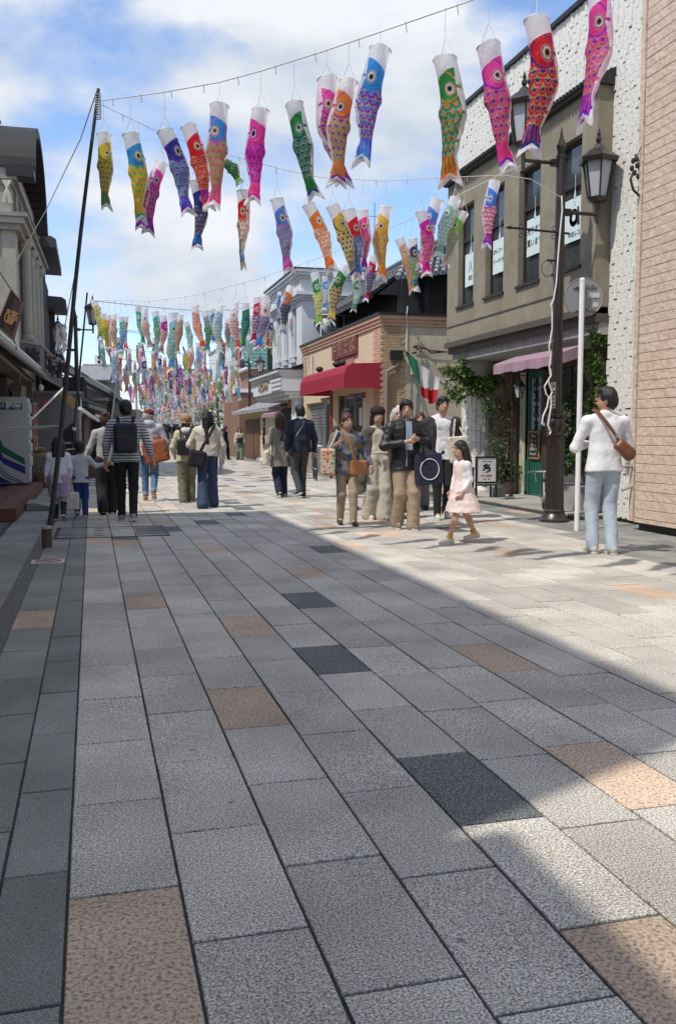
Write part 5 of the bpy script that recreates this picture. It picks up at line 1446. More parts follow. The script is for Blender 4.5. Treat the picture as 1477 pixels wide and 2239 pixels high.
for (u, v) in [(1383, 352), (1390, 348), (1380, 368), (1392, 362), (1386, 378), (1394, 386)]: b.ell(atY(u, v, 10.55), (.03, .03, .04), 8)
b.tube([atY(u, v, 10.5) for (u, v) in [(1384, 375), (1377, 392), (1383, 415), (1396, 428)]], .016, 6); b.tube([atY(u, v, 10.5) for (u, v) in [(1390, 350), (1396, 330), (1402, 318)]], .006, 5)
props(b.build('cable_bundle', M['black_steel'], t), kind='stuff')
t = thing('drain_pipe_bend', 'white drain elbow and pipes at the foot of the white pier', 'pipe', atY(1375, 1010, 10.4))
b = MB(); b.tube([atY(1362, 1020, 10.5), atY(1384, 1020, 10.5), atY(1390, 1010, 10.5)], .022, 7); b.tube([atY(1358, 1072, 10.5), atY(1385, 1062, 10.5)], .02, 7); b.build('pipe', M['concrete'], t)

# leaning poles, guy ropes
M['old_pole'] = plain('painted_bamboo', (.030, .022, .022), .55, .6, scale=14)
P1a, P1b = Vector((-.50, 10.53, .0)), Vector((.15, 10.53, 4.98))
t = thing('leaning_pole', 'tall dark leaning pole strung with carp streamers at the left front', 'pole', P1a)
b = MB(); b.tube([P1a.lerp(P1b, q) + Vector((.012 * math.sin(q * 7), 0, 0)) for q in [k / 16 for k in range(17)]], [.030 - .013 * k / 16 for k in range(17)], 8); b.build('shaft', M['old_pole'], t)
b = MB(); b.lathe(P1a, [(.052, 0), (.056, .02), (.052, .21), (.05, .22)], 8); b.build('wooden_socket', plain('socket_wood', (.09, .055, .04), .9, .4, scale=20), t)
b = MB()
for k in range(4): b.tube([P1a + Vector((.056 * math.cos(a), .056 * math.sin(a), .215 + .008 * k)) for a in [j * PI / 5 for j in range(11)]], .007, 4)
b.build('socket_lashing', M['wire'], t); b = MB()
for k in range(9): b.tube([P1b + Vector((.03 * math.cos(j * 1.1 + k), .03 * math.sin(j * 1.1 + k), -.05 - .03 * k - .004 * j)) for j in range(8)], .007, 4)
b.build('lashing', M['wire'], t)
t = thing('coiled_rope', 'bundle of white rope tied round the leaning pole', 'rope', atY(137, 740, 10.45))
b = MB(); rr_ = random.Random(5)
for k in range(9):
    c = atY(134 + rr_.uniform(-2, 2), 742 + rr_.uniform(-6, 6), 10.44); a_, h_ = rr_.uniform(.035, .06), rr_.uniform(.07, .15)
    b.tube([c + Vector((a_ * math.cos(j * PI / 6 + k), .03 * math.sin(j + k), h_ * math.sin(j * PI / 6 + k * .3))) for j in range(13)], .006, 5)
c = atY(139, 725, 10.42); b.ell(c, (.03, .02, .055), 8)
props(b.build('rope_loops', M['white_rope'], t), kind='stuff')
P2a, P2b = atZ(150, 1063), atY(191, 640, 20)
t = thing('thin_leaning_pole', 'thinner dark leaning pole behind the boy carrying the second row of streamers', 'pole', P2a)
b = MB(); b.tube([P2a.lerp(P2b, k / 8) for k in range(9)], [.028 - .010 * k / 8 for k in range(9)], 7); b.build('shaft', M['old_pole'], t)
b = MB(); q = P2a.lerp(P2b, .33); b.ell(q, (.05, .05, .05), 8); b.build('knot', M['white_rope'], t)
P3a, P3b = atY(246, 905, 28), atY(256, 826, 28); P3a = P3a + (P3a - P3b) * 1.0; 
t = thing('far_leaning_pole', 'short grey leaning pole left of the far streamers above the woman in grey', 'pole', P3a)
b = MB(); b.tube([P3a, P3b], .03, 6); b.build('shaft', M['wire'], t)
t = thing('guy_rope', 'guy rope from the leaning pole top down to the stone building', 'rope', P1b)
b = MB(); b.tube([P1b, atY(176, 305, 13), atY(100, 462, 18), atY(0, 638, 24)], .008, 5); b.tube([P1b, atY(172, 560, 10.9), atY(139, 730, 10.4)], .006, 5); b.build('rope_run', M['wire'], t)
t = thing('tie_rope', 'pair of white ropes tied from the pole across the vending machine', 'rope', P1a + Vector((.1, 0, 1.2)))
p = P1a.lerp(P1b, .27); b = MB(); b.tube([p, Vector((-1.35, 13, 1.32)), Vector((-2.4, 15, 1.36))], .009, 5); b.tube([p, Vector((-1.35, 13, 1.26)), Vector((-2.4, 15, 1.20))], .009, 5); b.build('rope_run', M['white_rope'], t)

# ================================================================== ROPES AND CARP STREAMERS
def on_plan(u, v, A_, B_):
    d = ray(u, v); ex, ey = B_[0] - A_[0], B_[1] - A_[1]
    det = d.x * (-ey) + ex * d.y
    t_ = (A_[0] * (-ey) + ex * A_[1]) / det
    s_ = (d.x * A_[1] - d.y * A_[0]) / det
    return Vector((0, 0, EYE)) + d * t_, s_
class Rope:
    def __init__(s, name, label, A_, B_, px_, r=.009, m='wire', ticks=0):
        s.A, s.B = A_, B_
        q = [on_plan(u, v, A_, B_) for u, v in px_]
        s.q = sorted([(k, p) for p, k in q], key=lambda e: e[0])
        pts = []
        for i in range(len(s.q) - 1):
            for j in range(4): pts.append(s.q[i][1].lerp(s.q[i + 1][1], j / 4))
        pts.append(s.q[-1][1])
        t = thing(name, label, 'rope', pts[0])
        b = MB(); b.tube(pts, r, 6); b.build('rope_run', M[m], t)
        if ticks:
            b = MB()
            for k in range(ticks):
                p = pts[0].lerp(pts[-1], (k + .5) / ticks); zz = s.z((k + .5) / ticks)
                k_ = s.q[0][0] + (s.q[-1][0] - s.q[0][0]) * (k + .5) / ticks; p = s.at(k_)
                b.tube([p + Vector((0, 0, .01)), p + Vector((.01, 0, -.07))], .004, 4)
            props(b.build('ties', M['wire'], t), kind='stuff')
    def at(s, k):
        q = s.q
        if k <= q[0][0]: return q[0][1].copy()
        for i in range(len(q) - 1):
            if q[i][0] <= k <= q[i + 1][0]: return q[i][1].lerp(q[i + 1][1], (k - q[i][0]) / (q[i + 1][0] - q[i][0] + 1e-9))
        return q[-1][1].copy()
    def z(s, f): return 0
rA = Rope('streamer_rope', 'white rope rising from the leaning pole top across the sky to the upper right', (.17, 10.53), (6.0, 2.0), [(217, 221), (350, 203), (480, 180), (568, 156), (705, 113), (840, 67), (1030, 1), (1170, -52), (1330, -118)], .0055, 'white_rope', 12)
rB = Rope('streamer_rope', 'thin rope sagging from the leaning pole to the near lamp post', (.17, 10.53), (6.36, 11.75), [(222, 229), (335, 283), (448, 325), (620, 371), (700, 388), (835, 396), (980, 388), (1100, 383), (1160, 392), (1226, 432)], .0045, 'white_rope', 14)
rC = Rope('streamer_rope', 'rope from the thin second pole up to the roof of the olive bay', (.0, 20.0), (6.9, 12.2), [(197, 656), (330, 658), (420, 647), (560, 611), (700, 563), (887, 484), (1000, 428), (1100, 378), (1165, 352)], .006, 'white_rope', 20)
rD = Rope('streamer_rope', 'rope level across the street from the second pole to the grey hall', (.0, 20.1), (7.0, 31), [(197, 657), (300, 668), (367, 675), (460, 681), (560, 672), (660, 650)], .009, 'wire', 14)

C_ = dict(Y=(.72, .52, .03), G=(.02, .26, .05), L=(.18, .55, .05), B=(.03, .28, .66), N=(.015, .03, .27), T=(.03, .42, .36), P=(.95, .06, .33), M=(.55, .01, .34), V=(.22, .02, .52),
          O=(.88, .22, .02), R=(.62, .01, .02), D=(.46, .35, .17), S=(.33, .34, .36), K=(.03, .03, .035), W=(.78, .78, .8), C=(.62, .42, .28), E=(.30, .50, .42), F=(.70, .32, .24), A=(.30, .48, .62))
C_ = {k: tuple(min(.95, x * 1.2 + .012) for x in v) for k, v in C_.items()}
C_['K'] = (.03, .03, .035)
CN = dict(Y='yellow', G='green', L='lime', B='blue', N='navy', T='teal', P='pink', M='magenta', V='violet', O='orange', R='red', D='gold', S='grey', K='black', W='white', C='peach', E='mint', F='salmon', A='pale blue')
def koi_material(name, typ):
    m = bpy.data.materials.new(name); t, bs_ = nodes_of(m); L = t.links.new
    def math_(op, a, b_=None, c=None, clamp=False):
        n = t.nodes.new('ShaderNodeMath'); n.operation = op; n.use_clamp = clamp
        for i, x in enumerate((a, b_, c)):
            if x is None: continue
            if isinstance(x, (int, float)): n.inputs[i].default_value = x
            else: L(x, n.inputs[i])
        return n.outputs[0]
    def mixc_(f, a, b_):
        n = t.nodes.new('ShaderNodeMix'); n.data_type = 'RGBA'; L(f, n.inputs['Factor'])
        for x, k in ((a, 'A'), (b_, 'B')):
            if isinstance(x, tuple): n.inputs[k].default_value = (*x, 1)
            else: L(x, n.inputs[k])
        return n.outputs['Result']
    def attr(nm):
        n = t.nodes.new('ShaderNodeAttribute'); n.attribute_type = typ; n.attribute_name = nm; return n.outputs['Color']
    ca, cb, cc_, cd, ct = [attr(k) for k in ('ca', 'cb', 'cc', 'cd', 'ct')]
    uv = t.nodes.new('ShaderNodeUVMap'); uv.uv_map = 'UVMap'; sp = t.nodes.new('ShaderNodeSeparateXYZ'); L(uv.outputs[0], sp.inputs[0])
    s0, v0 = sp.outputs[0], sp.outputs[1]
    # hand-painted wobble
    nz = t.nodes.new('ShaderNodeTexNoise'); nz.inputs['Scale'].default_value = 26
    oi = t.nodes.new('ShaderNodeObjectInfo'); vv_ = t.nodes.new('ShaderNodeVectorMath'); vv_.operation = 'ADD'; L(uv.outputs[0], vv_.inputs[0]); L(oi.outputs['Random'], vv_.inputs[1]); L(vv_.outputs[0], nz.inputs['Vector'])
    ns = t.nodes.new('ShaderNodeSeparateColor'); L(nz.outputs['Color'], ns.inputs[0])
    s = math_('ADD', s0, math_('MULTIPLY', math_('SUBTRACT', ns.outputs[0], .5), .07))
    v = math_('ADD', v0, math_('MULTIPLY', math_('SUBTRACT', ns.outputs[1], .5), .014))
    white = (.93, .93, .95)
    # scales
    NS_, NV = 3.6, 16.0
    row = math_('FLOOR', math_('MULTIPLY', v, NV))
    odd = math_('MULTIPLY', math_('MODULO', row, 2.0), .5)
    fx = math_('SUBTRACT', math_('FRACT', math_('ADD', math_('MULTIPLY', s, NS_), odd)), .5)
    fy = math_('FRACT', math_('MULTIPLY', v, NV))
    d = math_('SQRT', math_('ADD', math_('MULTIPLY', fx, fx), math_('MULTIPLY', math_('MULTIPLY', fy, fy), .34)))
    col = mixc_(math_('GREATER_THAN', d, .53), cb, cd)
    col = mixc_(math_('LESS_THAN', d, .26), col, cc_)
    col = mixc_(math_('MULTIPLY', math_('GREATER_THAN', d, .27), math_('LESS_THAN', d, .33)), col, cd)
    body = col
    # head
    ex = math_('MULTIPLY', math_('SUBTRACT', s, .55), .235); ey = math_('SUBTRACT', v, .265)
    er = math_('SQRT', math_('ADD', math_('MULTIPLY', ex, ex), math_('MULTIPLY', ey, ey)))
    head = ca
    gx = math_('SQRT', math_('ADD', math_('MULTIPLY', math_('SUBTRACT', s, .45), math_('MULTIPLY', math_('SUBTRACT', s, .45), .06)), math_('MULTIPLY', math_('SUBTRACT', v, .25), math_('SUBTRACT', v, .25))))
    head = mixc_(math_('MULTIPLY', math_('GREATER_THAN', gx, .104), math_('LESS_THAN', gx, .116)), head, cc_)
    for (rad, cl) in ((.056, cd), (.048, cc_), (.041, (.80, .80, .74)), (.029, cd), (.019, (.01, .01, .012))):
        head = mixc_(math_('LESS_THAN', er, rad), head, cl)
    col = mixc_(math_('GREATER_THAN', math_('ADD', v, math_('MULTIPLY', math_('POWER', math_('ABSOLUTE', math_('SUBTRACT', s, .45)), 2.0), .2)), .375), head, body)
    # tail with streaks
    tl_ = mixc_(math_('GREATER_THAN', math_('SINE', math_('MULTIPLY', s, 26.0)), .45), ct, cb)
    tl_ = mixc_(math_('GREATER_THAN', math_('ADD', v, math_('MULTIPLY', math_('ABSOLUTE', math_('SUBTRACT', s, .5)), -.07)), .865), tl_, cc_)
    col = mixc_(math_('GREATER_THAN', v, .755), col, tl_)
    # white: top band, hem and belly side
    hem = math_('GREATER_THAN', math_('ADD', v, math_('MULTIPLY', math_('ABSOLUTE', math_('SUBTRACT', s, .5)), -.11)), .885)
    top = math_('LESS_THAN', math_('SUBTRACT', v, math_('MULTIPLY', math_('SUBTRACT', .75, s), .08)), .12)
    belly = math_('GREATER_THAN', s, math_('ADD', .86, math_('MULTIPLY', math_('SINE', math_('MULTIPLY', v, 17.0)), .05)))
    fin = math_('MULTIPLY', math_('MULTIPLY', belly, math_('LESS_THAN', s, .97)), math_('GREATER_THAN', math_('SINE', math_('MULTIPLY', v, 31.0)), .93))
    wm = math_('MAXIMUM', math_('MAXIMUM', hem, top), math_('SUBTRACT', belly, fin), clamp=True)
    col = mixc_(wm, col, white)
    # thin darker and lighter brush streaks
    br_ = t.nodes.new('ShaderNodeMapRange'); br_.inputs['To Min'].default_value = .86; br_.inputs['To Max'].default_value = 1.12; L(nz.outputs['Fac'], br_.inputs['Value'])
    sc_ = t.nodes.new('ShaderNodeVectorMath'); sc_.operation = 'SCALE'; L(col, sc_.inputs[0]); L(br_.outputs[0], sc_.inputs['Scale'])
    L(sc_.outputs[0], bs_.inputs['Base Color']); bs_.inputs['Roughness'].default_value = .42; bs_.inputs['Specular IOR Level'].default_value = .45
    wn_ = t.nodes.new('ShaderNodeTexNoise'); wn_.inputs['Scale'].default_value = 7; wn_.inputs['Distortion'].default_value = 1.2
    mp_ = t.nodes.new('ShaderNodeMapping'); mp_.inputs['Scale'].default_value = (1, 3, 1); L(vv_.outputs[0], mp_.inputs['Vector']); L(mp_.outputs[0], wn_.inputs['Vector'])
    bp = t.nodes.new('ShaderNodeBump'); bp.inputs['Strength'].default_value = .6; bp.inputs['Distance'].default_value = .015; L(wn_.outputs['Fac'], bp.inputs['Height']); L(bp.outputs[0], bs_.inputs['Normal'])
    tr = t.nodes.new('ShaderNodeBsdfTranslucent'); L(sc_.outputs[0], tr.inputs['Color'])
    mx = t.nodes.new('ShaderNodeMixShader'); mx.inputs[0].default_value = .6
    L(bs_.outputs[0], mx.inputs[1]); L(tr.outputs[0], mx.inputs[2]); L(mx.outputs[0], t.nodes['Material Output'].inputs[0])
    return m
M['koi'] = koi_material('streamer_cloth', 'OBJECT')
M['koi_far'] = koi_material('streamer_cloth_far', 'GEOMETRY')
M['ring'] = plain('mouth_ring_white', (.78, .77, .72), .5, .05)
def koi_data(seed, na=20, nl=30, curve=.05, narrow=0.0):
    """unit-length flattened tube hanging from its mouth ring along -z; returns verts, faces, uvs per vertex pair (s, v)"""
    rd = random.Random(seed); ph = rd.uniform(0, 6); fl = rd.uniform(.85, 1.15); tws = rd.uniform(-.75, .75)
    vs_, fs_, uvs = [], [], []
    def W_(v):
        pts = [(0, .086), (.12, .086), (.25, .090), (.36, .099), (.45, .104), (.58, .088), (.70, .066), (.77, .055), (.86, .072), (1.0, .098)]
        for i in range(len(pts) - 1):
            if pts[i][0] <= v <= pts[i + 1][0]:
                f = (v - pts[i][0]) / (pts[i + 1][0] - pts[i][0]); f = f * f * (3 - 2 * f)
                return pts[i][1] * (1 - f) + pts[i + 1][1] * f
        return .1
    for i in range(nl + 1):
        v = i / nl
        w = W_(v) * (1 - narrow * v)
        dep = .088 * (1 - v) ** 1.6 + .016 + .012 * math.sin(v * 9 + ph) ** 2
        cx = curve * (math.sin(v * PI * 1.15) - .0) * .9 - (.105 - W_(v)) * .55 * (1 if v > .5 else 0)
        if v < .30: cx -= 0
        cyy = .018 * math.sin(v * 7 + ph) * v * fl
        bul = .02 * math.exp(-((v - .42) / .05) ** 2)
        for k in range(na):
            a = 2 * PI * k / na
            x = math.cos(a); y = math.sin(a)
            ss = .5 + .5 * x
            if k > na / 2: pass
            tw = tws * v * v; xx_ = x * w - (bul if x < -.3 else 0); yy_ = y * dep
            px_ = cx + xx_ * math.cos(tw) - yy_ * math.sin(tw); py_ = cyy + xx_ * math.sin(tw) + yy_ * math.cos(tw) + (.008 * math.sin(a * 3 + v * 26 + ph) + .006 * math.sin(v * 55 + a * 2 + ph * 2)) * (v * .7 + .3) * (0 if v < .02 else 1)
            z = -v
            if v > .93:
                z += (v - .93) / .07 * .085 * (1 - abs(2 * ss - 1)) ** 1.0
            else:
                z += .004 * math.sin(a * 3 + ph + v * 40) * (1 if v > .03 else 0)
            vs_.append((px_, py_, z)); uvs.append((ss, v))
    for i in range(nl):
        for k in range(na):
            k2 = (k + 1) % na
            fs_.append((i * na + k, i * na + k2, (i + 1) * na + k2, (i + 1) * na + k))
    return vs_, fs_, uvs
def koi_mesh(name, m, *a, **k):
    vs_, fs_, uvs = koi_data(*a, **k)
    me = bpy.data.meshes.new(name); me.from_pydata(vs_, [], fs_); me.materials.append(m)
    ul = me.uv_layers.new(name='UVMap'); arr = np.array(uvs, dtype=np.float32)
    li = np.empty(len(me.loops), dtype=np.int32); me.loops.foreach_get('vertex_index', li)
    ul.data.foreach_set('uv', arr[li].ravel()); me.polygons.foreach_set('use_smooth', [True] * len(fs_)); me.update()
    return me
kvar = [koi_mesh('streamer_cloth', M['koi'], 10 + i, curve=(.05, .03, .07, .0)[i % 4], narrow=(0, .08, 0, .16)[i % 4]) for i in range(14)]
kslim = koi_mesh('streamer_cloth', M['koi'], 31, curve=.0, narrow=.6)
kfar = [koi_mesh('streamer_cloth', M['koi'], 50 + i, 8, 9, curve=(.05, .02, .07)[i % 3]) for i in range(5)]
b = MB(); b.tube([(.088 * math.cos(k * PI / 10), .088 * math.sin(k * PI / 10), .002) for k in range(21)], .0065, 6, cap=False); ring_me = b.mesh('mouth_ring', M['ring'], smooth=True)
def set_cols(o, code):
    for k, c in zip(('ca', 'cb', 'cc', 'cd', 'ct'), code): o[k] = C_[c]
def hang(u0, v0, u1, v1, rope, code, label, flip=False, wv=1.0, mesh=None, spin=0.0, depth=None, group='carp streamers in the front rows'):
    if isinstance(rope, Rope): P0, k = on_plan(u0, v0, rope.A, rope.B); top_ = rope.at(k)
    else: P0 = atY(u0, v0, rope); top_ = P0 + Vector((0, 0, .35))
    dep = (P0 - Vector((0, 0, EYE))).dot(FW)
    P1 = Vector((0, 0, EYE)) + ray(u1, v1) * dep
    ax = P1 - P0; L_ = ax.length
    t = thing('carp_streamer', label, 'carp streamer', P0, 0, group)
    zax = -ax.normalized()
    to_cam = (Vector((0, 0, EYE)) - P0).normalized()
    yax = -(to_cam - zax * to_cam.dot(zax)).normalized(); xax = yax.cross(zax)
    mrot = Matrix((xax, yax, zax)).transposed().to_4x4() @ Matrix.Rotation(spin, 4, 'Z')
    sw = L_ * wv
    msc = Matrix.Diagonal((-sw if flip else sw, sw, L_, 1))
    c = link('cloth', mesh or random.choice(kvar), t); c.matrix_local = mrot @ msc; set_cols(c, code)
    r_ = link('mouth_ring', ring_me, t); r_.matrix_local = mrot @ Matrix.Diagonal((sw, sw, sw, 1))
    kn = P0 + Vector((0, 0, min(.17, max(.05, (top_.z - P0.z) * .5)))) 
    b = MB()
    for a in (.3, 2.4, 4.5): b.tube([P0 + mrot.to_3x3() @ Vector((.088 * sw * math.cos(a), .088 * sw * math.sin(a), 0)), kn], .0022, 3)
    b.tube([kn, Vector((kn.x, kn.y, max(top_.z, kn.z + .02)))], .0022, 3)
    b.build('cord', M['white_rope'], t)
    return t
K = [
 (228, 295, 236, 462, rA, 'YDGYG', 'yellow and green carp streamer hanging just right of the leaning pole', 0),
 (286, 296, 314, 492, rA, 'BYTYY', 'blue-headed yellow carp streamer leaning over the magenta one, second from the pole', 0),
 (305, 348, 311, 508, rB, 'MMVDM', 'magenta carp streamer mostly hidden behind the blue-headed yellow one', 0),
 (354, 358, 319, 516, rB, 'PPVSV', 'bright pink carp streamer with violet scale edges swinging left', 1),
 (361, 288, 418, 476, rA, 'NBVDV', 'navy-headed carp streamer with gold-netted blue scales slanting right', 0),
 (412, 278, 462, 462, rB, 'RRRDV', 'red carp streamer with gold netting behind the blue and pink one', 0),
 (427, 398, 436, 550, rB, 'NNNDB', 'deep blue carp streamer with gold scale net hanging below the slanting navy one', 0),
 (480, 233, 462, 462, rA, 'BDPDP', 'blue-headed carp streamer with gold and pink scales and a pink tail', 1),
 (570, 243, 549, 452, rA, 'PPMVP', 'hot pink carp streamer with purple-lined scales in the middle of the front row', 1),
 (533, 420, 533, 592, rB, 'RWODB', 'slim white carp streamer turned edge-on below the hot pink one', 0),
 (643, 229, 692, 440, rA, 'GGNSG', 'green carp streamer with silver-edged scales slanting down to the right', 0),
 (715, 174, 748, 412, rA, 'PMVDP', 'pink and magenta carp streamer behind the orange one', 1),
 (762, 181, 729, 412, rA, 'ODVDO', 'orange carp streamer with gold foil scales at the top centre', 1),
 (831, 110, 783, 368, rA, 'BVBDB', 'sky blue carp streamer with violet scales outlined in gold', 1),
 (972, 131, 989, 410, rA, 'GGOSO', 'dark green carp streamer with orange dotted silver scales against the bay roof', 0),
 (1067, 102, 1117, 380, rA, 'PPVDP', 'pink carp streamer with violet dots and gold netting before the white cladding', 0),
 (1172, 47, 1165, 350, rA, 'RRNDN', 'red-headed carp streamer with royal blue scales before the white cladding', 0),
 (1308, -22, 1283, 285, rA, 'PPVDV', 'vivid pink carp streamer seen face-on at the top right corner', 0),
 (605, 437, 636, 602, rB, 'BBPDP', 'slim blue and pink carp streamer hanging alone above the grey hall', 0),
 (674, 449, 731, 598, rB, 'OODWO', 'plump orange carp streamer with white-edged scales slanting right', 0),
 (727, 452, 782, 612, rB, 'YYNSN', 'yellow and navy carp streamer slanting behind the red-headed one', 0),
 (762, 460, 788, 618, rB, 'RBRSB', 'red-headed carp streamer with blue and silver scales in the lower middle row', 0),
 (793, 462, 797, 598, rB, 'PPMDV', 'neon pink carp streamer between the red-headed and the yellow ones', 0),
 (843, 455, 829, 617, rB, 'YYOSO', 'yellow carp streamer with orange spots in the lower middle row', 1),
 (920, 465, 937, 608, rB, 'MMPDM', 'dark magenta carp streamer with gold-netted scales before the black house', 0),
 (955, 439, 913, 592, rB, 'BAPWP', 'blue and pink carp streamer half behind the magenta one', 1),
 (995, 435, 953, 568, rB, 'EEWWE', 'pale mint green carp streamer before the olive bay corner', 1),
 (1013, 466, 968, 586, rB, 'LECDC', 'smaller pale green carp streamer right of the mint one', 1),
 (1080, 399, 1059, 548, rB, 'BRVWV', 'blue red and lilac carp streamer before the second bay window', 1),
 (873, 524, 906, 642, rC, 'CCFDC', 'faded beige carp streamer beside the teal one before the black roof', 0),
 (902, 524, 912, 640, rC, 'NTYDN', 'navy and teal spotted carp streamer overlapping the beige one', 0),
 (817, 562, 797, 662, rC, 'RKVSR', 'dark red and purple carp streamer before the tiled black roof', 1),
 (778, 605, 774, 684, rC, 'GEGWG', 'small green carp streamer with white net below the yellow one', 0),
 (757, 582, 717, 712, rC, 'GDKDY', 'green and gold carp streamer twisting left over the red-awning shop', 1),
 (688, 599, 701, 716, rC, 'GYLWL', 'green-topped yellow carp streamer at the corner of the grey hall', 0),
 (709, 606, 710, 682, rC, 'BAWWB', 'small blue and white carp streamer beside the green-topped one', 0),
 (733, 596, 729, 660, rC, 'ECPWE', 'tiny mint and pink carp streamer between two green ones', 0),
]
for k in K:
    u0, v0, u1, v1, rp, code, lab, fl_ = k
    slim = 'edge-on' in lab
    wv = {1308: .9}.get(u0, 1.0)
    hang(u0, v0, u1, v1, rp, code, lab, bool(fl_), wv * (1.02 if v0 < 300 else .98), kslim if slim else None, spin=random.uniform(-.45, .45))
# green streamer blown level
t = hang(484, 352, 530, 402, rB, 'GLNKL', 'bright green carp streamer blown level behind the blue and pink ones', False, 1.9)
# second pole rows (zoomed-frame coordinates of the photograph)
Z4 = lambda x, y: (180 + x / 3.211, 620 + y / 3.212)
K3 = [
 (80, 127, 138, 400, rC, 'YYGWG', 'yellow and green carp streamer swinging out from the thin second pole'), (118, 165, 128, 260, rD, 'RRRWR', 'sliver of a red carp streamer behind the swinging yellow one'),
 (148, 217, 172, 470, rC, 'YGYYY', 'yellow-faced carp streamer with a green scaled body left of the row'), (186, 226, 192, 470, rD, 'FCFWF', 'faded salmon carp streamer behind the yellow-faced one'),
 (228, 220, 228, 490, rC, 'CCWDC', 'thin peach carp streamer third from the left lamp'), (272, 236, 276, 495, rC, 'TBWEB', 'teal-headed carp streamer with deep blue scales'),
 (312, 236, 300, 480, rD, 'RFOWR', 'red and orange carp streamer behind the teal-headed one'), (393, 165, 425, 440, rC, 'TTGWT', 'all turquoise green carp streamer curving down'),
 (440, 174, 472, 465, rC, 'WFCWS', 'white-headed carp streamer with a salmon belly and lilac tail'), (512, 200, 530, 500, rC, 'TETDE', 'pale teal carp streamer with a dark net of scales'),
 (572, 228, 558, 500, rC, 'MCMWS', 'white carp streamer with a magenta face and spots'), (640, 211, 632, 640, rD, 'AAYTB', 'long pale blue and turquoise carp streamer'),
 (690, 224, 672, 500, rC, 'DFCSC', 'brownish pink carp streamer with a round yellow eye'), (728, 272, 768, 510, rD, 'EWSTW', 'white carp streamer with faint mint net blown to the right'),
 (795, 162, 848, 482, rC, 'FOFWR', 'orange-red carp streamer slanting over the grey one'), (862, 196, 885, 500, rC, 'SGLSB', 'grey-faced carp streamer with olive green scales and blue collar'),
 (915, 182, 930, 430, rD, 'BBYTB', 'bright blue carp streamer behind the grey-faced ones'), (975, 160, 955, 500, rC, 'AESWW', 'large pale blue carp streamer with a silvery body'),
 (1018, 252, 1025, 470, rD, 'DDNSD', 'gold carp streamer with navy streaks'), (1078, 137, 1085, 480, rC, 'WCRWR', 'white carp streamer with red ribbon-like marks'),
 (1145, 141, 1132, 475, rC, 'GLBNG', 'emerald and blue carp streamer without a white band'), (1190, 240, 1196, 430, rD, 'CWDWC', 'thin cream carp streamer beside the emerald one'),
 (1228, 100, 1206, 430, rC, 'RNRWR', 'red carp streamer with a blue face left of the grey hall'), (1283, 92, 1240, 480, rC, 'WBRDB', 'white-headed carp streamer with blue and red scales'),
 (1318, 250, 1328, 460, rD, 'NDNWD', 'navy-faced gold carp streamer near the green sign'), (1290, 270, 1292, 460, rD, 'RFWWR', 'small coral carp streamer near the green sign'),
 (1385, 62, 1378, 240, rD, 'BBNWB', 'blue carp streamer half hidden at the grey hall corner'), (1465, 24, 1392, 375, rC, 'OKNSW', 'navy and white carp streamer with an orange eye before the hall cornice'),
 (1465, 230, 1470, 380, rD, 'FESWC', 'pale patchy carp streamer before the hall windows'), (1350, 300, 1352, 460, rD, 'LEWWL', 'pale green carp streamer right of the gold one'),
 (705, 440, 730, 520, 25, 'KSKWK', 'short black carp streamer above the lime one'), (742, 468, 730, 632, 25, 'YLYYL', 'plain lime yellow carp streamer in the second tier'),
 (808, 420, 812, 612, 25, 'ABAWW', 'white and light blue carp streamer in the second tier'), (850, 400, 858, 590, 26, 'SCPWS', 'greyish pink carp streamer in the second tier'),
 (140, 430, 152, 600, 24, 'TSTWT', 'dark teal carp streamer below the left lantern'), (215, 485, 225, 700, 24, 'AABWA', 'light blue scaled carp streamer in the second tier'),
 (272, 500, 270, 680, 24, 'RRGWW', 'crimson carp streamer with green marks in the second tier'), (330, 470, 340, 660, 25, 'CSKWC', 'dark-patterned peach carp streamer in the second tier'),
 (410, 455, 420, 620, 25, 'PPWWC', 'pink-headed carp streamer in the second tier'), (435, 518, 428, 730, 24, 'NSNWC', 'broad navy and grey carp streamer in the second tier'),
 (490, 475, 500, 640, 26, 'EYOWC', 'cream and yellow carp streamer in the second tier'), (548, 505, 548, 680, 25, 'NBNWW', 'navy checked carp streamer in the second tier'),
 (580, 520, 585, 690, 25, 'OORWO', 'solid orange carp streamer in the second tier'), (640, 530, 632, 680, 26, 'WBWWB', 'white carp streamer with blue spots in the second tier'),
 (1060, 350, 1056, 540, 24, 'TTTWT', 'narrow turquoise carp streamer right of the middle'), (1108, 470, 1108, 540, 26, 'RRRWC', 'small red carp streamer beside the turquoise one'),
 (1170, 370, 1180, 560, 24, 'ASNWA', 'pale netted carp streamer over the right lamp'), (965, 470, 972, 590, 27, 'GGGWE', 'green carp streamer at the right of the second tier'),
 (490, 630, 500, 770, 29, 'ONOWB', 'orange and navy carp streamer in the third tier'), (545, 660, 545, 770, 30, 'COCWC', 'salmon carp streamer in the third tier'),
 (750, 650, 760, 790, 30, 'RNBWB', 'red-hooped navy carp streamer in the third tier'), (680, 670, 684, 790, 30, 'TTGWT', 'teal carp streamer in the third tier'),
 (925, 680, 930, 800, 30, 'RFRWR', 'red carp streamer in the third tier at the right'), (960, 668, 968, 800, 30, 'LLLLL', 'plain vivid green carp streamer in the third tier'),
 (985, 740, 992, 830, 30, 'MMMMM', 'thin magenta carp streamer in the third tier'), (1048, 610, 1052, 700, 30, 'RRWWR', 'red netted carp streamer near the right lamp'),
 (1080, 590, 1092, 700, 30, 'YYTWY', 'yellow and teal carp streamer near the right lamp'),
]
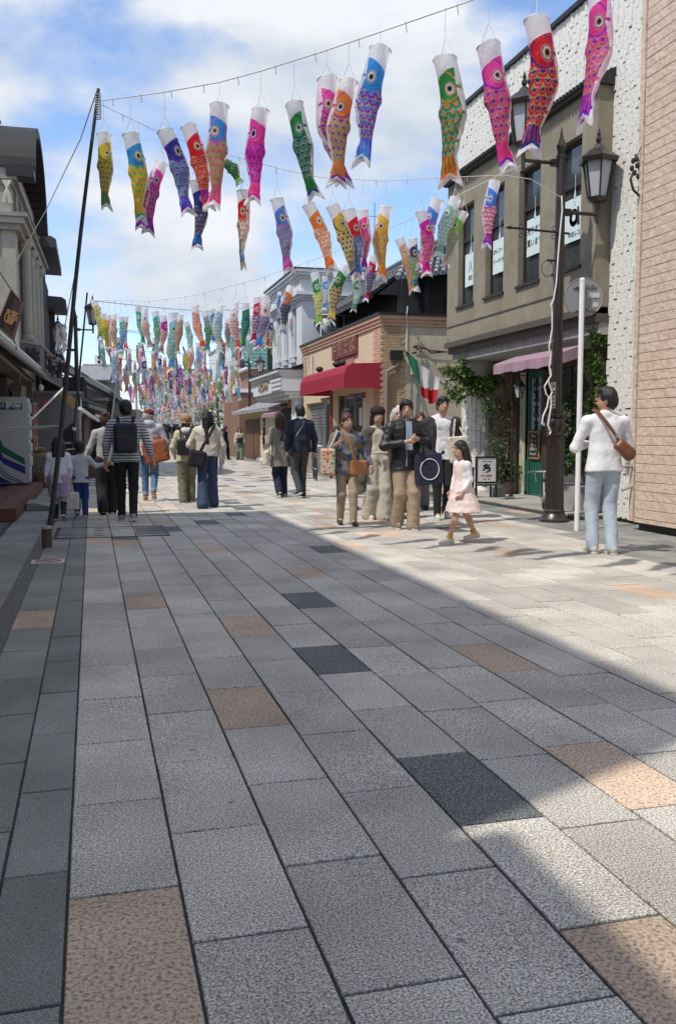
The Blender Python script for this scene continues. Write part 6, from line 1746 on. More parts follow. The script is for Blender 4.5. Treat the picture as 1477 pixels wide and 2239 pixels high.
for (x0, y0, x1, y1, rp, code, lab) in K3:
    u0, v0 = Z4(x0, y0); u1, v1 = Z4(x1, y1)
    hang(u0, v0, u1, v1, rp, code, lab, random.random() < .5, .95 if isinstance(rp, Rope) else .9, random.choice(kvar[:4]), spin=random.uniform(-.5, .5), group='carp streamers in the middle rows')
print('streamers near', round(time.time() - T0, 1))
# the far rows: rope after rope down the bending street
codes = ['WFRWW', 'WTEWE', 'EAWWA', 'FWPWF', 'AWBWW', 'CWOWC', 'RFOWR', 'TBWEB', 'GLYWG', 'PPMDP', 'YYOWY', 'NBVDN', 'OODWO', 'ABWWB', 'EETWE', 'FCFWF', 'WCRWC', 'SGLWS', 'RNRWN', 'TTGWT', 'MCMWM', 'BYTYB', 'GGOSG', 'CDCWC', 'VPVWV', 'LYLWL']
rdk = random.Random(21)
far_list = []
nrow = 0
Yr = 27.0
rope_m = M['wire']
while Yr < 112:
    xl = -.15 + max(0, Yr - 24) * .088; xr = atY(520, 800, Yr).x
    zt_ = 4.15 + .25 * math.sin(nrow * 1.7) - max(0, Yr - 60) * .006
    nrow += 1
    t = thing('streamer_rope', 'far streamer rope, the %s row down the street behind the thin second pole' % ['first', 'second', 'third', 'fourth', 'fifth', 'sixth', 'seventh', 'eighth', 'ninth', 'tenth', 'eleventh', 'twelfth', 'thirteenth', 'fourteenth', 'fifteenth', 'sixteenth', 'seventeenth', 'eighteenth', 'nineteenth', 'twentieth', 'twenty-first', 'twenty-second', 'twenty-third', 'twenty-fourth', 'twenty-fifth', 'twenty-sixth', 'twenty-seventh', 'twenty-eighth', 'twenty-ninth', 'thirtieth', 'last'][min(nrow - 1, 30)], 'rope', (xl, Yr, zt_), 0, 'ropes of the far streamer rows')
    b = MB(); b.tube([(xl + (xr - xl) * q, Yr, zt_ + .9 * (q - .5) ** 2) for q in [k / 8 for k in range(9)]], .008, 4); b.build('rope_run', rope_m, t)
    x = xl + .2
    while x < xr:
        q = (x - xl) / (xr - xl)
        far_list.append((x, Yr + rdk.uniform(-.3, .3), zt_ + .9 * (q - .5) ** 2 - rdk.uniform(.15, .55)))
        x += rdk.uniform(.30, .62)
    Yr += 2.9
rdk.shuffle(far_list); far_list.sort(key=lambda p: p[1] > 60)
kept, rest = far_list[:215], far_list[215:]
zone = lambda y: 'just past middle rows' if y < 32 else ('past the middle' if y < 37 else ('at middle distance' if y < 43 else ('farther off' if y < 50 else ('in far rows' if y < 60 else 'in farthest rows'))))
for i, (x, y, z) in enumerate(kept):
    code = rdk.choice(codes); code = code[:4] + rdk.choice('RBGYPETOWWVA'); o = link('carp_streamer', rdk.choice(kfar), None, (x, y, z))
    L_ = rdk.uniform(.75, 1.05); o.scale = (L_ * rdk.choice((-1, 1)) * .95, L_ * .9, L_)
    o.rotation_euler = (rdk.uniform(-.12, .12), rdk.uniform(-.2, .1), rdk.uniform(-.5, .5))
    set_cols(o, code)
    u_ = proj(x, y, z)[0]; side = 'far left' if u_ < 300 else ('left' if u_ < 350 else ('centre' if u_ < 400 else ('right' if u_ < 455 else 'far right')))
    nm = [CN[c] for c in code]; body = nm[1] if nm[1] != nm[0] else nm[2]
    props(o, 'small streamer, %s head, %s body, %s tail, %s %s' % (nm[0], body, nm[4], zone(y), side), 'carp streamer', 'small carp streamers over the far street')
vs0 = [koi_data(70 + i, 6, 6) for i in range(3)]
vv, ff, uu = [], [], []; cl = {k: [] for k in ('ca', 'cb', 'cc', 'cd', 'ct')}
for (x, y, z) in rest + [(p[0] + .15, p[1] + 1.3, p[2] - .2) for p in rest]:
    d_ = rdk.choice(vs0); code = rdk.choice(codes); L_ = rdk.uniform(.75, 1.0); a = rdk.uniform(-.5, .5); b0 = len(vv); sh_ = rdk.uniform(-.15, .1)
    for p in d_[0]:
        vv.append((x + (p[0] * math.cos(a) - p[1] * math.sin(a)) * L_ + sh_ * -p[2], y + (p[0] * math.sin(a) + p[1] * math.cos(a)) * L_, z + p[2] * L_))
    ff += [tuple(i + b0 for i in f) for f in d_[1]]; uu += d_[2]
    for k, c in zip(('ca', 'cb', 'cc', 'cd', 'ct'), code): cl[k] += [(*C_[c], 1)] * len(d_[0])
me = bpy.data.meshes.new('distant_streamers'); me.from_pydata(vv, [], ff); me.materials.append(M['koi_far'])
ul = me.uv_layers.new(name='UVMap'); li = np.empty(len(me.loops), dtype=np.int32); me.loops.foreach_get('vertex_index', li); ul.data.foreach_set('uv', np.array(uu, dtype=np.float32)[li].ravel())
for k, c in cl.items():
    a_ = me.attributes.new(k, 'FLOAT_COLOR', 'POINT'); a_.data.foreach_set('color', np.array(c, dtype=np.float32).ravel())
props(link('distant_streamers', me), kind='stuff')
print('streamers', len(far_list), round(time.time() - T0, 1))

# ================================================================== PEOPLE
def sdf_mesh(name, prims, vox, m, wr=0.0, ph=0.0, wf=24.0):
    """smooth union of tapered limbs, evaluated on a grid and skinned as one continuous surface (local coordinates)"""
    lo = np.array([1e9] * 3); hi = -lo
    for p in prims:
        if p[0] == 'cap': pts = np.array([p[1], p[2]], float); r = max(p[3], p[4])
        elif p[0] == 'ell': pts = np.array([p[1]], float); r = max(p[2])
        elif p[0] == 'box': pts = np.array([p[1]], float); r = math.sqrt(sum(q * q for q in p[2])) + p[3]
        else: continue
        lo = np.minimum(lo, pts.min(0) - r); hi = np.maximum(hi, pts.max(0) + r)
    pad = 3 * vox + wr; lo -= pad; hi += pad
    n = np.ceil((hi - lo) / vox).astype(int) + 1
    D = np.full(n, 1.0, dtype=np.float32)
    for p in prims:
        op = p[0]; k = p[-1]
        if op == 'cap': a = np.array(p[1], np.float32); b = np.array(p[2], np.float32); r = max(p[3], p[4]); pl, ph_ = np.minimum(a, b) - r - 2 * k - .03, np.maximum(a, b) + r + 2 * k + .03
        elif op in ('ell', 'sub'): a = np.array(p[1], np.float32); r = max(p[2]); pl, ph_ = a - r - 2 * k - .03, a + r + 2 * k + .03
        else: a = np.array(p[1], np.float32); r = math.sqrt(sum(q * q for q in p[2])) + p[3]; pl, ph_ = a - r - .05, a + r + .05
        i0 = np.maximum(((pl - lo) / vox).astype(int), 0); i1 = np.minimum(((ph_ - lo) / vox).astype(int) + 2, n)
        if (i1 <= i0).any(): continue
        X = (lo[0] + vox * np.arange(i0[0], i1[0], dtype=np.float32))[:, None, None]
        Y = (lo[1] + vox * np.arange(i0[1], i1[1], dtype=np.float32))[None, :, None]
        Z = (lo[2] + vox * np.arange(i0[2], i1[2], dtype=np.float32))[None, None, :]
        if op == 'cap':
            fy = p[5]
            ab = b - a; ab = np.array([ab[0], ab[1] / fy, ab[2]], np.float32); L2 = max(float((ab * ab).sum()), 1e-9)
            px, py, pz = X - a[0], (Y - a[1]) / fy, Z - a[2]
            h = np.clip((px * ab[0] + py * ab[1] + pz * ab[2]) / L2, 0, 1)
            d = np.sqrt((px - ab[0] * h) ** 2 + (py - ab[1] * h) ** 2 + (pz - ab[2] * h) ** 2) - (p[3] + (p[4] - p[3]) * h)
            d = d * (fy if fy < 1 else 1)
        elif op in ('ell', 'sub'):
            rx, ry, rz = p[2]
            q = np.sqrt(((X - a[0]) / rx) ** 2 + ((Y - a[1]) / ry) ** 2 + ((Z - a[2]) / rz) ** 2)
            d = (q - 1) * min(p[2])
        else:
            R_ = np.array(p[4].transposed() if p[4] is not None else Matrix.Identity(3), np.float32)
            dx_, dy_, dz_ = X - a[0], Y - a[1], Z - a[2]
            lx = np.abs(R_[0, 0] * dx_ + R_[0, 1] * dy_ + R_[0, 2] * dz_) - p[2][0]
            ly = np.abs(R_[1, 0] * dx_ + R_[1, 1] * dy_ + R_[1, 2] * dz_) - p[2][1]
            lz = np.abs(R_[2, 0] * dx_ + R_[2, 1] * dy_ + R_[2, 2] * dz_) - p[2][2]
            d = np.sqrt(np.maximum(lx, 0) ** 2 + np.maximum(ly, 0) ** 2 + np.maximum(lz, 0) ** 2) + np.minimum(np.maximum(lx, np.maximum(ly, lz)), 0) - p[3]
        sl_ = (slice(i0[0], i1[0]), slice(i0[1], i1[1]), slice(i0[2], i1[2]))
        cur = D[sl_]
        if op == 'sub':
            h = np.clip(.5 - .5 * (cur + d) / k, 0, 1); D[sl_] = cur * (1 - h) + (-d) * h + k * h * (1 - h)
        else:
            h = np.clip(.5 + .5 * (cur - d) / k, 0, 1); D[sl_] = cur * (1 - h) + d * h - k * h * (1 - h)
    if wr:
        X = (lo[0] + vox * np.arange(n[0], dtype=np.float32))[:, None, None]; Y = (lo[1] + vox * np.arange(n[1], dtype=np.float32))[None, :, None]; Z = (lo[2] + vox * np.arange(n[2], dtype=np.float32))[None, None, :]
        rw = random.Random(int(ph * 1000)); q = 0
        for i_ in range(7):
            f_ = wf * rw.uniform(.5, 2.0); th = rw.uniform(0, PI); el = rw.uniform(.1, 1.2)
            kx, ky, kz = f_ * math.cos(th) * math.cos(el), f_ * math.sin(th) * math.cos(el), f_ * math.sin(el)
            w_ = np.sin(X * kx + Y * ky + Z * kz + rw.uniform(0, 6) + 1.3 * np.sin(Z * rw.uniform(5, 12) + X * rw.uniform(4, 10) + rw.uniform(0, 6)))
            q = q + (1 - np.abs(w_)) ** 2 * .55
        q = q - .9
        D += (-wr * .75 * q).astype(np.float32)
    g_ = openvdb.FloatGrid(); g_.background = 1.0
    g_.copyFromArray(np.clip(D, -.1, .1).astype(np.float32))
    res = g_.convertToQuads(isovalue=0.0) if False else g_.convertToQuads()
    P, Q = res[0], res[1]
    P = P * vox + lo
    me = bpy.data.meshes.new(name)
    me.vertices.add(len(P)); me.vertices.foreach_set('co', P.astype(np.float32).ravel())
    Q = Q[:, ::-1]
    me.loops.add(len(Q) * 4); me.loops.foreach_set('vertex_index', Q.astype(np.int32).ravel())
    me.polygons.add(len(Q)); me.polygons.foreach_set('loop_start', np.arange(0, len(Q) * 4, 4, dtype=np.int32))
    try: me.polygons.foreach_set('loop_total', np.full(len(Q), 4, dtype=np.int32))
    except Exception: pass
    me.update(calc_edges=True)
    me.polygons.foreach_set('use_smooth', [True] * len(Q))
    me.materials.append(m)
    # make sure the faces look outwards
    import bmesh
    if len(Q):
        pz = np.array([p for p in P[Q[0]]]); 
        bm = bmesh.new(); bm.from_mesh(me); vol = bm.calc_volume(signed=True); bm.free()
        if vol < 0: me.flip_normals()
    return me
def cloth(name, c, c2=None, rough=.85, sc=8, bump=.55, bs=13, trans=0.0):
    return mat(name, c, rough, .08, sc, coord='obj', col2=c2, bump=bump, bscale=bs, trans=trans)
def stripe_mat(name, c1, c2, freq, duty=.35):
    if name in MATS: return MATS[name]
    m = bpy.data.materials.new(name); MATS[name] = m; t, b = nodes_of(m); L = t.links.new
    g = t.nodes.new('ShaderNodeTexCoord'); sp = t.nodes.new('ShaderNodeSeparateXYZ'); L(g.outputs['Object'], sp.inputs[0])
    nz = t.nodes.new('ShaderNodeTexNoise'); nz.inputs['Scale'].default_value = 6; L(g.outputs['Object'], nz.inputs['Vector'])
    a = t.nodes.new('ShaderNodeMath'); a.operation = 'MULTIPLY_ADD'; L(nz.outputs['Fac'], a.inputs[0]); a.inputs[1].default_value = .03; L(sp.outputs[2], a.inputs[2])
    f = t.nodes.new('ShaderNodeMath'); f.operation = 'MULTIPLY'; L(a.outputs[0], f.inputs[0]); f.inputs[1].default_value = freq
    fr = t.nodes.new('ShaderNodeMath'); fr.operation = 'FRACT'; L(f.outputs[0], fr.inputs[0])
    lt = t.nodes.new('ShaderNodeMath'); lt.operation = 'LESS_THAN'; L(fr.outputs[0], lt.inputs[0]); lt.inputs[1].default_value = duty
    mx = t.nodes.new('ShaderNodeMix'); mx.data_type = 'RGBA'; L(lt.outputs[0], mx.inputs['Factor']); mx.inputs['A'].default_value = (*c1, 1); mx.inputs['B'].default_value = (*c2, 1)
    L(mx.outputs['Result'], b.inputs['Base Color']); b.inputs['Roughness'].default_value = .85
    return m
def dots_mat(name, c1, c2, sc, rad, c3=None):
    if name in MATS: return MATS[name]
    m = bpy.data.materials.new(name); MATS[name] = m; t, b = nodes_of(m); L = t.links.new
    g = t.nodes.new('ShaderNodeTexCoord'); vo = t.nodes.new('ShaderNodeTexVoronoi'); vo.inputs['Scale'].default_value = sc; vo.inputs['Randomness'].default_value = .7; L(g.outputs['Object'], vo.inputs['Vector'])
    lt = t.nodes.new('ShaderNodeMath'); lt.operation = 'LESS_THAN'; L(vo.outputs['Distance'], lt.inputs[0]); lt.inputs[1].default_value = rad
    cr = t.nodes.new('ShaderNodeValToRGB'); cr.color_ramp.interpolation = 'CONSTANT'; cr.color_ramp.elements[0].color = (*c2, 1); cr.color_ramp.elements[1].position = .55; cr.color_ramp.elements[1].color = (*(c3 or c2), 1)
    sp = t.nodes.new('ShaderNodeSeparateColor'); L(vo.outputs['Color'], sp.inputs[0]); L(sp.outputs[0], cr.inputs[0])
    mx = t.nodes.new('ShaderNodeMix'); mx.data_type = 'RGBA'; L(lt.outputs[0], mx.inputs['Factor']); mx.inputs['A'].default_value = (*c1, 1); L(cr.outputs[0], mx.inputs['B'])
    L(mx.outputs['Result'], b.inputs['Base Color']); b.inputs['Roughness'].default_value = .85
    return m
V3 = Vector
def ik(H, A_, l1, l2, bend):
    d = A_ - H; L_ = min(d.length, (l1 + l2) * .999); dn = d.normalized()
    a = (l1 * l1 - l2 * l2 + L_ * L_) / (2 * L_); h = math.sqrt(max(l1 * l1 - a * a, 0))
    bd = (bend - dn * bend.dot(dn)).normalized()
    return H + dn * a + bd * h
class Person:
    def __init__(s, label, loc, heading, h, legs=((.0, 0), (.0, 0)), armL=None, armR=None, head=(0, 0), build=1.0, female=False, group=None, lean=0.0, coarse=1.0):
        """heading in degrees: 0 faces the viewer, 180 walks away. legs: per foot (forward, heel lift). arms: (elbow, hand) offsets from the shoulder as (out, forward, down)"""
        s.k = k = h / 1.72; s.h = h; s.cs = coarse
        s.t = thing('person', label, 'person', (loc[0], loc[1], loc[2] if len(loc) > 2 else 0.0), R(heading), group)
        s.ph = random.uniform(0, 9)
        s.bw = build; s.female = female
        hp = .92 * k; s.hipz = hp
        sw = (.175 if female else .195) * k * build ** .5; s.sw = sw
        lf = lambda z: -lean * (z - hp)          # torso leans forward (towards -y)
        s.neck = V3((0, lf(1.47 * k), 1.47 * k)); s.chest = V3((0, lf(1.3 * k), 1.30 * k)); s.waist = V3((0, lf(1.05 * k), 1.06 * k)); s.pel = V3((0, 0, .95 * k))
        s.sh = {1: V3((sw, lf(1.41 * k), 1.375 * k)), -1: V3((-sw, lf(1.41 * k), 1.375 * k))}
        s.hip = {1: V3((.09 * k, 0, hp)), -1: V3((-.09 * k, 0, hp))}
        s.ank, s.knee, s.heel = {}, {}, {}
        for sd, (fw, lift) in ((1, legs[0]), (-1, legs[1])):
            A_ = V3((sd * (.085) * k, -fw * k, .085 * k + lift * k)); s.ank[sd] = A_; s.heel[sd] = lift
            s.knee[sd] = ik(s.hip[sd], A_, .435 * k, .415 * k, V3((0, -1, 0)))
        s.el, s.ha = {}, {}
        for sd, a in ((1, armL), (-1, armR)):
            a = a or ((.06, -.02, .28), (.08, .06, .54))
            o = s.sh[sd]; s.el[sd] = o + V3((sd * a[0][0], -a[0][1], -a[0][2])) * k; s.ha[sd] = o + V3((sd * a[1][0], -a[1][1], -a[1][2])) * k
        hc = s.neck + V3((0, -.015, .135)) * 1.0
        # children keep a relatively bigger head
        s.hs = hs = .5 + .5 * k
        s.hm = Matrix.Rotation(R(head[0]), 3, 'Z') @ Matrix.Rotation(R(head[1]), 3, 'X')
        s.hc = s.neck + V3((0, -.012, 0)) + s.hm @ V3((0, -.01, .135 * hs))
        if (s.hc.z + .118 * hs) < h * .985: pass
    def H(s, x, y, z): return s.hc + s.hm @ (V3((x, y, z)) * s.hs)
    def c(s, a, b, ra, rb, fy=1.0, k=.03): return ('cap', tuple(a), tuple(b), ra, rb, fy, k)
    def add(s, name, prims, m, vox=.011, wr=0.0, wf=24.0):
        me = sdf_mesh(name, prims, vox * s.cs, m, wr, s.ph, wf); o = link(name, me, s.t); return o
    def body(s, skin='skin', bare=False, vox=.0095):
        k = s.k; hs = s.hs; b = []; lg = 1.0 if bare else .72
        b.append(s.c(s.chest, s.waist, .105 * k, .085 * k, .7)); b.append(s.c(s.waist, s.pel, .085 * k, .095 * k, .75)); b.append(s.c(s.sh[1], s.sh[-1], .04 * k, .04 * k))
        b.append(s.c(s.neck - V3((0, 0, .05)), s.hc - V3((0, 0, .03)), .052 * hs, .05 * hs, 1, .02))
        q = s.H(0, 0, .01); b.append(('ell', tuple(q), (.078 * hs, .095 * hs, .108 * hs), .02))
        q = s.H(0, -.025, -.06); b.append(('ell', tuple(q), (.055 * hs, .062 * hs, .06 * hs), .03))
        b.append(('ell', tuple(s.H(0, -.1, -.015)), (.013 * hs, .02 * hs, .022 * hs), .012))
        b.append(('ell', tuple(s.H(0, -.088, -.058)), (.022 * hs, .012 * hs, .009 * hs), .01))
        for sd in (1, -1):
            b.append(('ell', tuple(s.H(sd * .08, .008, -.012)), (.011 * hs, .02 * hs, .03 * hs), .008))
            b.append(s.c(s.sh[sd], s.el[sd], .038 * k, .034 * k)); b.append(s.c(s.el[sd], s.ha[sd], .038 * k, .026 * k))
            d = (s.ha[sd] - s.el[sd]).normalized(); side = V3((0, 1, 0)) if abs(d.z) > .6 else V3((0, 0, 1)); side = (side - d * side.dot(d)).normalized(); pal = d.cross(side) * (1 if sd > 0 else -1)
            w = s.ha[sd]; kn = w + d * .075 * hs
            b.append(s.c(w, kn, .026 * hs, .030 * hs, 1, .015))
            for i, (off, ln) in enumerate(((-.030, .068), (-.010, .080), (.011, .076), (.031, .058))):
                r0 = kn + side * off * hs; r1 = r0 + (d * .6 - pal * .35 + side * off * .6).normalized() * ln * .55 * hs; r2 = r1 + (d * .45 - pal * .85).normalized() * ln * .5 * hs
                b.append(s.c(r0, r1, .0105 * hs, .0095 * hs, 1, .004)); b.append(s.c(r1, r2, .0095 * hs, .008 * hs, 1, .004))
            t0 = w + d * .02 * hs - side * .024 * hs; t1 = t0 + (d * .7 - side * .8 - pal * .2).normalized() * .04 * hs; t2 = t1 + (d * .9 - pal * .4).normalized() * .032 * hs
            b.append(s.c(t0, t1, .013 * hs, .011 * hs, 1, .005)); b.append(s.c(t1, t2, .011 * hs, .009 * hs, 1, .004))
            b.append(s.c(s.hip[sd], s.knee[sd], .075 * k * lg, .052 * k * lg)); mid = s.knee[sd].lerp(s.ank[sd], .3) + V3((0, .012 * k, 0))
            b.append(s.c(s.knee[sd], mid, .05 * k * lg, .052 * k * lg)); b.append(s.c(mid, s.ank[sd], .052 * k * lg, .032 * k))
            b.append(s.c(s.ank[sd], s.ank[sd] + V3((0, -.09, -.045)) * k, .032 * k, .028 * k))
        o = s.add('body', b, M[skin], vox)
        return o
    def face(s, mouth=True):
        b = MB()
        for sd in (1, -1):
            b.ell(s.H(sd * .031, -.083, .012), (.013 * s.hs, .009 * s.hs, .0065 * s.hs), 8)
        props(link('eye', b.mesh('eye', plain('eye_dark', (.02, .015, .012), .3)), s.t), kind=None)
        b = MB()
        for sd in (1, -1): b.tube([s.H(sd * .014, -.092, .034), s.H(sd * .032, -.091, .040), s.H(sd * .05, -.080, .034)], .0042 * s.hs, 5)
        link('eyebrow', b.mesh('eyebrow', M['hair']), s.t)
        if mouth:
            b = MB(); b.ell(s.H(0, -.096, -.055), (.021 * s.hs, .006 * s.hs, .006 * s.hs), 8); link('mouth', b.mesh('mouth', plain('lips', (.36, .12, .10), .5)), s.t)
    def hair(s, style='short', m='hair'):
        hs = s.hs; q = lambda x, y, z: tuple(s.H(x, y, z)); p = []
        p.append(('ell', q(0, .012, .028), (.092 * hs, .104 * hs, .108 * hs), .02))
        p.append(('ell', q(0, .045, -.02), (.082 * hs, .072 * hs, .085 * hs), .02))
        if style == 'short':
            p.append(('ell', q(0, -.03, .085), (.075 * hs, .06 * hs, .045 * hs), .02))
        if style in ('long', 'bob'):
            dn = -.20 if style == 'bob' else -.42
            for x in (-.055, 0, .055):
                e = s.H(x * 1.2, .075, dn); p.append(s.c(s.H(x, .05, -.02), (e.x, e.y + .02, e.z), .055 * hs, .04 * hs, 1, .03))
            for sd in (1, -1): p.append(s.c(s.H(sd * .078, .01, .0), s.H(sd * .088, .03, dn * .75), .03 * hs, .028 * hs, 1, .02))
        if style == 'pony':
            e = s.H(0, .10, .02); p.append(s.c(s.H(0, .08, .03), e, .035 * hs, .035 * hs, 1, .01)); p.append(s.c(e, e + V3((.02, .03, -.32)), .034 * hs, .018 * hs, 1, .01))
        if style == 'bun':
            p.append(('ell', q(0, .085, .09), (.042 * hs, .042 * hs, .04 * hs), .01))
        p.append(('sub', q(0, -.115, -.035), (.070 * hs, .085 * hs, .088 * hs), .012))
        if style not in ('long', 'bob'): p.append(('sub', q(0, -.02, -.14), (.11 * hs, .10 * hs, .075 * hs), .01))
        return s.add('hair', p, M[m], .009, .005, 45)
    def cap(s, m, m2):
        hs = s.hs; p = [('ell', tuple(s.H(0, .0, .05)), (.102 * hs, .115 * hs, .085 * hs), .01), ('sub', tuple(s.H(0, 0, -.06)), (.2, .2, .085 * hs), .006)]
        s.add('cap', p, m, .008)
        b = MB(); n = 14; vs_, fs_ = [], []
        for i in range(n + 1):
            a = PI + PI * i / n
            for r_ in (.09, .10 + .075 * math.sin(PI * i / n)):
                vs_.append(s.H(r_ * math.cos(a), r_ * math.sin(a) * 1.1, .03 - .012 * (r_ > .095)))
        fs_ = [(2 * i, 2 * i + 1, 2 * i + 3, 2 * i + 2) for i in range(n)]
        b.add(vs_, fs_); b.add([v - V3((0, 0, .006)) for v in vs_], [f[::-1] for f in fs_]); link('brim', b.mesh('brim', m2), s.t)
    def top(s, m, loose=1.0, hem=.90, sleeve=1.0, name='shirt', wr=.0045, cuff=None, flare=1.0, neckhole=True):
        k = s.k * 1.0; w = loose * s.bw; p = []
        base = s.pel.lerp(s.waist, (hem * s.k - s.pel.z) / (s.waist.z - s.pel.z)) if hem * s.k > .95 * s.k else V3((s.pel.x, s.pel.y, hem * s.k))
        cz = s.chest + V3((0, 0, .0)); dz = V3((0, 0, -.10 * k))
        for x in (1, -1):
            p.append(s.c(cz + V3((x * .055 * k, 0, 0)), s.waist + V3((x * .04 * k, 0, 0)), .118 * k * w, .108 * k * w * flare, .74, .03))
            p.append(s.c(s.waist + V3((x * .04 * k, 0, 0)), base + V3((x * .072 * k, 0, 0)) + dz, .108 * k * w * flare, .120 * k * w * flare * flare, .86, .03))
        hz = hem * k
        p.append(('sub', (0, base.y, hz - .5), (.9, .9, .5), .008))
        p.append(s.c(s.sh[1], s.sh[-1], .058 * k * w ** .5, .058 * k * w ** .5, 1, .05))
        for sd in (1, -1): p.append(s.c(s.neck + V3((sd * .02, .01, -.02)), s.sh[sd], .05 * k, .045 * k, 1, .03))
        for sd in (1, -1):
            r = .058 * k * w ** .5
            if sleeve > 0: p.append(s.c(s.sh[sd], s.sh[sd].lerp(s.el[sd], min(1, sleeve * 2)), r, r * .92, 1, .03))
            if sleeve > .5:
                e = s.el[sd].lerp(s.ha[sd], min(1, (sleeve - .5) * 2) * .97)
                p.append(s.c(s.el[sd], e, r * .92, r * .70, 1, .02))
        return s.add(name, p, m, .011, wr)
    def pants(s, m, w=1.0, flare=1.0, length=1.0, name='trousers', wr=.004):
        k = s.k; p = [s.c(s.hip[1] + V3((-.018, 0, .02)) * 1.0, s.hip[-1] + V3((.018, 0, .02)), .100 * k * s.bw ** .5, .100 * k * s.bw ** .5, .85, .03), s.c(s.pel, s.pel + V3((0, 0, .06 * k)), .118 * k, .112 * k, .78, .03)]
        for sd in (1, -1):
            p.append(s.c(s.hip[sd], s.knee[sd], .092 * k * w ** .6, .070 * k * w, 1, .02))
            if length > .5: p.append(s.c(s.knee[sd], s.knee[sd].lerp(s.ank[sd], min(1.0, (length - .5) * 2) * 1.02) + V3((0, 0, -.01)), .068 * k * w, .055 * k * w * flare, 1, .03))
            else:
                p[-1] = s.c(s.hip[sd], s.hip[sd].lerp(s.knee[sd], length * 2), .098 * k * w, .092 * k * w, 1, .02)
        return s.add(name, p, m, .011, wr)
    def skirt(s, m, z0, z1, r0, r1, name='skirt', wr=.006, fy=.8, front=0.0):
        k = s.k; p = [s.c((0, s.waist.y, z0), (0, front, z1 - .04), r0, r1, fy, .02), ('sub', (0, front, z1 - .5), (.9, .9, .5), .008)]
        return s.add(name, p, m, .011, wr, 30)
    def shoes(s, m, sole=None, sz=1.0):
        hs = .45 + .55 * s.k
        for sd in (1, -1):
            A_ = s.ank[sd]; lift = s.heel[sd]; pit = min(1.1, lift * 4.5)
            d = V3((0, -math.cos(pit), -math.sin(pit))) if lift > .02 else V3((0, -1, 0)); up_ = V3((0, -math.sin(pit), math.cos(pit))) if lift > .02 else V3((0, 0, 1))
            hl = A_ + V3((0, .0, -.03)) - d * .03 * hs; z0 = .045 * hs
            heel = V3((A_.x, A_.y, 0)) - d * .035 * hs + V3((0, 0, z0 + lift * s.k)); toe = heel + d * .165 * hs * sz + V3((sd * .012, 0, 0))
            if lift <= .02: heel.z = z0; toe.z = z0 * .8
            toe.z = max(toe.z, .03)
            link('shoe', sdf_mesh('shoe', [s.c(heel, toe, .04 * hs, .036 * hs, 1, .02), s.c(heel + up_ * .01, A_, .036 * hs, .038 * hs, 1, .03)], .009, m), s.t)
            if sole:
                b = MB(); n = 12
                pts = [(-.045, .0), (-.035, .032), (.05, .034), (.13, .043), (.185, .03), (.205, 0), (.185, -.03), (.13, -.043), (.05, -.034), (-.035, -.032)]
                base = heel - up_ * .042 * hs
                vs_ = [base + d * q[0] * hs + V3((q[1] * hs + sd * .012 * max(0, q[0] * 5), 0, 0)) for q in pts]
                b.add(vs_ + [v + up_ * .018 for v in vs_], [tuple(range(10))[::-1], tuple(range(10, 20))] + [(i, (i + 1) % 10, 10 + (i + 1) % 10, 10 + i) for i in range(10)]); link('sole', b.mesh('sole', sole), s.t)
    def held(s, name, label, cat, prims=None, m=None, parts=(), vox=.01, wr=.003):
        t = thing(name, label, cat, tuple(s.t.location), s.t.rotation_euler.z)
        if prims: link('bag_body', sdf_mesh('bag_body', prims, vox, m, wr, s.ph, 30), t)
        for (nm, b, mm) in parts: link(nm, b.mesh(nm, mm), t)
        return t
def strapb(pts, r=.012, flat=None, n=6):
    b = MB(); b.tube(pts, r, n); return b
def arc_pts(s, sd_from, z_bag, x_bag, y_front=-.16, y_back=.16, back=True):
    """crossbody strap: over one shoulder, down front and back to the bag"""
    sh = V3((sd_from * s.sw * .55, s.sh[1].y, 1.475 * s.k))
    bag = V3((x_bag, 0, z_bag))
    f = [sh, sh.lerp(bag, .2) + V3((0, y_front * .85, 0)), sh.lerp(bag, .55) + V3((0, y_front, 0)), V3((x_bag, y_front * .6, z_bag))]
    r = [sh, sh.lerp(bag, .2) + V3((0, y_back * .85, 0)), sh.lerp(bag, .55) + V3((0, y_back, 0)), V3((x_bag, y_back * .6, z_bag))]
    return f, r
white_sole = plain('white_sole', (.66, .65, .60), .7)
c_white = cloth('white_cotton', (.74, .74, .75)); c_black = cloth('black_cotton', (.012, .012, .014)); c_khaki = cloth('khaki_cotton', (.36, .28, .19)); c_cream = cloth('cream_cotton', (.60, .55, .45))
c_denim = cloth('dark_denim', (.022, .04, .085), (.045, .075, .14)); c_ldenim = cloth('pale_denim', (.33, .40, .47), (.50, .57, .63), sc=5); c_mdenim = cloth('mid_denim', (.06, .13, .24), (.10, .2, .33))
c_navy = cloth('navy_knit', (.012, .016, .04)); c_taupe = cloth('taupe_wool', (.24, .215, .18)); leather = plain('brown_leather', (.17, .06, .028), .4, .2, coord='obj'); tan_leather = plain('tan_leather', (.42, .17, .05), .45, .15, coord='obj')

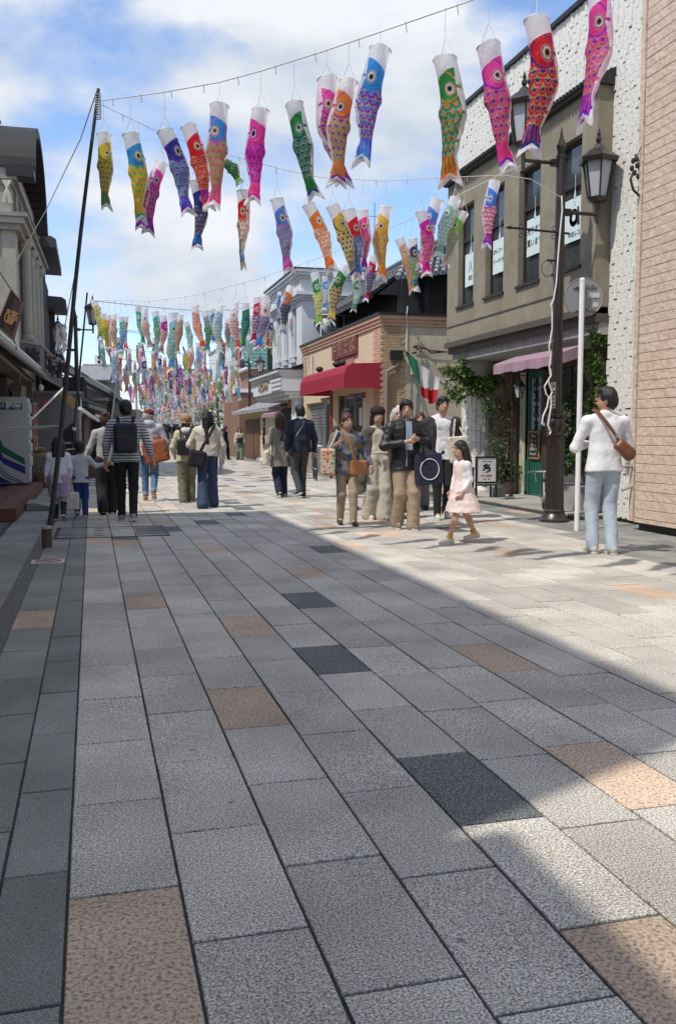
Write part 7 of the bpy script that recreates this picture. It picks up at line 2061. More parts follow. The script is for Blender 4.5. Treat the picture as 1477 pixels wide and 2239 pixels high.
# man on the right, back turned, looking up to the left
p = Person('man in a white long-sleeved shirt and pale jeans standing with arms folded, looking up', (5.15, 8.45), 155, 1.73, legs=((.05, 0), (-.05, 0)), armL=((.10, .06, .27), (-.13, .21, .22)), armR=((.10, .06, .27), (-.10, .24, .27)), head=(58, -10), build=1.0)
p.t.rotation_euler.z = R(172)
p.body(); p.face(); p.hair('short'); p.top(c_white, 1.02, .87, .88, wr=.003, flare=1.10); p.pants(c_ldenim, 1.06, 1.12, wr=.003); p.shoes(plain('beige_sneaker', (.5, .46, .38), .7), white_sole)
b = MB(); 
for sd in (1, -1): b.tube([p.H(sd * (.032 + .022 * math.cos(a)), -.100, .010 + .018 * math.sin(a)) for a in [j * PI / 5 for j in range(11)]], .0028, 4)
b.tube([p.H(.055, -.098, .015), p.H(.082, -.02, .012), p.H(.083, .02, .0)], .003, 4); b.tube([p.H(-.055, -.098, .015), p.H(-.082, -.02, .012), p.H(-.083, .02, .0)], .003, 4)
gl_ = props(link('eyeglasses', b.mesh('eyeglasses', M['ink']), p.t))
f_, r_ = arc_pts(p, 1, 1.08, -.14, -.14, .155)
p.held('sling_bag', 'brown leather sling bag slung across the back of the man in white', 'bag', [('box', (-.13, .19, 1.10), (.075, .015, .025), .038, Euler((0, R(-40), 0)).to_matrix(), .02), ('ell', (-.19, .18, 1.05), (.06, .045, .06), .04)], leather, [('strap', strapb([V3((.11, -.05, 1.50)), V3((.115, .06, 1.49)), V3((.06, .155, 1.38)), V3((-.02, .17, 1.27)), V3((-.06, .19, 1.19))], .019), leather), ('buckle', strapb([V3((-.035, .18, 1.245)), V3((-.05, .185, 1.215))], .024), M['steel'])])

# little girl in pink crossing the light
p = Person('little girl in a pale pink dress and yellow socks walking left', (4.10, 9.73), -82, 1.13, legs=((.30, .0), (-.32, .05)), armL=((.03, -.04, .25), (.02, .10, .46)), armR=((.04, .02, .26), (.02, .10, .47)), head=(0, 4), female=True)
p.body(bare=True); p.face(); p.hair('bob'); pink = cloth('pink_tulle', (.72, .54, .50), (.82, .68, .65), sc=18)
p.top(c_white, .95, .80, .93); 
p.add('dress_bodice', [p.c(p.chest + V3((0, 0, .015)), p.waist, .095, .09, .85), p.c(p.sh[1] * .55 + p.neck * .45, p.chest, .035, .08, .9)], pink, .010, .003)
p.skirt(pink, 1.12 * p.k, .375, .085, .245, 'dress_skirt', .010, .90, .02)
p.pants(c_white, .8, 1, .25, 'bloomers'); 
b = MB()
for sd in (1, -1): b.tube([p.ank[sd] + V3((0, 0, .0)), p.ank[sd].lerp(p.knee[sd], .22)], .036, 10)
link('socks', b.mesh('socks', plain('mustard_knit', (.55, .33, .07), .9)), p.t); p.shoes(plain('cream_shoe', (.62, .58, .48), .7), white_sole, 1.1)

# four walking towards the viewer and those half hidden behind them
p = Person('elderly woman with red hair bun in a grey top with blue dots and beige trousers', (3.38, 12.08), -6, 1.52, legs=((.13, 0), (-.12, .02)), armR=((.10, .02, .24), (-.02, .2, .10)), armL=((.12, -.02, .26), (.18, .10, .45)), head=(14, 4), build=1.12, female=True)
p.body(); p.face(); p.hair('bun', 'hair_brown'); p.top(dots_mat('dotted_fleece', (.17, .165, .13), (.035, .06, .22), 11, .38), 1.28, .80, .92, 'fleece_top', wr=.008) if False else p.top(dots_mat('dotted_fleece', (.17, .165, .13), (.035, .06, .22), 11, .38), 1.28, .80, .92, name='fleece_top', wr=.008)
p.pants(c_khaki, 1.05, 1.0); p.shoes(plain('brown_shoe', (.05, .025, .018), .5), None)
f_, r_ = arc_pts(p, -1, .84, .13, -.19, .17)
p.held('shoulder_bag', 'tan leather shoulder bag on a long strap at the hip of the woman in dots', 'bag', [('box', (.13, -.20, .80), (.085, .025, .07), .03, None, .02)], tan_leather, [('strap', strapb([V3((-.08, -.04, 1.33)), V3((-.03, -.17, 1.22)), V3((.04, -.205, 1.05)), V3((.09, -.20, .89))], .011), tan_leather), ('flap', strapb([V3((.06, -.235, .86)), V3((.2, -.235, .86))], .022), tan_leather)])
p.held('flower_tote', 'cream tote with orange flower print hanging from the arm of the woman in dots', 'bag', [('box', (-.27, -.06, .88), (.06, .10, .15), .03, None, .02)], dots_mat('flower_print', (.55, .50, .40), (.60, .14, .03), 20, .42, (.14, .22, .05)), [('handle', strapb([V3((-.25, -.1, 1.05)), V3((-.14, -.1, 1.30)), V3((-.13, .04, 1.31)), V3((-.25, .04, 1.05))], .014), c_cream)])

p = Person('woman in an open grey-green coat and loose cream trousers with a black hat', (4.02, 12.72), 4, 1.62, legs=((.10, 0), (-.10, .02)), armR=((.09, 0, .27), (.12, .10, .50)), armL=((.09, -.02, .27), (.10, .08, .50)), head=(-5, 2), female=True)
p.body(); p.face(); p.hair('long'); p.top(c_cream, .92, .96, .3, name='blouse'); p.pants(cloth('cream_linen', (.48, .44, .37)), 1.4, 1.7, wr=.004)
coat = cloth('grey_green_coat', (.11, .105, .085))
p.add('coat', [p.c(p.sh[1], p.sh[-1], .072, .072, 1, .05), p.c(p.chest + V3((.13, .02, 0)), (.18, .05, .62), .10, .12, .9), p.c(p.chest + V3((-.13, .02, 0)), (-.18, .05, .62), .10, .12, .9), p.c(p.chest + V3((0, .08, 0)), (0, .11, .62), .10, .11, .6), p.c((.19, .09, .6), (.21, .07, .42), .10, .08, .8), p.c((-.19, .09, .6), (-.23, .05, .40), .10, .09, .8)] + [x for sd in (1, -1) for x in (p.c(p.sh[sd], p.el[sd], .068, .062), p.c(p.el[sd], p.el[sd].lerp(p.ha[sd], .9), .062, .055))] + [('sub', (0, -.19, 1.0), (.085, .2, .6), .02), ('sub', (0, 0, .22), (.5, .5, .2), .01)], coat, .012, .005)
p.add('hat', [('ell', tuple(p.H(0, .01, .07)), (.112, .118, .09), .02), ('sub', tuple(p.H(0, 0, -.07)), (.3, .3, .09), .01)], c_black, .009)
b = MB(); b.tube([V3((-.1, -.135, .985)), V3((0, -.15, .99)), V3((.1, -.135, .985))], .018, 6); b.tube([V3((.01, -.15, .98)), V3((.02, -.155, .8))], .014, 5); link('belt', b.mesh('belt', c_cream), p.t); p.shoes(plain('white_sneaker', (.6, .6, .58), .7), white_sole)

p = Person('man in a black jacket with arms crossed and wide khaki trousers', (3.98, 11.35), -3, 1.69, legs=((.08, 0), (-.10, .02)), armR=((.11, .06, .26), (-.14, .23, .20)), armL=((.12, .08, .25), (-.12, .25, .16)), head=(-12, 5), build=1.1)
p.body(); p.face(); p.hair('short'); p.top(cloth('black_nylon', (.014, .014, .016), rough=.5), 1.22, .80, .93, name='jacket', wr=.008); p.pants(c_khaki, 1.25, 1.3, wr=.004); p.shoes(plain('olive_shoe', (.16, .15, .10), .7), white_sole)
b = MB(); b.add([V3((-.035, -.155, 1.42)), V3((.035, -.155, 1.42)), V3((.05, -.165, 1.05)), V3((-.05, -.165, 1.05))], [(0, 3, 2, 1)]); b.tube([V3((-.04, -.14, 1.45)), V3((-.03, -.165, 1.25)), V3((-.035, -.165, .84))], .006, 4)
link('shirt_front', b.mesh('shirt_front', cloth('pale_blue_shirt', (.32, .42, .56))), p.t)
p.held('circle_bag', 'navy shopping bag with a white ring print hanging before the man in black', 'bag', [('box', (.25, -.20, .80), (.17, .045, .19), .012, Euler((0, R(-4), 0)).to_matrix(), .02)], cloth('navy_canvas', (.018, .022, .05)), [('ring_print', (lambda b: (b.tube([V3((.25 + .125 * math.cos(a), -.262, .80 + .135 * math.sin(a))) for a in [j * PI / 14 for j in range(29)]], .0065, 5), b)[1])(MB()), M['white_paint']), ('handle', strapb([V3((.18, -.22, 1.0)), V3((.16, -.18, 1.18)), V3((.3, -.18, 1.18)), V3((.32, -.22, 1.0))], .012), c_navy)])

p = Person('man in a white HELEN shirt and open dark overshirt carrying a cream tote', (4.98, 12.6), -8, 1.80, legs=((-.12, .03), (.13, 0)), armR=((.07, -.02, .28), (.08, .02, .54)), armL=((.09, -.04, .27), (.12, .10, .42)), head=(8, 2))
p.body(); p.face(); p.hair('short'); p.top(c_white, 1.0, .84, .2, name='tee_shirt'); p.pants(c_black, .98, .95, wr=.003); p.shoes(plain('white_sneaker', (.6, .6, .58), .7), white_sole)
p.add('overshirt', [p.c(p.sh[1], p.sh[-1], .07, .07, 1, .05)] + [x for sd in (1, -1) for x in (p.c(p.chest + V3((sd * .145, -.01, 0)), (sd * .16, 0, .92), .09, .095, 1.0), p.c(p.sh[sd], p.el[sd], .07, .062), p.c(p.el[sd], p.el[sd].lerp(p.ha[sd], .55), .062, .055))] + [p.c(p.chest + V3((0, .06, 0)), (0, .07, .95), .11, .12, .6), ('sub', (0, -.26, 1.15), (.075, .22, .6), .02)], cloth('charcoal_shirt', (.035, .035, .038)), .011, .005)
tm = text_mesh('HELEN', .085, 'lettering', .001); tm.materials.clear(); tm.materials.append(plain('grey_print', (.18, .18, .2), .8)); o = link('lettering', tm, p.t, (0, -.150, 1.335)); o.rotation_euler = (PI / 2, 0, 0)
p.held('cream_tote', 'cream canvas tote on the shoulder of the man in the HELEN shirt', 'bag', [('box', (.23, -.10, 1.03), (.13, .035, .17), .025, Euler((0, R(-6), 0)).to_matrix(), .02)], c_cream, [('handle', strapb([V3((.14, -.13, 1.2)), V3((.17, -.09, 1.45)), V3((.19, .0, 1.50)), V3((.24, -.02, 1.4)), V3((.32, -.12, 1.2))], .015), c_cream)], wr=.006)

p = Person('white-haired person in a pink top partly hidden behind the man in black', (4.72, 13.9), 0, 1.66, legs=((.05, 0), (-.05, 0)), female=True, coarse=1.3)
p.body(); p.face(); p.hair('bob', 'hair_grey'); p.top(cloth('pink_knit', (.5, .25, .24)), 1.1, .85, .9); p.pants(cloth('grey_slacks', (.14, .14, .15)), 1.1, 1.2); p.shoes(plain('brown_shoe', (.05, .025, .018), .5))
p = Person('person in black trousers and brown coat walking behind the cream-trousered woman', (4.08, 14.6), 8, 1.66, legs=((.1, 0), (-.1, .03)), coarse=1.3)
p.body(); p.face(); p.hair('short'); p.top(cloth('brown_coat', (.06, .045, .04)), 1.2, .62, .95, name='coat'); p.pants(c_black, 1.0); p.shoes(M['ink'])
p = Person('person in dark brown with a checked bag glimpsed behind the HELEN shirt man', (5.3, 14.4), -15, 1.60, legs=((.1, 0), (-.1, .03)), coarse=1.3, female=True)
p.body(); p.face(); p.hair('long', 'hair_brown'); p.top(cloth('brown_coat', (.06, .045, .04)), 1.1, .75, .9, name='cardigan'); p.pants(cloth('grey_slacks', (.14, .14, .15)), 1.2, 1.3); p.shoes(M['ink'])

# striped family on the left
p = Person('tall man in a navy and white striped shirt walking away with a black backpack', (.48, 13.42), 176, 1.73, legs=((.10, 0), (-.14, .03)), armL=((.07, -.02, .28), (.09, .05, .53)), armR=((.10, .0, .28), (.16, .06, .50)), head=(12, 0), build=1.1)
p.body(); p.hair('short'); p.top(stripe_mat('navy_stripes', (.62, .63, .66), (.03, .035, .07), 25, .40), 1.16, .86, .80, wr=.005); p.pants(c_black, 1.0, 1.0, wr=.004); p.shoes(plain('grey_sneaker', (.32, .3, .27), .7), white_sole)
p.held('backpack', 'black backpack worn by the man in the striped shirt', 'backpack', [('box', (0, .22, 1.20), (.12, .055, .17), .04, None, .02), ('box', (0, .27, 1.11), (.10, .03, .08), .035, None, .02)], cloth('black_nylon2', (.012, .013, .018), rough=.55, bump=.3), [('strap', strapb([V3((.09, .19, 1.36)), V3((.11, .10, 1.49)), V3((.11, -.10, 1.46)), V3((.12, -.16, 1.2))], .024), c_black), ('strap', strapb([V3((-.09, .19, 1.36)), V3((-.11, .10, 1.49)), V3((-.11, -.10, 1.46)), V3((-.12, -.16, 1.2))], .024), c_black), ('grab_handle', strapb([V3((-.04, .17, 1.38)), V3((-.035, .17, 1.44)), V3((.035, .17, 1.44)), V3((.04, .17, 1.38))], .008), c_black), ('dangling_strap', strapb([V3((-.17, .2, 1.1)), V3((-.2, .18, .98)), V3((-.22, .17, .86)), V3((-.24, .18, .80))], .007), c_black)])
p = Person('woman in a grey cardigan and wide black trousers holding the boy by the hand', (.22, 14.75), 184, 1.58, legs=((-.14, .03), (.12, 0)), armR=((.07, 0, .27), (.10, .03, .50)), armL=((.10, 0, .26), (.20, .02, .47)), female=True, head=(-10, 0))
p.body(); p.hair('bun', 'hair_brown'); p.top(cloth('grey_cardigan', (.36, .365, .35)), 1.08, .84, .92, name='cardigan', wr=.006); p.pants(c_black, 1.35, 1.25); p.shoes(plain('grey_sneaker', (.32, .3, .27), .7), white_sole)
p = Person('girl in a white sweatshirt and shiny lilac shorts walking away', (-.47, 13.9), 178, 1.17, legs=((.04, 0), (-.2, .08)), armR=((.05, -.02, .25), (.06, .06, .46)), armL=((.06, 0, .25), (.09, .02, .45)), female=True, head=(6, 0))
p.body(bare=True); p.hair('bob'); p.top(cloth('white_sweat', (.72, .73, .76)), 1.35, .80, .95, wr=.006); p.pants(mat('lilac_satin', (.36, .27, .42), .3, 0, 9, col2=(.50, .40, .58), coord='obj', bump=.3), 1.5, 1.1, .42, name='shorts', wr=.008); p.shoes(plain('black_boot', (.015, .015, .017), .5), white_sole, 1.1)
b = MB()
for sd in (1, -1): b.tube([p.ank[sd], p.ank[sd].lerp(p.knee[sd], .62)], [.036, .048], 10)
link('socks', b.mesh('socks', c_navy), p.t)
b = MB()
for sd in (1, -1): b.tube([p.ank[sd].lerp(p.knee[sd], .62), p.ank[sd].lerp(p.knee[sd], .8)], [.048, .05], 10)
link('sock_cuffs', b.mesh('sock_cuffs', plain('blue_grey_knit', (.16, .2, .28), .9)), p.t)
hx = p.ha[-1] if p.t.rotation_euler.z > 0 else p.ha[1]
p.held('white_tote', 'small white cloth bag dangling from the hand of the girl in lilac shorts', 'bag', [('box', (p.ha[-1].x - .01, p.ha[-1].y + .0, .27), (.075, .035, .10), .03, None, .03)], c_cream, [('handle', strapb([V3((p.ha[-1].x - .04, p.ha[-1].y, .38)), p.ha[-1] + V3((0, 0, -.05)), V3((p.ha[-1].x + .04, p.ha[-1].y, .38))], .009), c_cream)], wr=.006)
p = Person('small boy in a pale grey top and blue trousers hand in hand with the woman', (-.17, 14.35), 178, 1.10, legs=((-.15, .08), (.06, 0)), armL=((.05, -.02, .24), (.06, .04, .44)), armR=((.16, .03, .17), (.34, .07, .13)), head=(-6, 0))
p.body(); p.hair('short'); p.top(cloth('pale_grey_jersey', (.56, .57, .60)), 1.12, .82, .95); p.pants(cloth('royal_blue_jersey', (.02, .055, .20)), 1.15, 1.1, wr=.005); p.shoes(plain('navy_shoe', (.03, .04, .07), .6), white_sole, 1.1)

p = Person('older man in a dark red cap and pale hoodie with rolled jeans walking away', (1.04, 17.5), 172, 1.72, legs=((.10, 0), (-.16, .08)), armL=((.10, .02, .27), (.12, .2, .34)), armR=((.10, .0, .27), (.02, .20, .36)), head=(-50, 0), build=1.1)
p.body(); p.face(); p.hair('short', 'hair_grey'); p.cap(cloth('maroon_cap', (.18, .018, .03)), c_navy); p.top(cloth('pale_grey_hoodie', (.44, .46, .50)), 1.25, .86, .95, name='hoodie', wr=.007); p.pants(c_mdenim, 1.05, 1.0, .93, wr=.005); p.shoes(plain('rust_shoe', (.30, .11, .04), .6), plain('tan_sole', (.42, .33, .2), .7))
p.add('hood', [('ell', tuple(p.neck + V3((0, .07, -.02))), (.12, .07, .075), .02)], cloth('pale_grey_hoodie', (.44, .46, .50)), .011)
b = MB()
for sd in (1, -1): b.lathe(p.ank[sd] + V3((0, 0, .03)), [(.062, 0), (.066, .05), (.06, .055)], 12)
link('rolled_cuffs', b.mesh('rolled_cuffs', cloth('cuff_denim', (.3, .38, .46))), p.t)
p.held('rust_bag', 'large rust-orange sack bag hanging at the side of the man in the red cap', 'bag', [('box', (-.14, .17, .93), (.17, .06, .15), .06, Euler((0, R(14), 0)).to_matrix(), .03)], cloth('rust_canvas', (.30, .085, .035)), [('strap', strapb([V3((-.02, .19, 1.1)), V3((.08, .17, 1.3)), V3((.11, .05, 1.49)), V3((.1, -.1, 1.42))], .02), cloth('rust_canvas', (.30, .085, .035)))], wr=.008)
p = Person('woman in a tan bucket hat, cream hoodie and olive cargo trousers', (1.68, 16.9), 178, 1.57, legs=((-.06, .0), (.08, 0)), armL=((.10, .0, .26), (.06, .1, .42)), armR=((.10, .02, .26), (.10, .14, .40)), female=True, head=(8, 0))
p.body(); p.hair('pony', 'hair_brown'); p.top(cloth('cream_nylon', (.54, .48, .33)), 1.32, .84, .95, name='hoodie', wr=.008); p.pants(cloth('olive_cargo', (.155, .15, .10)), 1.35, 1.2, wr=.009); p.shoes(plain('cream_shoe', (.62, .58, .48), .7), white_sole)
p.add('hat', [('ell', tuple(p.H(0, .01, .065)), (.108, .115, .092), .02), p.c(p.H(0, 0, .02), p.H(0, 0, -.01), .105, .135, 1, .02), ('sub', tuple(p.H(0, -.02, -.10)), (.3, .3, .085), .006)], cloth('tan_hat', (.30, .19, .09)), .009)
p.add('hood', [('ell', tuple(p.neck + V3((0, .07, -.03))), (.12, .07, .075), .02)], cloth('pale_hood', (.6, .58, .50)), .011)
p.held('small_backpack', 'small black backpack with a zip on the woman in the tan hat', 'backpack', [('box', (.06, .20, 1.02), (.085, .04, .11), .04, None, .02)], cloth('black_nylon2', (.012, .013, .018)), [('strap', strapb([V3((.11, .18, 1.16)), V3((.12, .1, 1.34)), V3((.11, -.08, 1.33))], .016), c_black), ('strap', strapb([V3((.0, .18, 1.16)), V3((-.08, .12, 1.36)), V3((-.1, -.08, 1.33))], .016), c_black), ('zip', strapb([V3((-.02, .26, 1.12)), V3((.06, .27, 1.14)), V3((.14, .26, 1.12))], .006), M['steel'])])
p = Person('woman in a cream quilted jacket and dark flared jeans with long black hair', (1.90, 15.6), 172, 1.64, legs=((-.20, .01), (.16, 0)), armR=((.10, -.02, .27), (.10, .04, .50)), armL=((.14, .02, .25), (.04, .12, .38)), female=True, head=(45, 0))
p.body(); p.face(); p.hair('long'); p.top(cloth('cream_quilt', (.58, .52, .43), bump=.6, bs=30), 1.38, .93, .95, name='jacket', wr=.009); p.pants(c_denim, 1.2, 1.7, wr=.005); p.shoes(plain('white_sneaker', (.6, .6, .58), .7), white_sole)
b = MB(); b.ell(p.H(-.02, .075, .115), (.03, .012, .02), 8); link('hair_clip', b.mesh('hair_clip', M['white_paint']), p.t)
p.held('crossbody_bag', 'black crossbody bag on a wide strap across the woman in the cream jacket', 'bag', [('box', (.17, .17, .84), (.10, .05, .10), .045, Euler((0, R(-12), 0)).to_matrix(), .03)], c_black, [('strap', strapb([V3((-.12, -.05, 1.43)), V3((-.12, .10, 1.40)), V3((-.05, .20, 1.25)), V3((.06, .23, 1.06)), V3((.13, .20, .93))], .026), c_black)], wr=.006)
p.held('grey_shopping_bag', 'pale grey paper bag carried on the far side of the woman in flared jeans', 'bag', [('box', (-.23, -.04, .80), (.02, .08, .17), .012, None, .02)], cloth('pale_paper', (.42, .42, .43)), [('handle', strapb([V3((-.23, -.1, .98)), V3((-.2, -.04, 1.1)), V3((-.23, .02, .98))], .008), c_white)])

# couple by the red awning
p = Person('man in a navy sweater and charcoal trousers walking away beside the long-haired woman', (3.98, 17.6), 190, 1.82, legs=((-.16, .07), (.10, 0)), armR=((.08, -.02, .28), (.09, .03, .52)), armL=((.08, 0, .28), (.04, .08, .50)), head=(14, 0), build=1.05)
p.body(); p.hair('short'); p.top(c_navy, 1.3, .86, .95, name='sweater', wr=.006); p.pants(cloth('charcoal_wool', (.05, .05, .055)), 1.05, 1.0); p.shoes(M['ink'], white_sole)
b = MB(); b.lathe(p.neck + V3((0, .0, .0)), [(.075, 0), (.068, .04), (.06, .045)], 14); link('collar', b.mesh('collar', c_white), p.t)
b = MB(); b.tube([V3((-.02, .12, 1.52)), V3((.0, .17, 1.45)), V3((.08, .185, 1.35)), V3((.16, .16, 1.22))][::1], .011, 5); link('bag_strap', b.mesh('bag_strap', cloth('olive_strap', (.30, .28, .2))), p.t)
p = Person('woman with long auburn hair in a taupe blazer over navy trousers walking away', (3.64, 17.9), 184, 1.66, legs=((-.18, .07), (.08, 0)), armR=((.07, -.02, .27), (.08, .02, .50)), armL=((.10, -.02, .27), (.13, .06, .44)), female=True, head=(-12, 0))
p.body(); p.hair('long', 'hair_brown'); p.top(c_taupe, 1.22, .64, .93, name='blazer', wr=.006, flare=1.06); p.pants(c_navy, 1.15, 1.25); p.shoes(plain('white_sneaker', (.6, .6, .58), .7), white_sole)
p.held('pale_handbag', 'pair of pale handbags on the arm of the woman in the taupe blazer', 'bag', [('box', (.28, .02, .82), (.02, .09, .11), .02, None, .02), ('box', (.33, .05, .78), (.02, .09, .11), .02, None, .02)], c_cream, [('handle', strapb([V3((.29, -.03, .94)), V3((.24, .02, 1.08)), V3((.29, .08, .94))], .009), c_cream)])

# far walkers
def walker(label, u, v, h, heading, top, bot, hair='short', hm='hair', w=1.0, female=False, extra=None, hem=.86, leg=(.12, -.12), grp=None):
    q = atZ(u, v); p = Person(label, (q.x, q.y), heading, h, legs=((leg[0], .0), (leg[1], .03)), female=female, coarse=1.9, group=grp)
    p.body(vox=.011); p.face() if abs(heading) < 90 else None; p.hair(hair, hm); p.top(top, 1.15, hem, .93, wr=.003); p.pants(bot, w, w); p.shoes(M['ink'])
    return p
p = walker('woman in a cream jacket and green trousers with a black bag by the timber doors', 524, 1006, 1.58, 0, c_cream, cloth('sage_green', (.13, .2, .15)), 'bob', w=1.35, female=True)
p.held('black_tote', 'black bag held in front by the woman in green trousers', 'bag', [('box', (0, -.17, .96), (.12, .03, .09), .04, None, .02)], c_black, [('strap', strapb([V3((-.1, -.12, 1.4)), V3((-.1, -.17, 1.1))], .012), c_black)])
walker('person in a navy jacket facing right beside the far lamp', 493, 1005, 1.66, 60, c_navy, c_black, 'bob', w=1.2, hem=.70)
p = walker('woman in a cream hood and light jeans walking away far down the street', 365, 1000, 1.60, 178, cloth('cream_nylon', (.54, .48, .33)), c_mdenim, 'bob', female=True)
p.held('dark_backpack', 'dark backpack on the far woman in light jeans', 'backpack', [('box', (0, .19, 1.15), (.11, .04, .13), .04, None, .02)], c_black, [])
walker('far man in black walking away between the cap and hat wearers', 386, 985, 1.66, 175, c_black, c_black)
walker('far person in a brown jacket near the middle of the street', 396, 980, 1.68, 180, cloth('brown_coat', (.06, .045, .04)), c_black)
walker('far person facing the viewer between the women in hats', 421, 984, 1.68, 5, cloth('grey_cardigan', (.36, .365, .35)), c_black)
walker('far person in pink near the pine trees', 478, 990, 1.60, 10, cloth('pink_knit', (.5, .25, .24)), c_black, female=True)
walker('distant walker in white left of the far crowd', 352, 985, 1.65, 180, c_white, c_denim)
walker('distant walker in dark clothes by the far black house', 338, 990, 1.66, 178, c_navy, c_black)
walker('distant walker in grey near the end of the street', 405, 975, 1.66, 0, cloth('grey_slacks', (.14, .14, .15)), c_black)
print('people', round(time.time() - T0, 1))

# ================================================================== SMALL THINGS
q = (atZ(1045, 1088) + atZ(1085, 1088)) * .5
t = thing('a_board_sign', 'black-framed café A-board with a white poster and round logo beside the column', 'A-board', (7.25, 15.75, .075))
bx0, bx1, by = atY(1040, 1010, 15.6).x, atY(1087, 1010, 15.6).x, 15.6
zt_, zb2 = atY(1060, 998, by).z, atY(1060, 1062, by).z
b = MB(); b.box(bx0, bx1, by, by + .035, zt_ - .03, zt_); b.box(bx0, bx0 + .03, by, by + .035, .075, zt_ - .03); b.box(bx1 - .03, bx1, by, by + .035, .075, zt_ - .03); b.box(bx0 + .03, bx1 - .03, by, by + .034, zb2, zb2 + .075)
b.build('frame', M['ink'], t)
b = MB(); b.box(bx0 + .03, bx1 - .03, by + .008, by + .025, zb2 + .075, zt_ - .03); b.build('poster', M['white_paint'], t)
b = MB(); b.box(bx0 + .02, bx0 + .05, by + .2, by + .23, .075, zt_ - .2); b.box(bx1 - .05, bx1 - .02, by + .2, by + .23, .075, zt_ - .2); b.build('rear_leg', M['ink'], t)
xc = (bx0 + bx1) / 2
put_text('café & record', .034, 'lettering', M['ink'], t, (xc, by + .006, zt_ - .09), '-y', .001); put_text('あ', .17, 'logo', M['ink'], t, (xc, by + .006, zt_ - .23), '-y', .001, bold=.012)
put_text('本日 営業中', .045, 'lettering', plain('red_ink', (.45, .03, .04), .6), t, (xc, by + .006, zt_ - .36), '-y', .001); put_text('11:00 - 18:00', .03, 'lettering', M['ink'], t, (xc, by + .006, zt_ - .42), '-y', .001)
put_text('Good times to love records', .034, 'lettering', M['white_paint'], t, (xc, by - .002, zb2 + .035), '-y', .001)
for xx in (bx0 - .02, bx1 + .12):
    t2 = thing('weight_block', 'pale concrete block weighting the %s side of the café A-board' % ('column' if xx < xc else 'door'), 'block', (xx, by + .2, .075)); b = MB(); b.cbox(xx - .1, xx + .1, by + .1, by + .35, .075, .26, .01); b.build('block', M['concrete'], t2)
def bicycle(label, loc, rz, s=1.0, col=None, basket=False):
    t = thing('bicycle', label, 'bicycle', loc, R(rz)); fm = col or M['black_steel']
    rw = .30 * s
    def loc_build(nm, fn, m):
        b = MB(); fn(b); link(nm, b.mesh(nm, m, smooth=True), t)
    for x in (-.5 * s, .5 * s):
        b = MB(); b.tube([(x + rw * math.cos(a), 0, rw + .02 + rw * math.sin(a)) for a in [k * PI / 12 for k in range(25)]], .018, 6, cap=False); wh = link('wheel', b.mesh('wheel', plain('tyre', (.02, .02, .02), .8)), t)
        b = MB()
        for k in range(12): a = k * PI / 6; b.tube([(x, 0, rw + .02), (x + rw * math.cos(a), 0, rw + .02 + rw * math.sin(a))], .0025, 3)
        b.ell((x, 0, rw + .02), (.03, .04, .03), 8); link('spokes', b.mesh('spokes', M['steel']), wh)
    loc_build('frame', lambda b: [b.tube(q, .017, 6) for q in ([(-.5 * s, 0, rw), (-.15 * s, 0, rw + .02), (-.2 * s, 0, .72 * s)], [(-.15 * s, 0, rw), (.36 * s, 0, .68 * s), (-.19 * s, 0, .66 * s)], [(-.5 * s, 0, rw), (-.19 * s, 0, .62 * s)], [(.5 * s, 0, rw), (.38 * s, 0, .62 * s), (.34 * s, 0, .9 * s)])], fm)
    loc_build('handlebar', lambda b: b.tube([(.25 * s, -.25, .92 * s), (.36 * s, -.12, .93 * s), (.36 * s, .12, .93 * s), (.25 * s, .25, .92 * s)], .014, 6), M['steel'])
    loc_build('saddle', lambda b: b.ell((-.22 * s, 0, .77 * s), (.12, .07, .035), 10), M['ink'])
    loc_build('pedal', lambda b: (b.tube([(-.15 * s, -.1, rw - .1), (-.15 * s, 0, rw), (-.15 * s, .1, rw + .1)], .012, 5), b.lathe((-.15 * s, -.02, rw), [(.07, 0), (.07, .01)], 12)), M['steel'])
    if basket: loc_build('basket', lambda b: [b.tube([(.45 * s + x, y, .7 * s), (.45 * s + x * 1.3, y * 1.2, .92 * s)], .006, 4) for x in (-.1, 0, .12) for y in (-.12, 0, .12)] + [b.tube([(.34 * s, -.14, .92 * s), (.62 * s, -.14, .92 * s), (.62 * s, .14, .92 * s), (.34 * s, .14, .92 * s), (.34 * s, -.14, .92 * s)], .008, 4)], M['steel'])
    return t
q = atZ(1185, 1118); bicycle('small pale grey bicycle half hidden behind the lamp foot', (6.75, 12.75, 0), 65, .72, plain('bike_pale', (.45, .47, .46), .4), True)
bicycle('dark bicycle parked on the left beyond the boy', (-.25, 20.5, 0), 100, 1.0)
bicycle('dark bicycle standing behind the man in the navy sweater', (5.9, 24.3, 0), 80, 1.0)
bicycle('another dark bicycle against the grey shop on the left', (-.2, 26.5, 0), 85, 1.0, None, True)
# maroon banner flag
q = atZ(575, 1008); t = thing('banner_flag', 'maroon vertical banner with white lettering on a pale base before the grey tiles', 'banner', q)
b = MB(); b.tube([q, atY(573, 905, q.y)], .03, 6); b.build('pole', M['white_paint'], t); b = MB(); b.lathe(q, [(.35, 0), (.35, .1), (.1, .22)], 12); b.build('base', M['white_paint'], t)
a, c = atY(575, 912, q.y), atY(569, 990, q.y); b = MB()
for k in range(8): z0, z1 = a.z + (c.z - a.z) * k / 8, a.z + (c.z - a.z) * (k + 1) / 8; b.add([(a.x - .0 + .04 * math.sin(k), q.y - .05, z0), (a.x + .38 + .05 * math.sin(k), q.y, z0), (a.x + .36 + .05 * math.sin(k + 1), q.y, z1), (a.x - .05 + .04 * math.sin(k + 1), q.y - .05, z1)], [(0, 1, 2, 3)])
b.build('cloth', plain('maroon_cloth', (.14, .012, .02), .8), t)
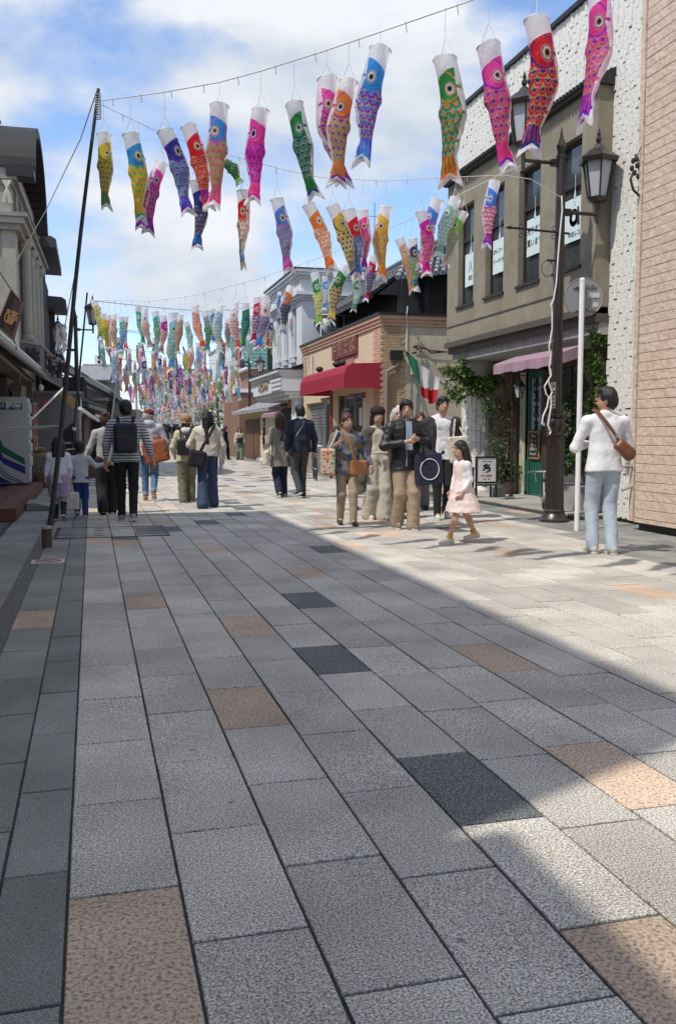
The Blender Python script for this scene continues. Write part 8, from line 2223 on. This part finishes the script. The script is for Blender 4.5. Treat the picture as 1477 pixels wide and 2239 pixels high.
for k, s in enumerate('だんご'): put_text(s, .34, 'character', M['white_paint'], t, (a.x + .17, q.y - .08, a.z - .35 - k * .5), '-y', .002)
print('all', round(time.time() - T0, 1), 'objects', len(bpy.data.objects))

# ================================================================== SHOP CLUTTER
def board(name, label, cat, q0, q1, Y, col, txt=None, tcol=None, size=.2, th=.05):
    a, c = atY(*q0, Y), atY(*q1, Y); t = thing(name, label, cat, ((a.x + c.x) / 2, Y, min(a.z, c.z)))
    b = MB(); b.box(min(a.x, c.x), max(a.x, c.x), Y, Y + th, min(a.z, c.z), max(a.z, c.z)); b.build('board', plain('board_%s' % label[:10].replace(' ', '_'), col, .6, .15), t)
    if txt:
        h = abs(a.z - c.z) / (len(txt) + .3)
        for k, ch in enumerate(txt): put_text(ch, min(size, h * 1.05), 'character', tcol, t, ((a.x + c.x) / 2, Y - .004, max(a.z, c.z) - h * (k + .65)), '-y', .002)
    return t
wt = plain('sign_white', (.6, .59, .55), .6); rd_ = plain('sign_red', (.4, .04, .03), .6)
board('shop_sign', 'narrow white upright sign with red characters at the corner of the left tiled shop', 'sign', (72, 880), (84, 985), 22.2, (.34, .33, .30), '名物団子', rd_, .2)
board('shop_sign', 'small dark hanging board under the left pent roof above the vending machine', 'sign', (22, 838), (48, 856), 19.0, (.05, .035, .025), None)
board('shop_sign', 'small red noticeboard on the timber front behind the vending machine', 'sign', (88, 872), (98, 893), 23.5, (.22, .05, .035), None)
board('shop_sign', 'small red framed notice beside the other on the timber front', 'sign', (101, 872), (111, 893), 23.5, (.20, .045, .03), None)
for k, (u, v, lab) in enumerate([(188, 990, 'wooden crate of goods stacked before the grey panelled shop'), (202, 1003, 'second wooden crate lower beside the leaning bicycle'), (113, 1035, 'wooden crate under the cloth-covered stand')]):
    q = atZ(u, v) if k < 2 else Vector((-1.05, 22.5, 0)); q = Vector((q.x, min(q.y, 27), 0)); t = thing('crate', lab, 'crate', q)
    for j in range(4):
        b = MB(); b.box(q.x - .22, q.x + .22, q.y - .01, q.y + .01, .03 + j * .09, .10 + j * .09); b.build('slat', M['timber_mid'], t)
    b = MB(); b.box(q.x - .2, q.x + .2, q.y + .011, q.y + .35, .02, .36); b.build('box', M['old_timber'], t)
# noren curtain strips on the left shop
t = thing('shop_curtain', 'short dark blue split curtain hung under the left pent roof', 'curtain', (-1.7, 21.9, 2.0))
for k in range(4):
    b = MB(); y0 = 21.5 + k * .55
    for j in range(5): b.add([(-1.68 + .02 * math.sin(j + k), y0 + j * .1, 2.35), (-1.68 + .02 * math.sin(j + 1 + k), y0 + (j + 1) * .1, 2.35), (-1.66 + .04 * math.sin(j + 1.5 + k), y0 + (j + 1) * .1, 1.85), (-1.66 + .04 * math.sin(j + .5 + k), y0 + j * .1, 1.85)], [(0, 1, 2, 3)])
    b.build('panel', plain('noren_indigo', (.03, .045, .10), .85, .1), t)
t = thing('round_lantern', 'white bulb lamp under the tip of the left pent roof', 'lamp', atY(90, 848, 24)); q = atY(90, 848, 24)
b = MB(); b.ell(q, (.07, .07, .09), 10); b.build('bulb', M['pane'], t); b = MB(); b.tube([q, q + Vector((-.05, .1, .35))], .02, 6); b.build('stem', M['black_steel'], t)
# utility poles and wires far off
for k, (u, Y, h) in enumerate([(300, 95, 6.5), (446, 80, 6.0)]):
    q = atZ(u, 950 + 1.25 * FPX / Y, 0); q = Vector((atY(u, 950, Y).x, Y, 0)); t = thing('utility_pole', ['grey utility pole left of the far streamers', 'dark utility pole by the pines on the far right'][k], 'utility pole', q)
    b = MB(); b.tube([q, q + Vector((0, 0, h))], [.14, .10], 8); b.build('pole', M['concrete'], t); b = MB(); b.tube([q + Vector((-.7, 0, h - .5)), q + Vector((.7, 0, h - .5))], .05, 5); b.build('crossarm', M['black_steel'], t)
# windows, shutters and awnings on the bending left row
for k, (y0, w_) in enumerate([(38, 1.6), (41, 1.8), (47, 1.6), (55, 2.0), (60, 2.0), (66, 2.2)]):
    par = kb if y0 < 52 else f1; fx = (lambda y: bx(y, -.33)) if y0 < 52 else (lambda y: bx2(y, -.18))
    b = MB(); xa, xb = fx(y0), fx(y0 + w_); b.add([(xa, y0, .15), (xb, y0 + w_, .15), (xb, y0 + w_, 1.95), (xa, y0, 1.95), (xa + .04, y0, .15), (xb + .04, y0 + w_, .15), (xb + .04, y0 + w_, 1.95), (xa + .04, y0, 1.95)], [(4, 5, 6, 7), (0, 4, 7, 3), (3, 7, 6, 2), (1, 2, 6, 5)])
    b.build('sliding_door', M['timber_mid'] if k % 2 else M['door_timber'], par)
    c_ = [(.4, .4, .38), (.06, .09, .2), (.35, .05, .05), (.45, .42, .35), (.1, .2, .12), (.4, .4, .38)][k]
    t = thing('shop_awning', ['pale awning over the first sliding door of the storehouse row', 'indigo awning halfway along the storehouse row', 'small red awning on the black storehouse', 'cream awning on the far black house', 'green awning on the far black house', 'last pale awning past the green one'][k], 'awning', (fx(y0) + .3, y0, 2.1))
    b = MB(); b.add([(xa, y0, 2.35), (xb, y0 + w_, 2.35), (xb + .55, y0 + w_, 2.05), (xa + .55, y0, 2.05), (xa + .55, y0, 1.93), (xb + .55, y0 + w_, 1.93)], [(0, 1, 2, 3), (3, 2, 5, 4)]); b.build('canvas', plain('awning_far_%d' % k, c_, .8), t)
for k in range(9):
    y0 = 79 + k * 5; xa, xb = 1.45 + .1 * (y0 - 53), 1.45 + .1 * (y0 + 3 - 53)
    b = MB(); b.add([(xa + .02, y0, .1), (xb + .02, y0 + 3, .1), (xb + .02, y0 + 3, 2.1), (xa + .02, y0, 2.1)], [(0, 1, 2, 3)]); b.build('shop_opening', M['shop_dark'], f2)
    b = MB(); b.add([(xa + .03, y0, 2.15), (xb + .03, y0 + 3, 2.15), (xb + .03, y0 + 3, 2.7), (xa + .03, y0, 2.7)], [(0, 1, 2, 3)]); b.build('shop_fascia', plain('fascia_far_%d' % (k % 3), [(.45, .42, .36), (.3, .1, .08), (.2, .25, .3)][k % 3], .8), f2)
print('done', round(time.time() - T0, 1))
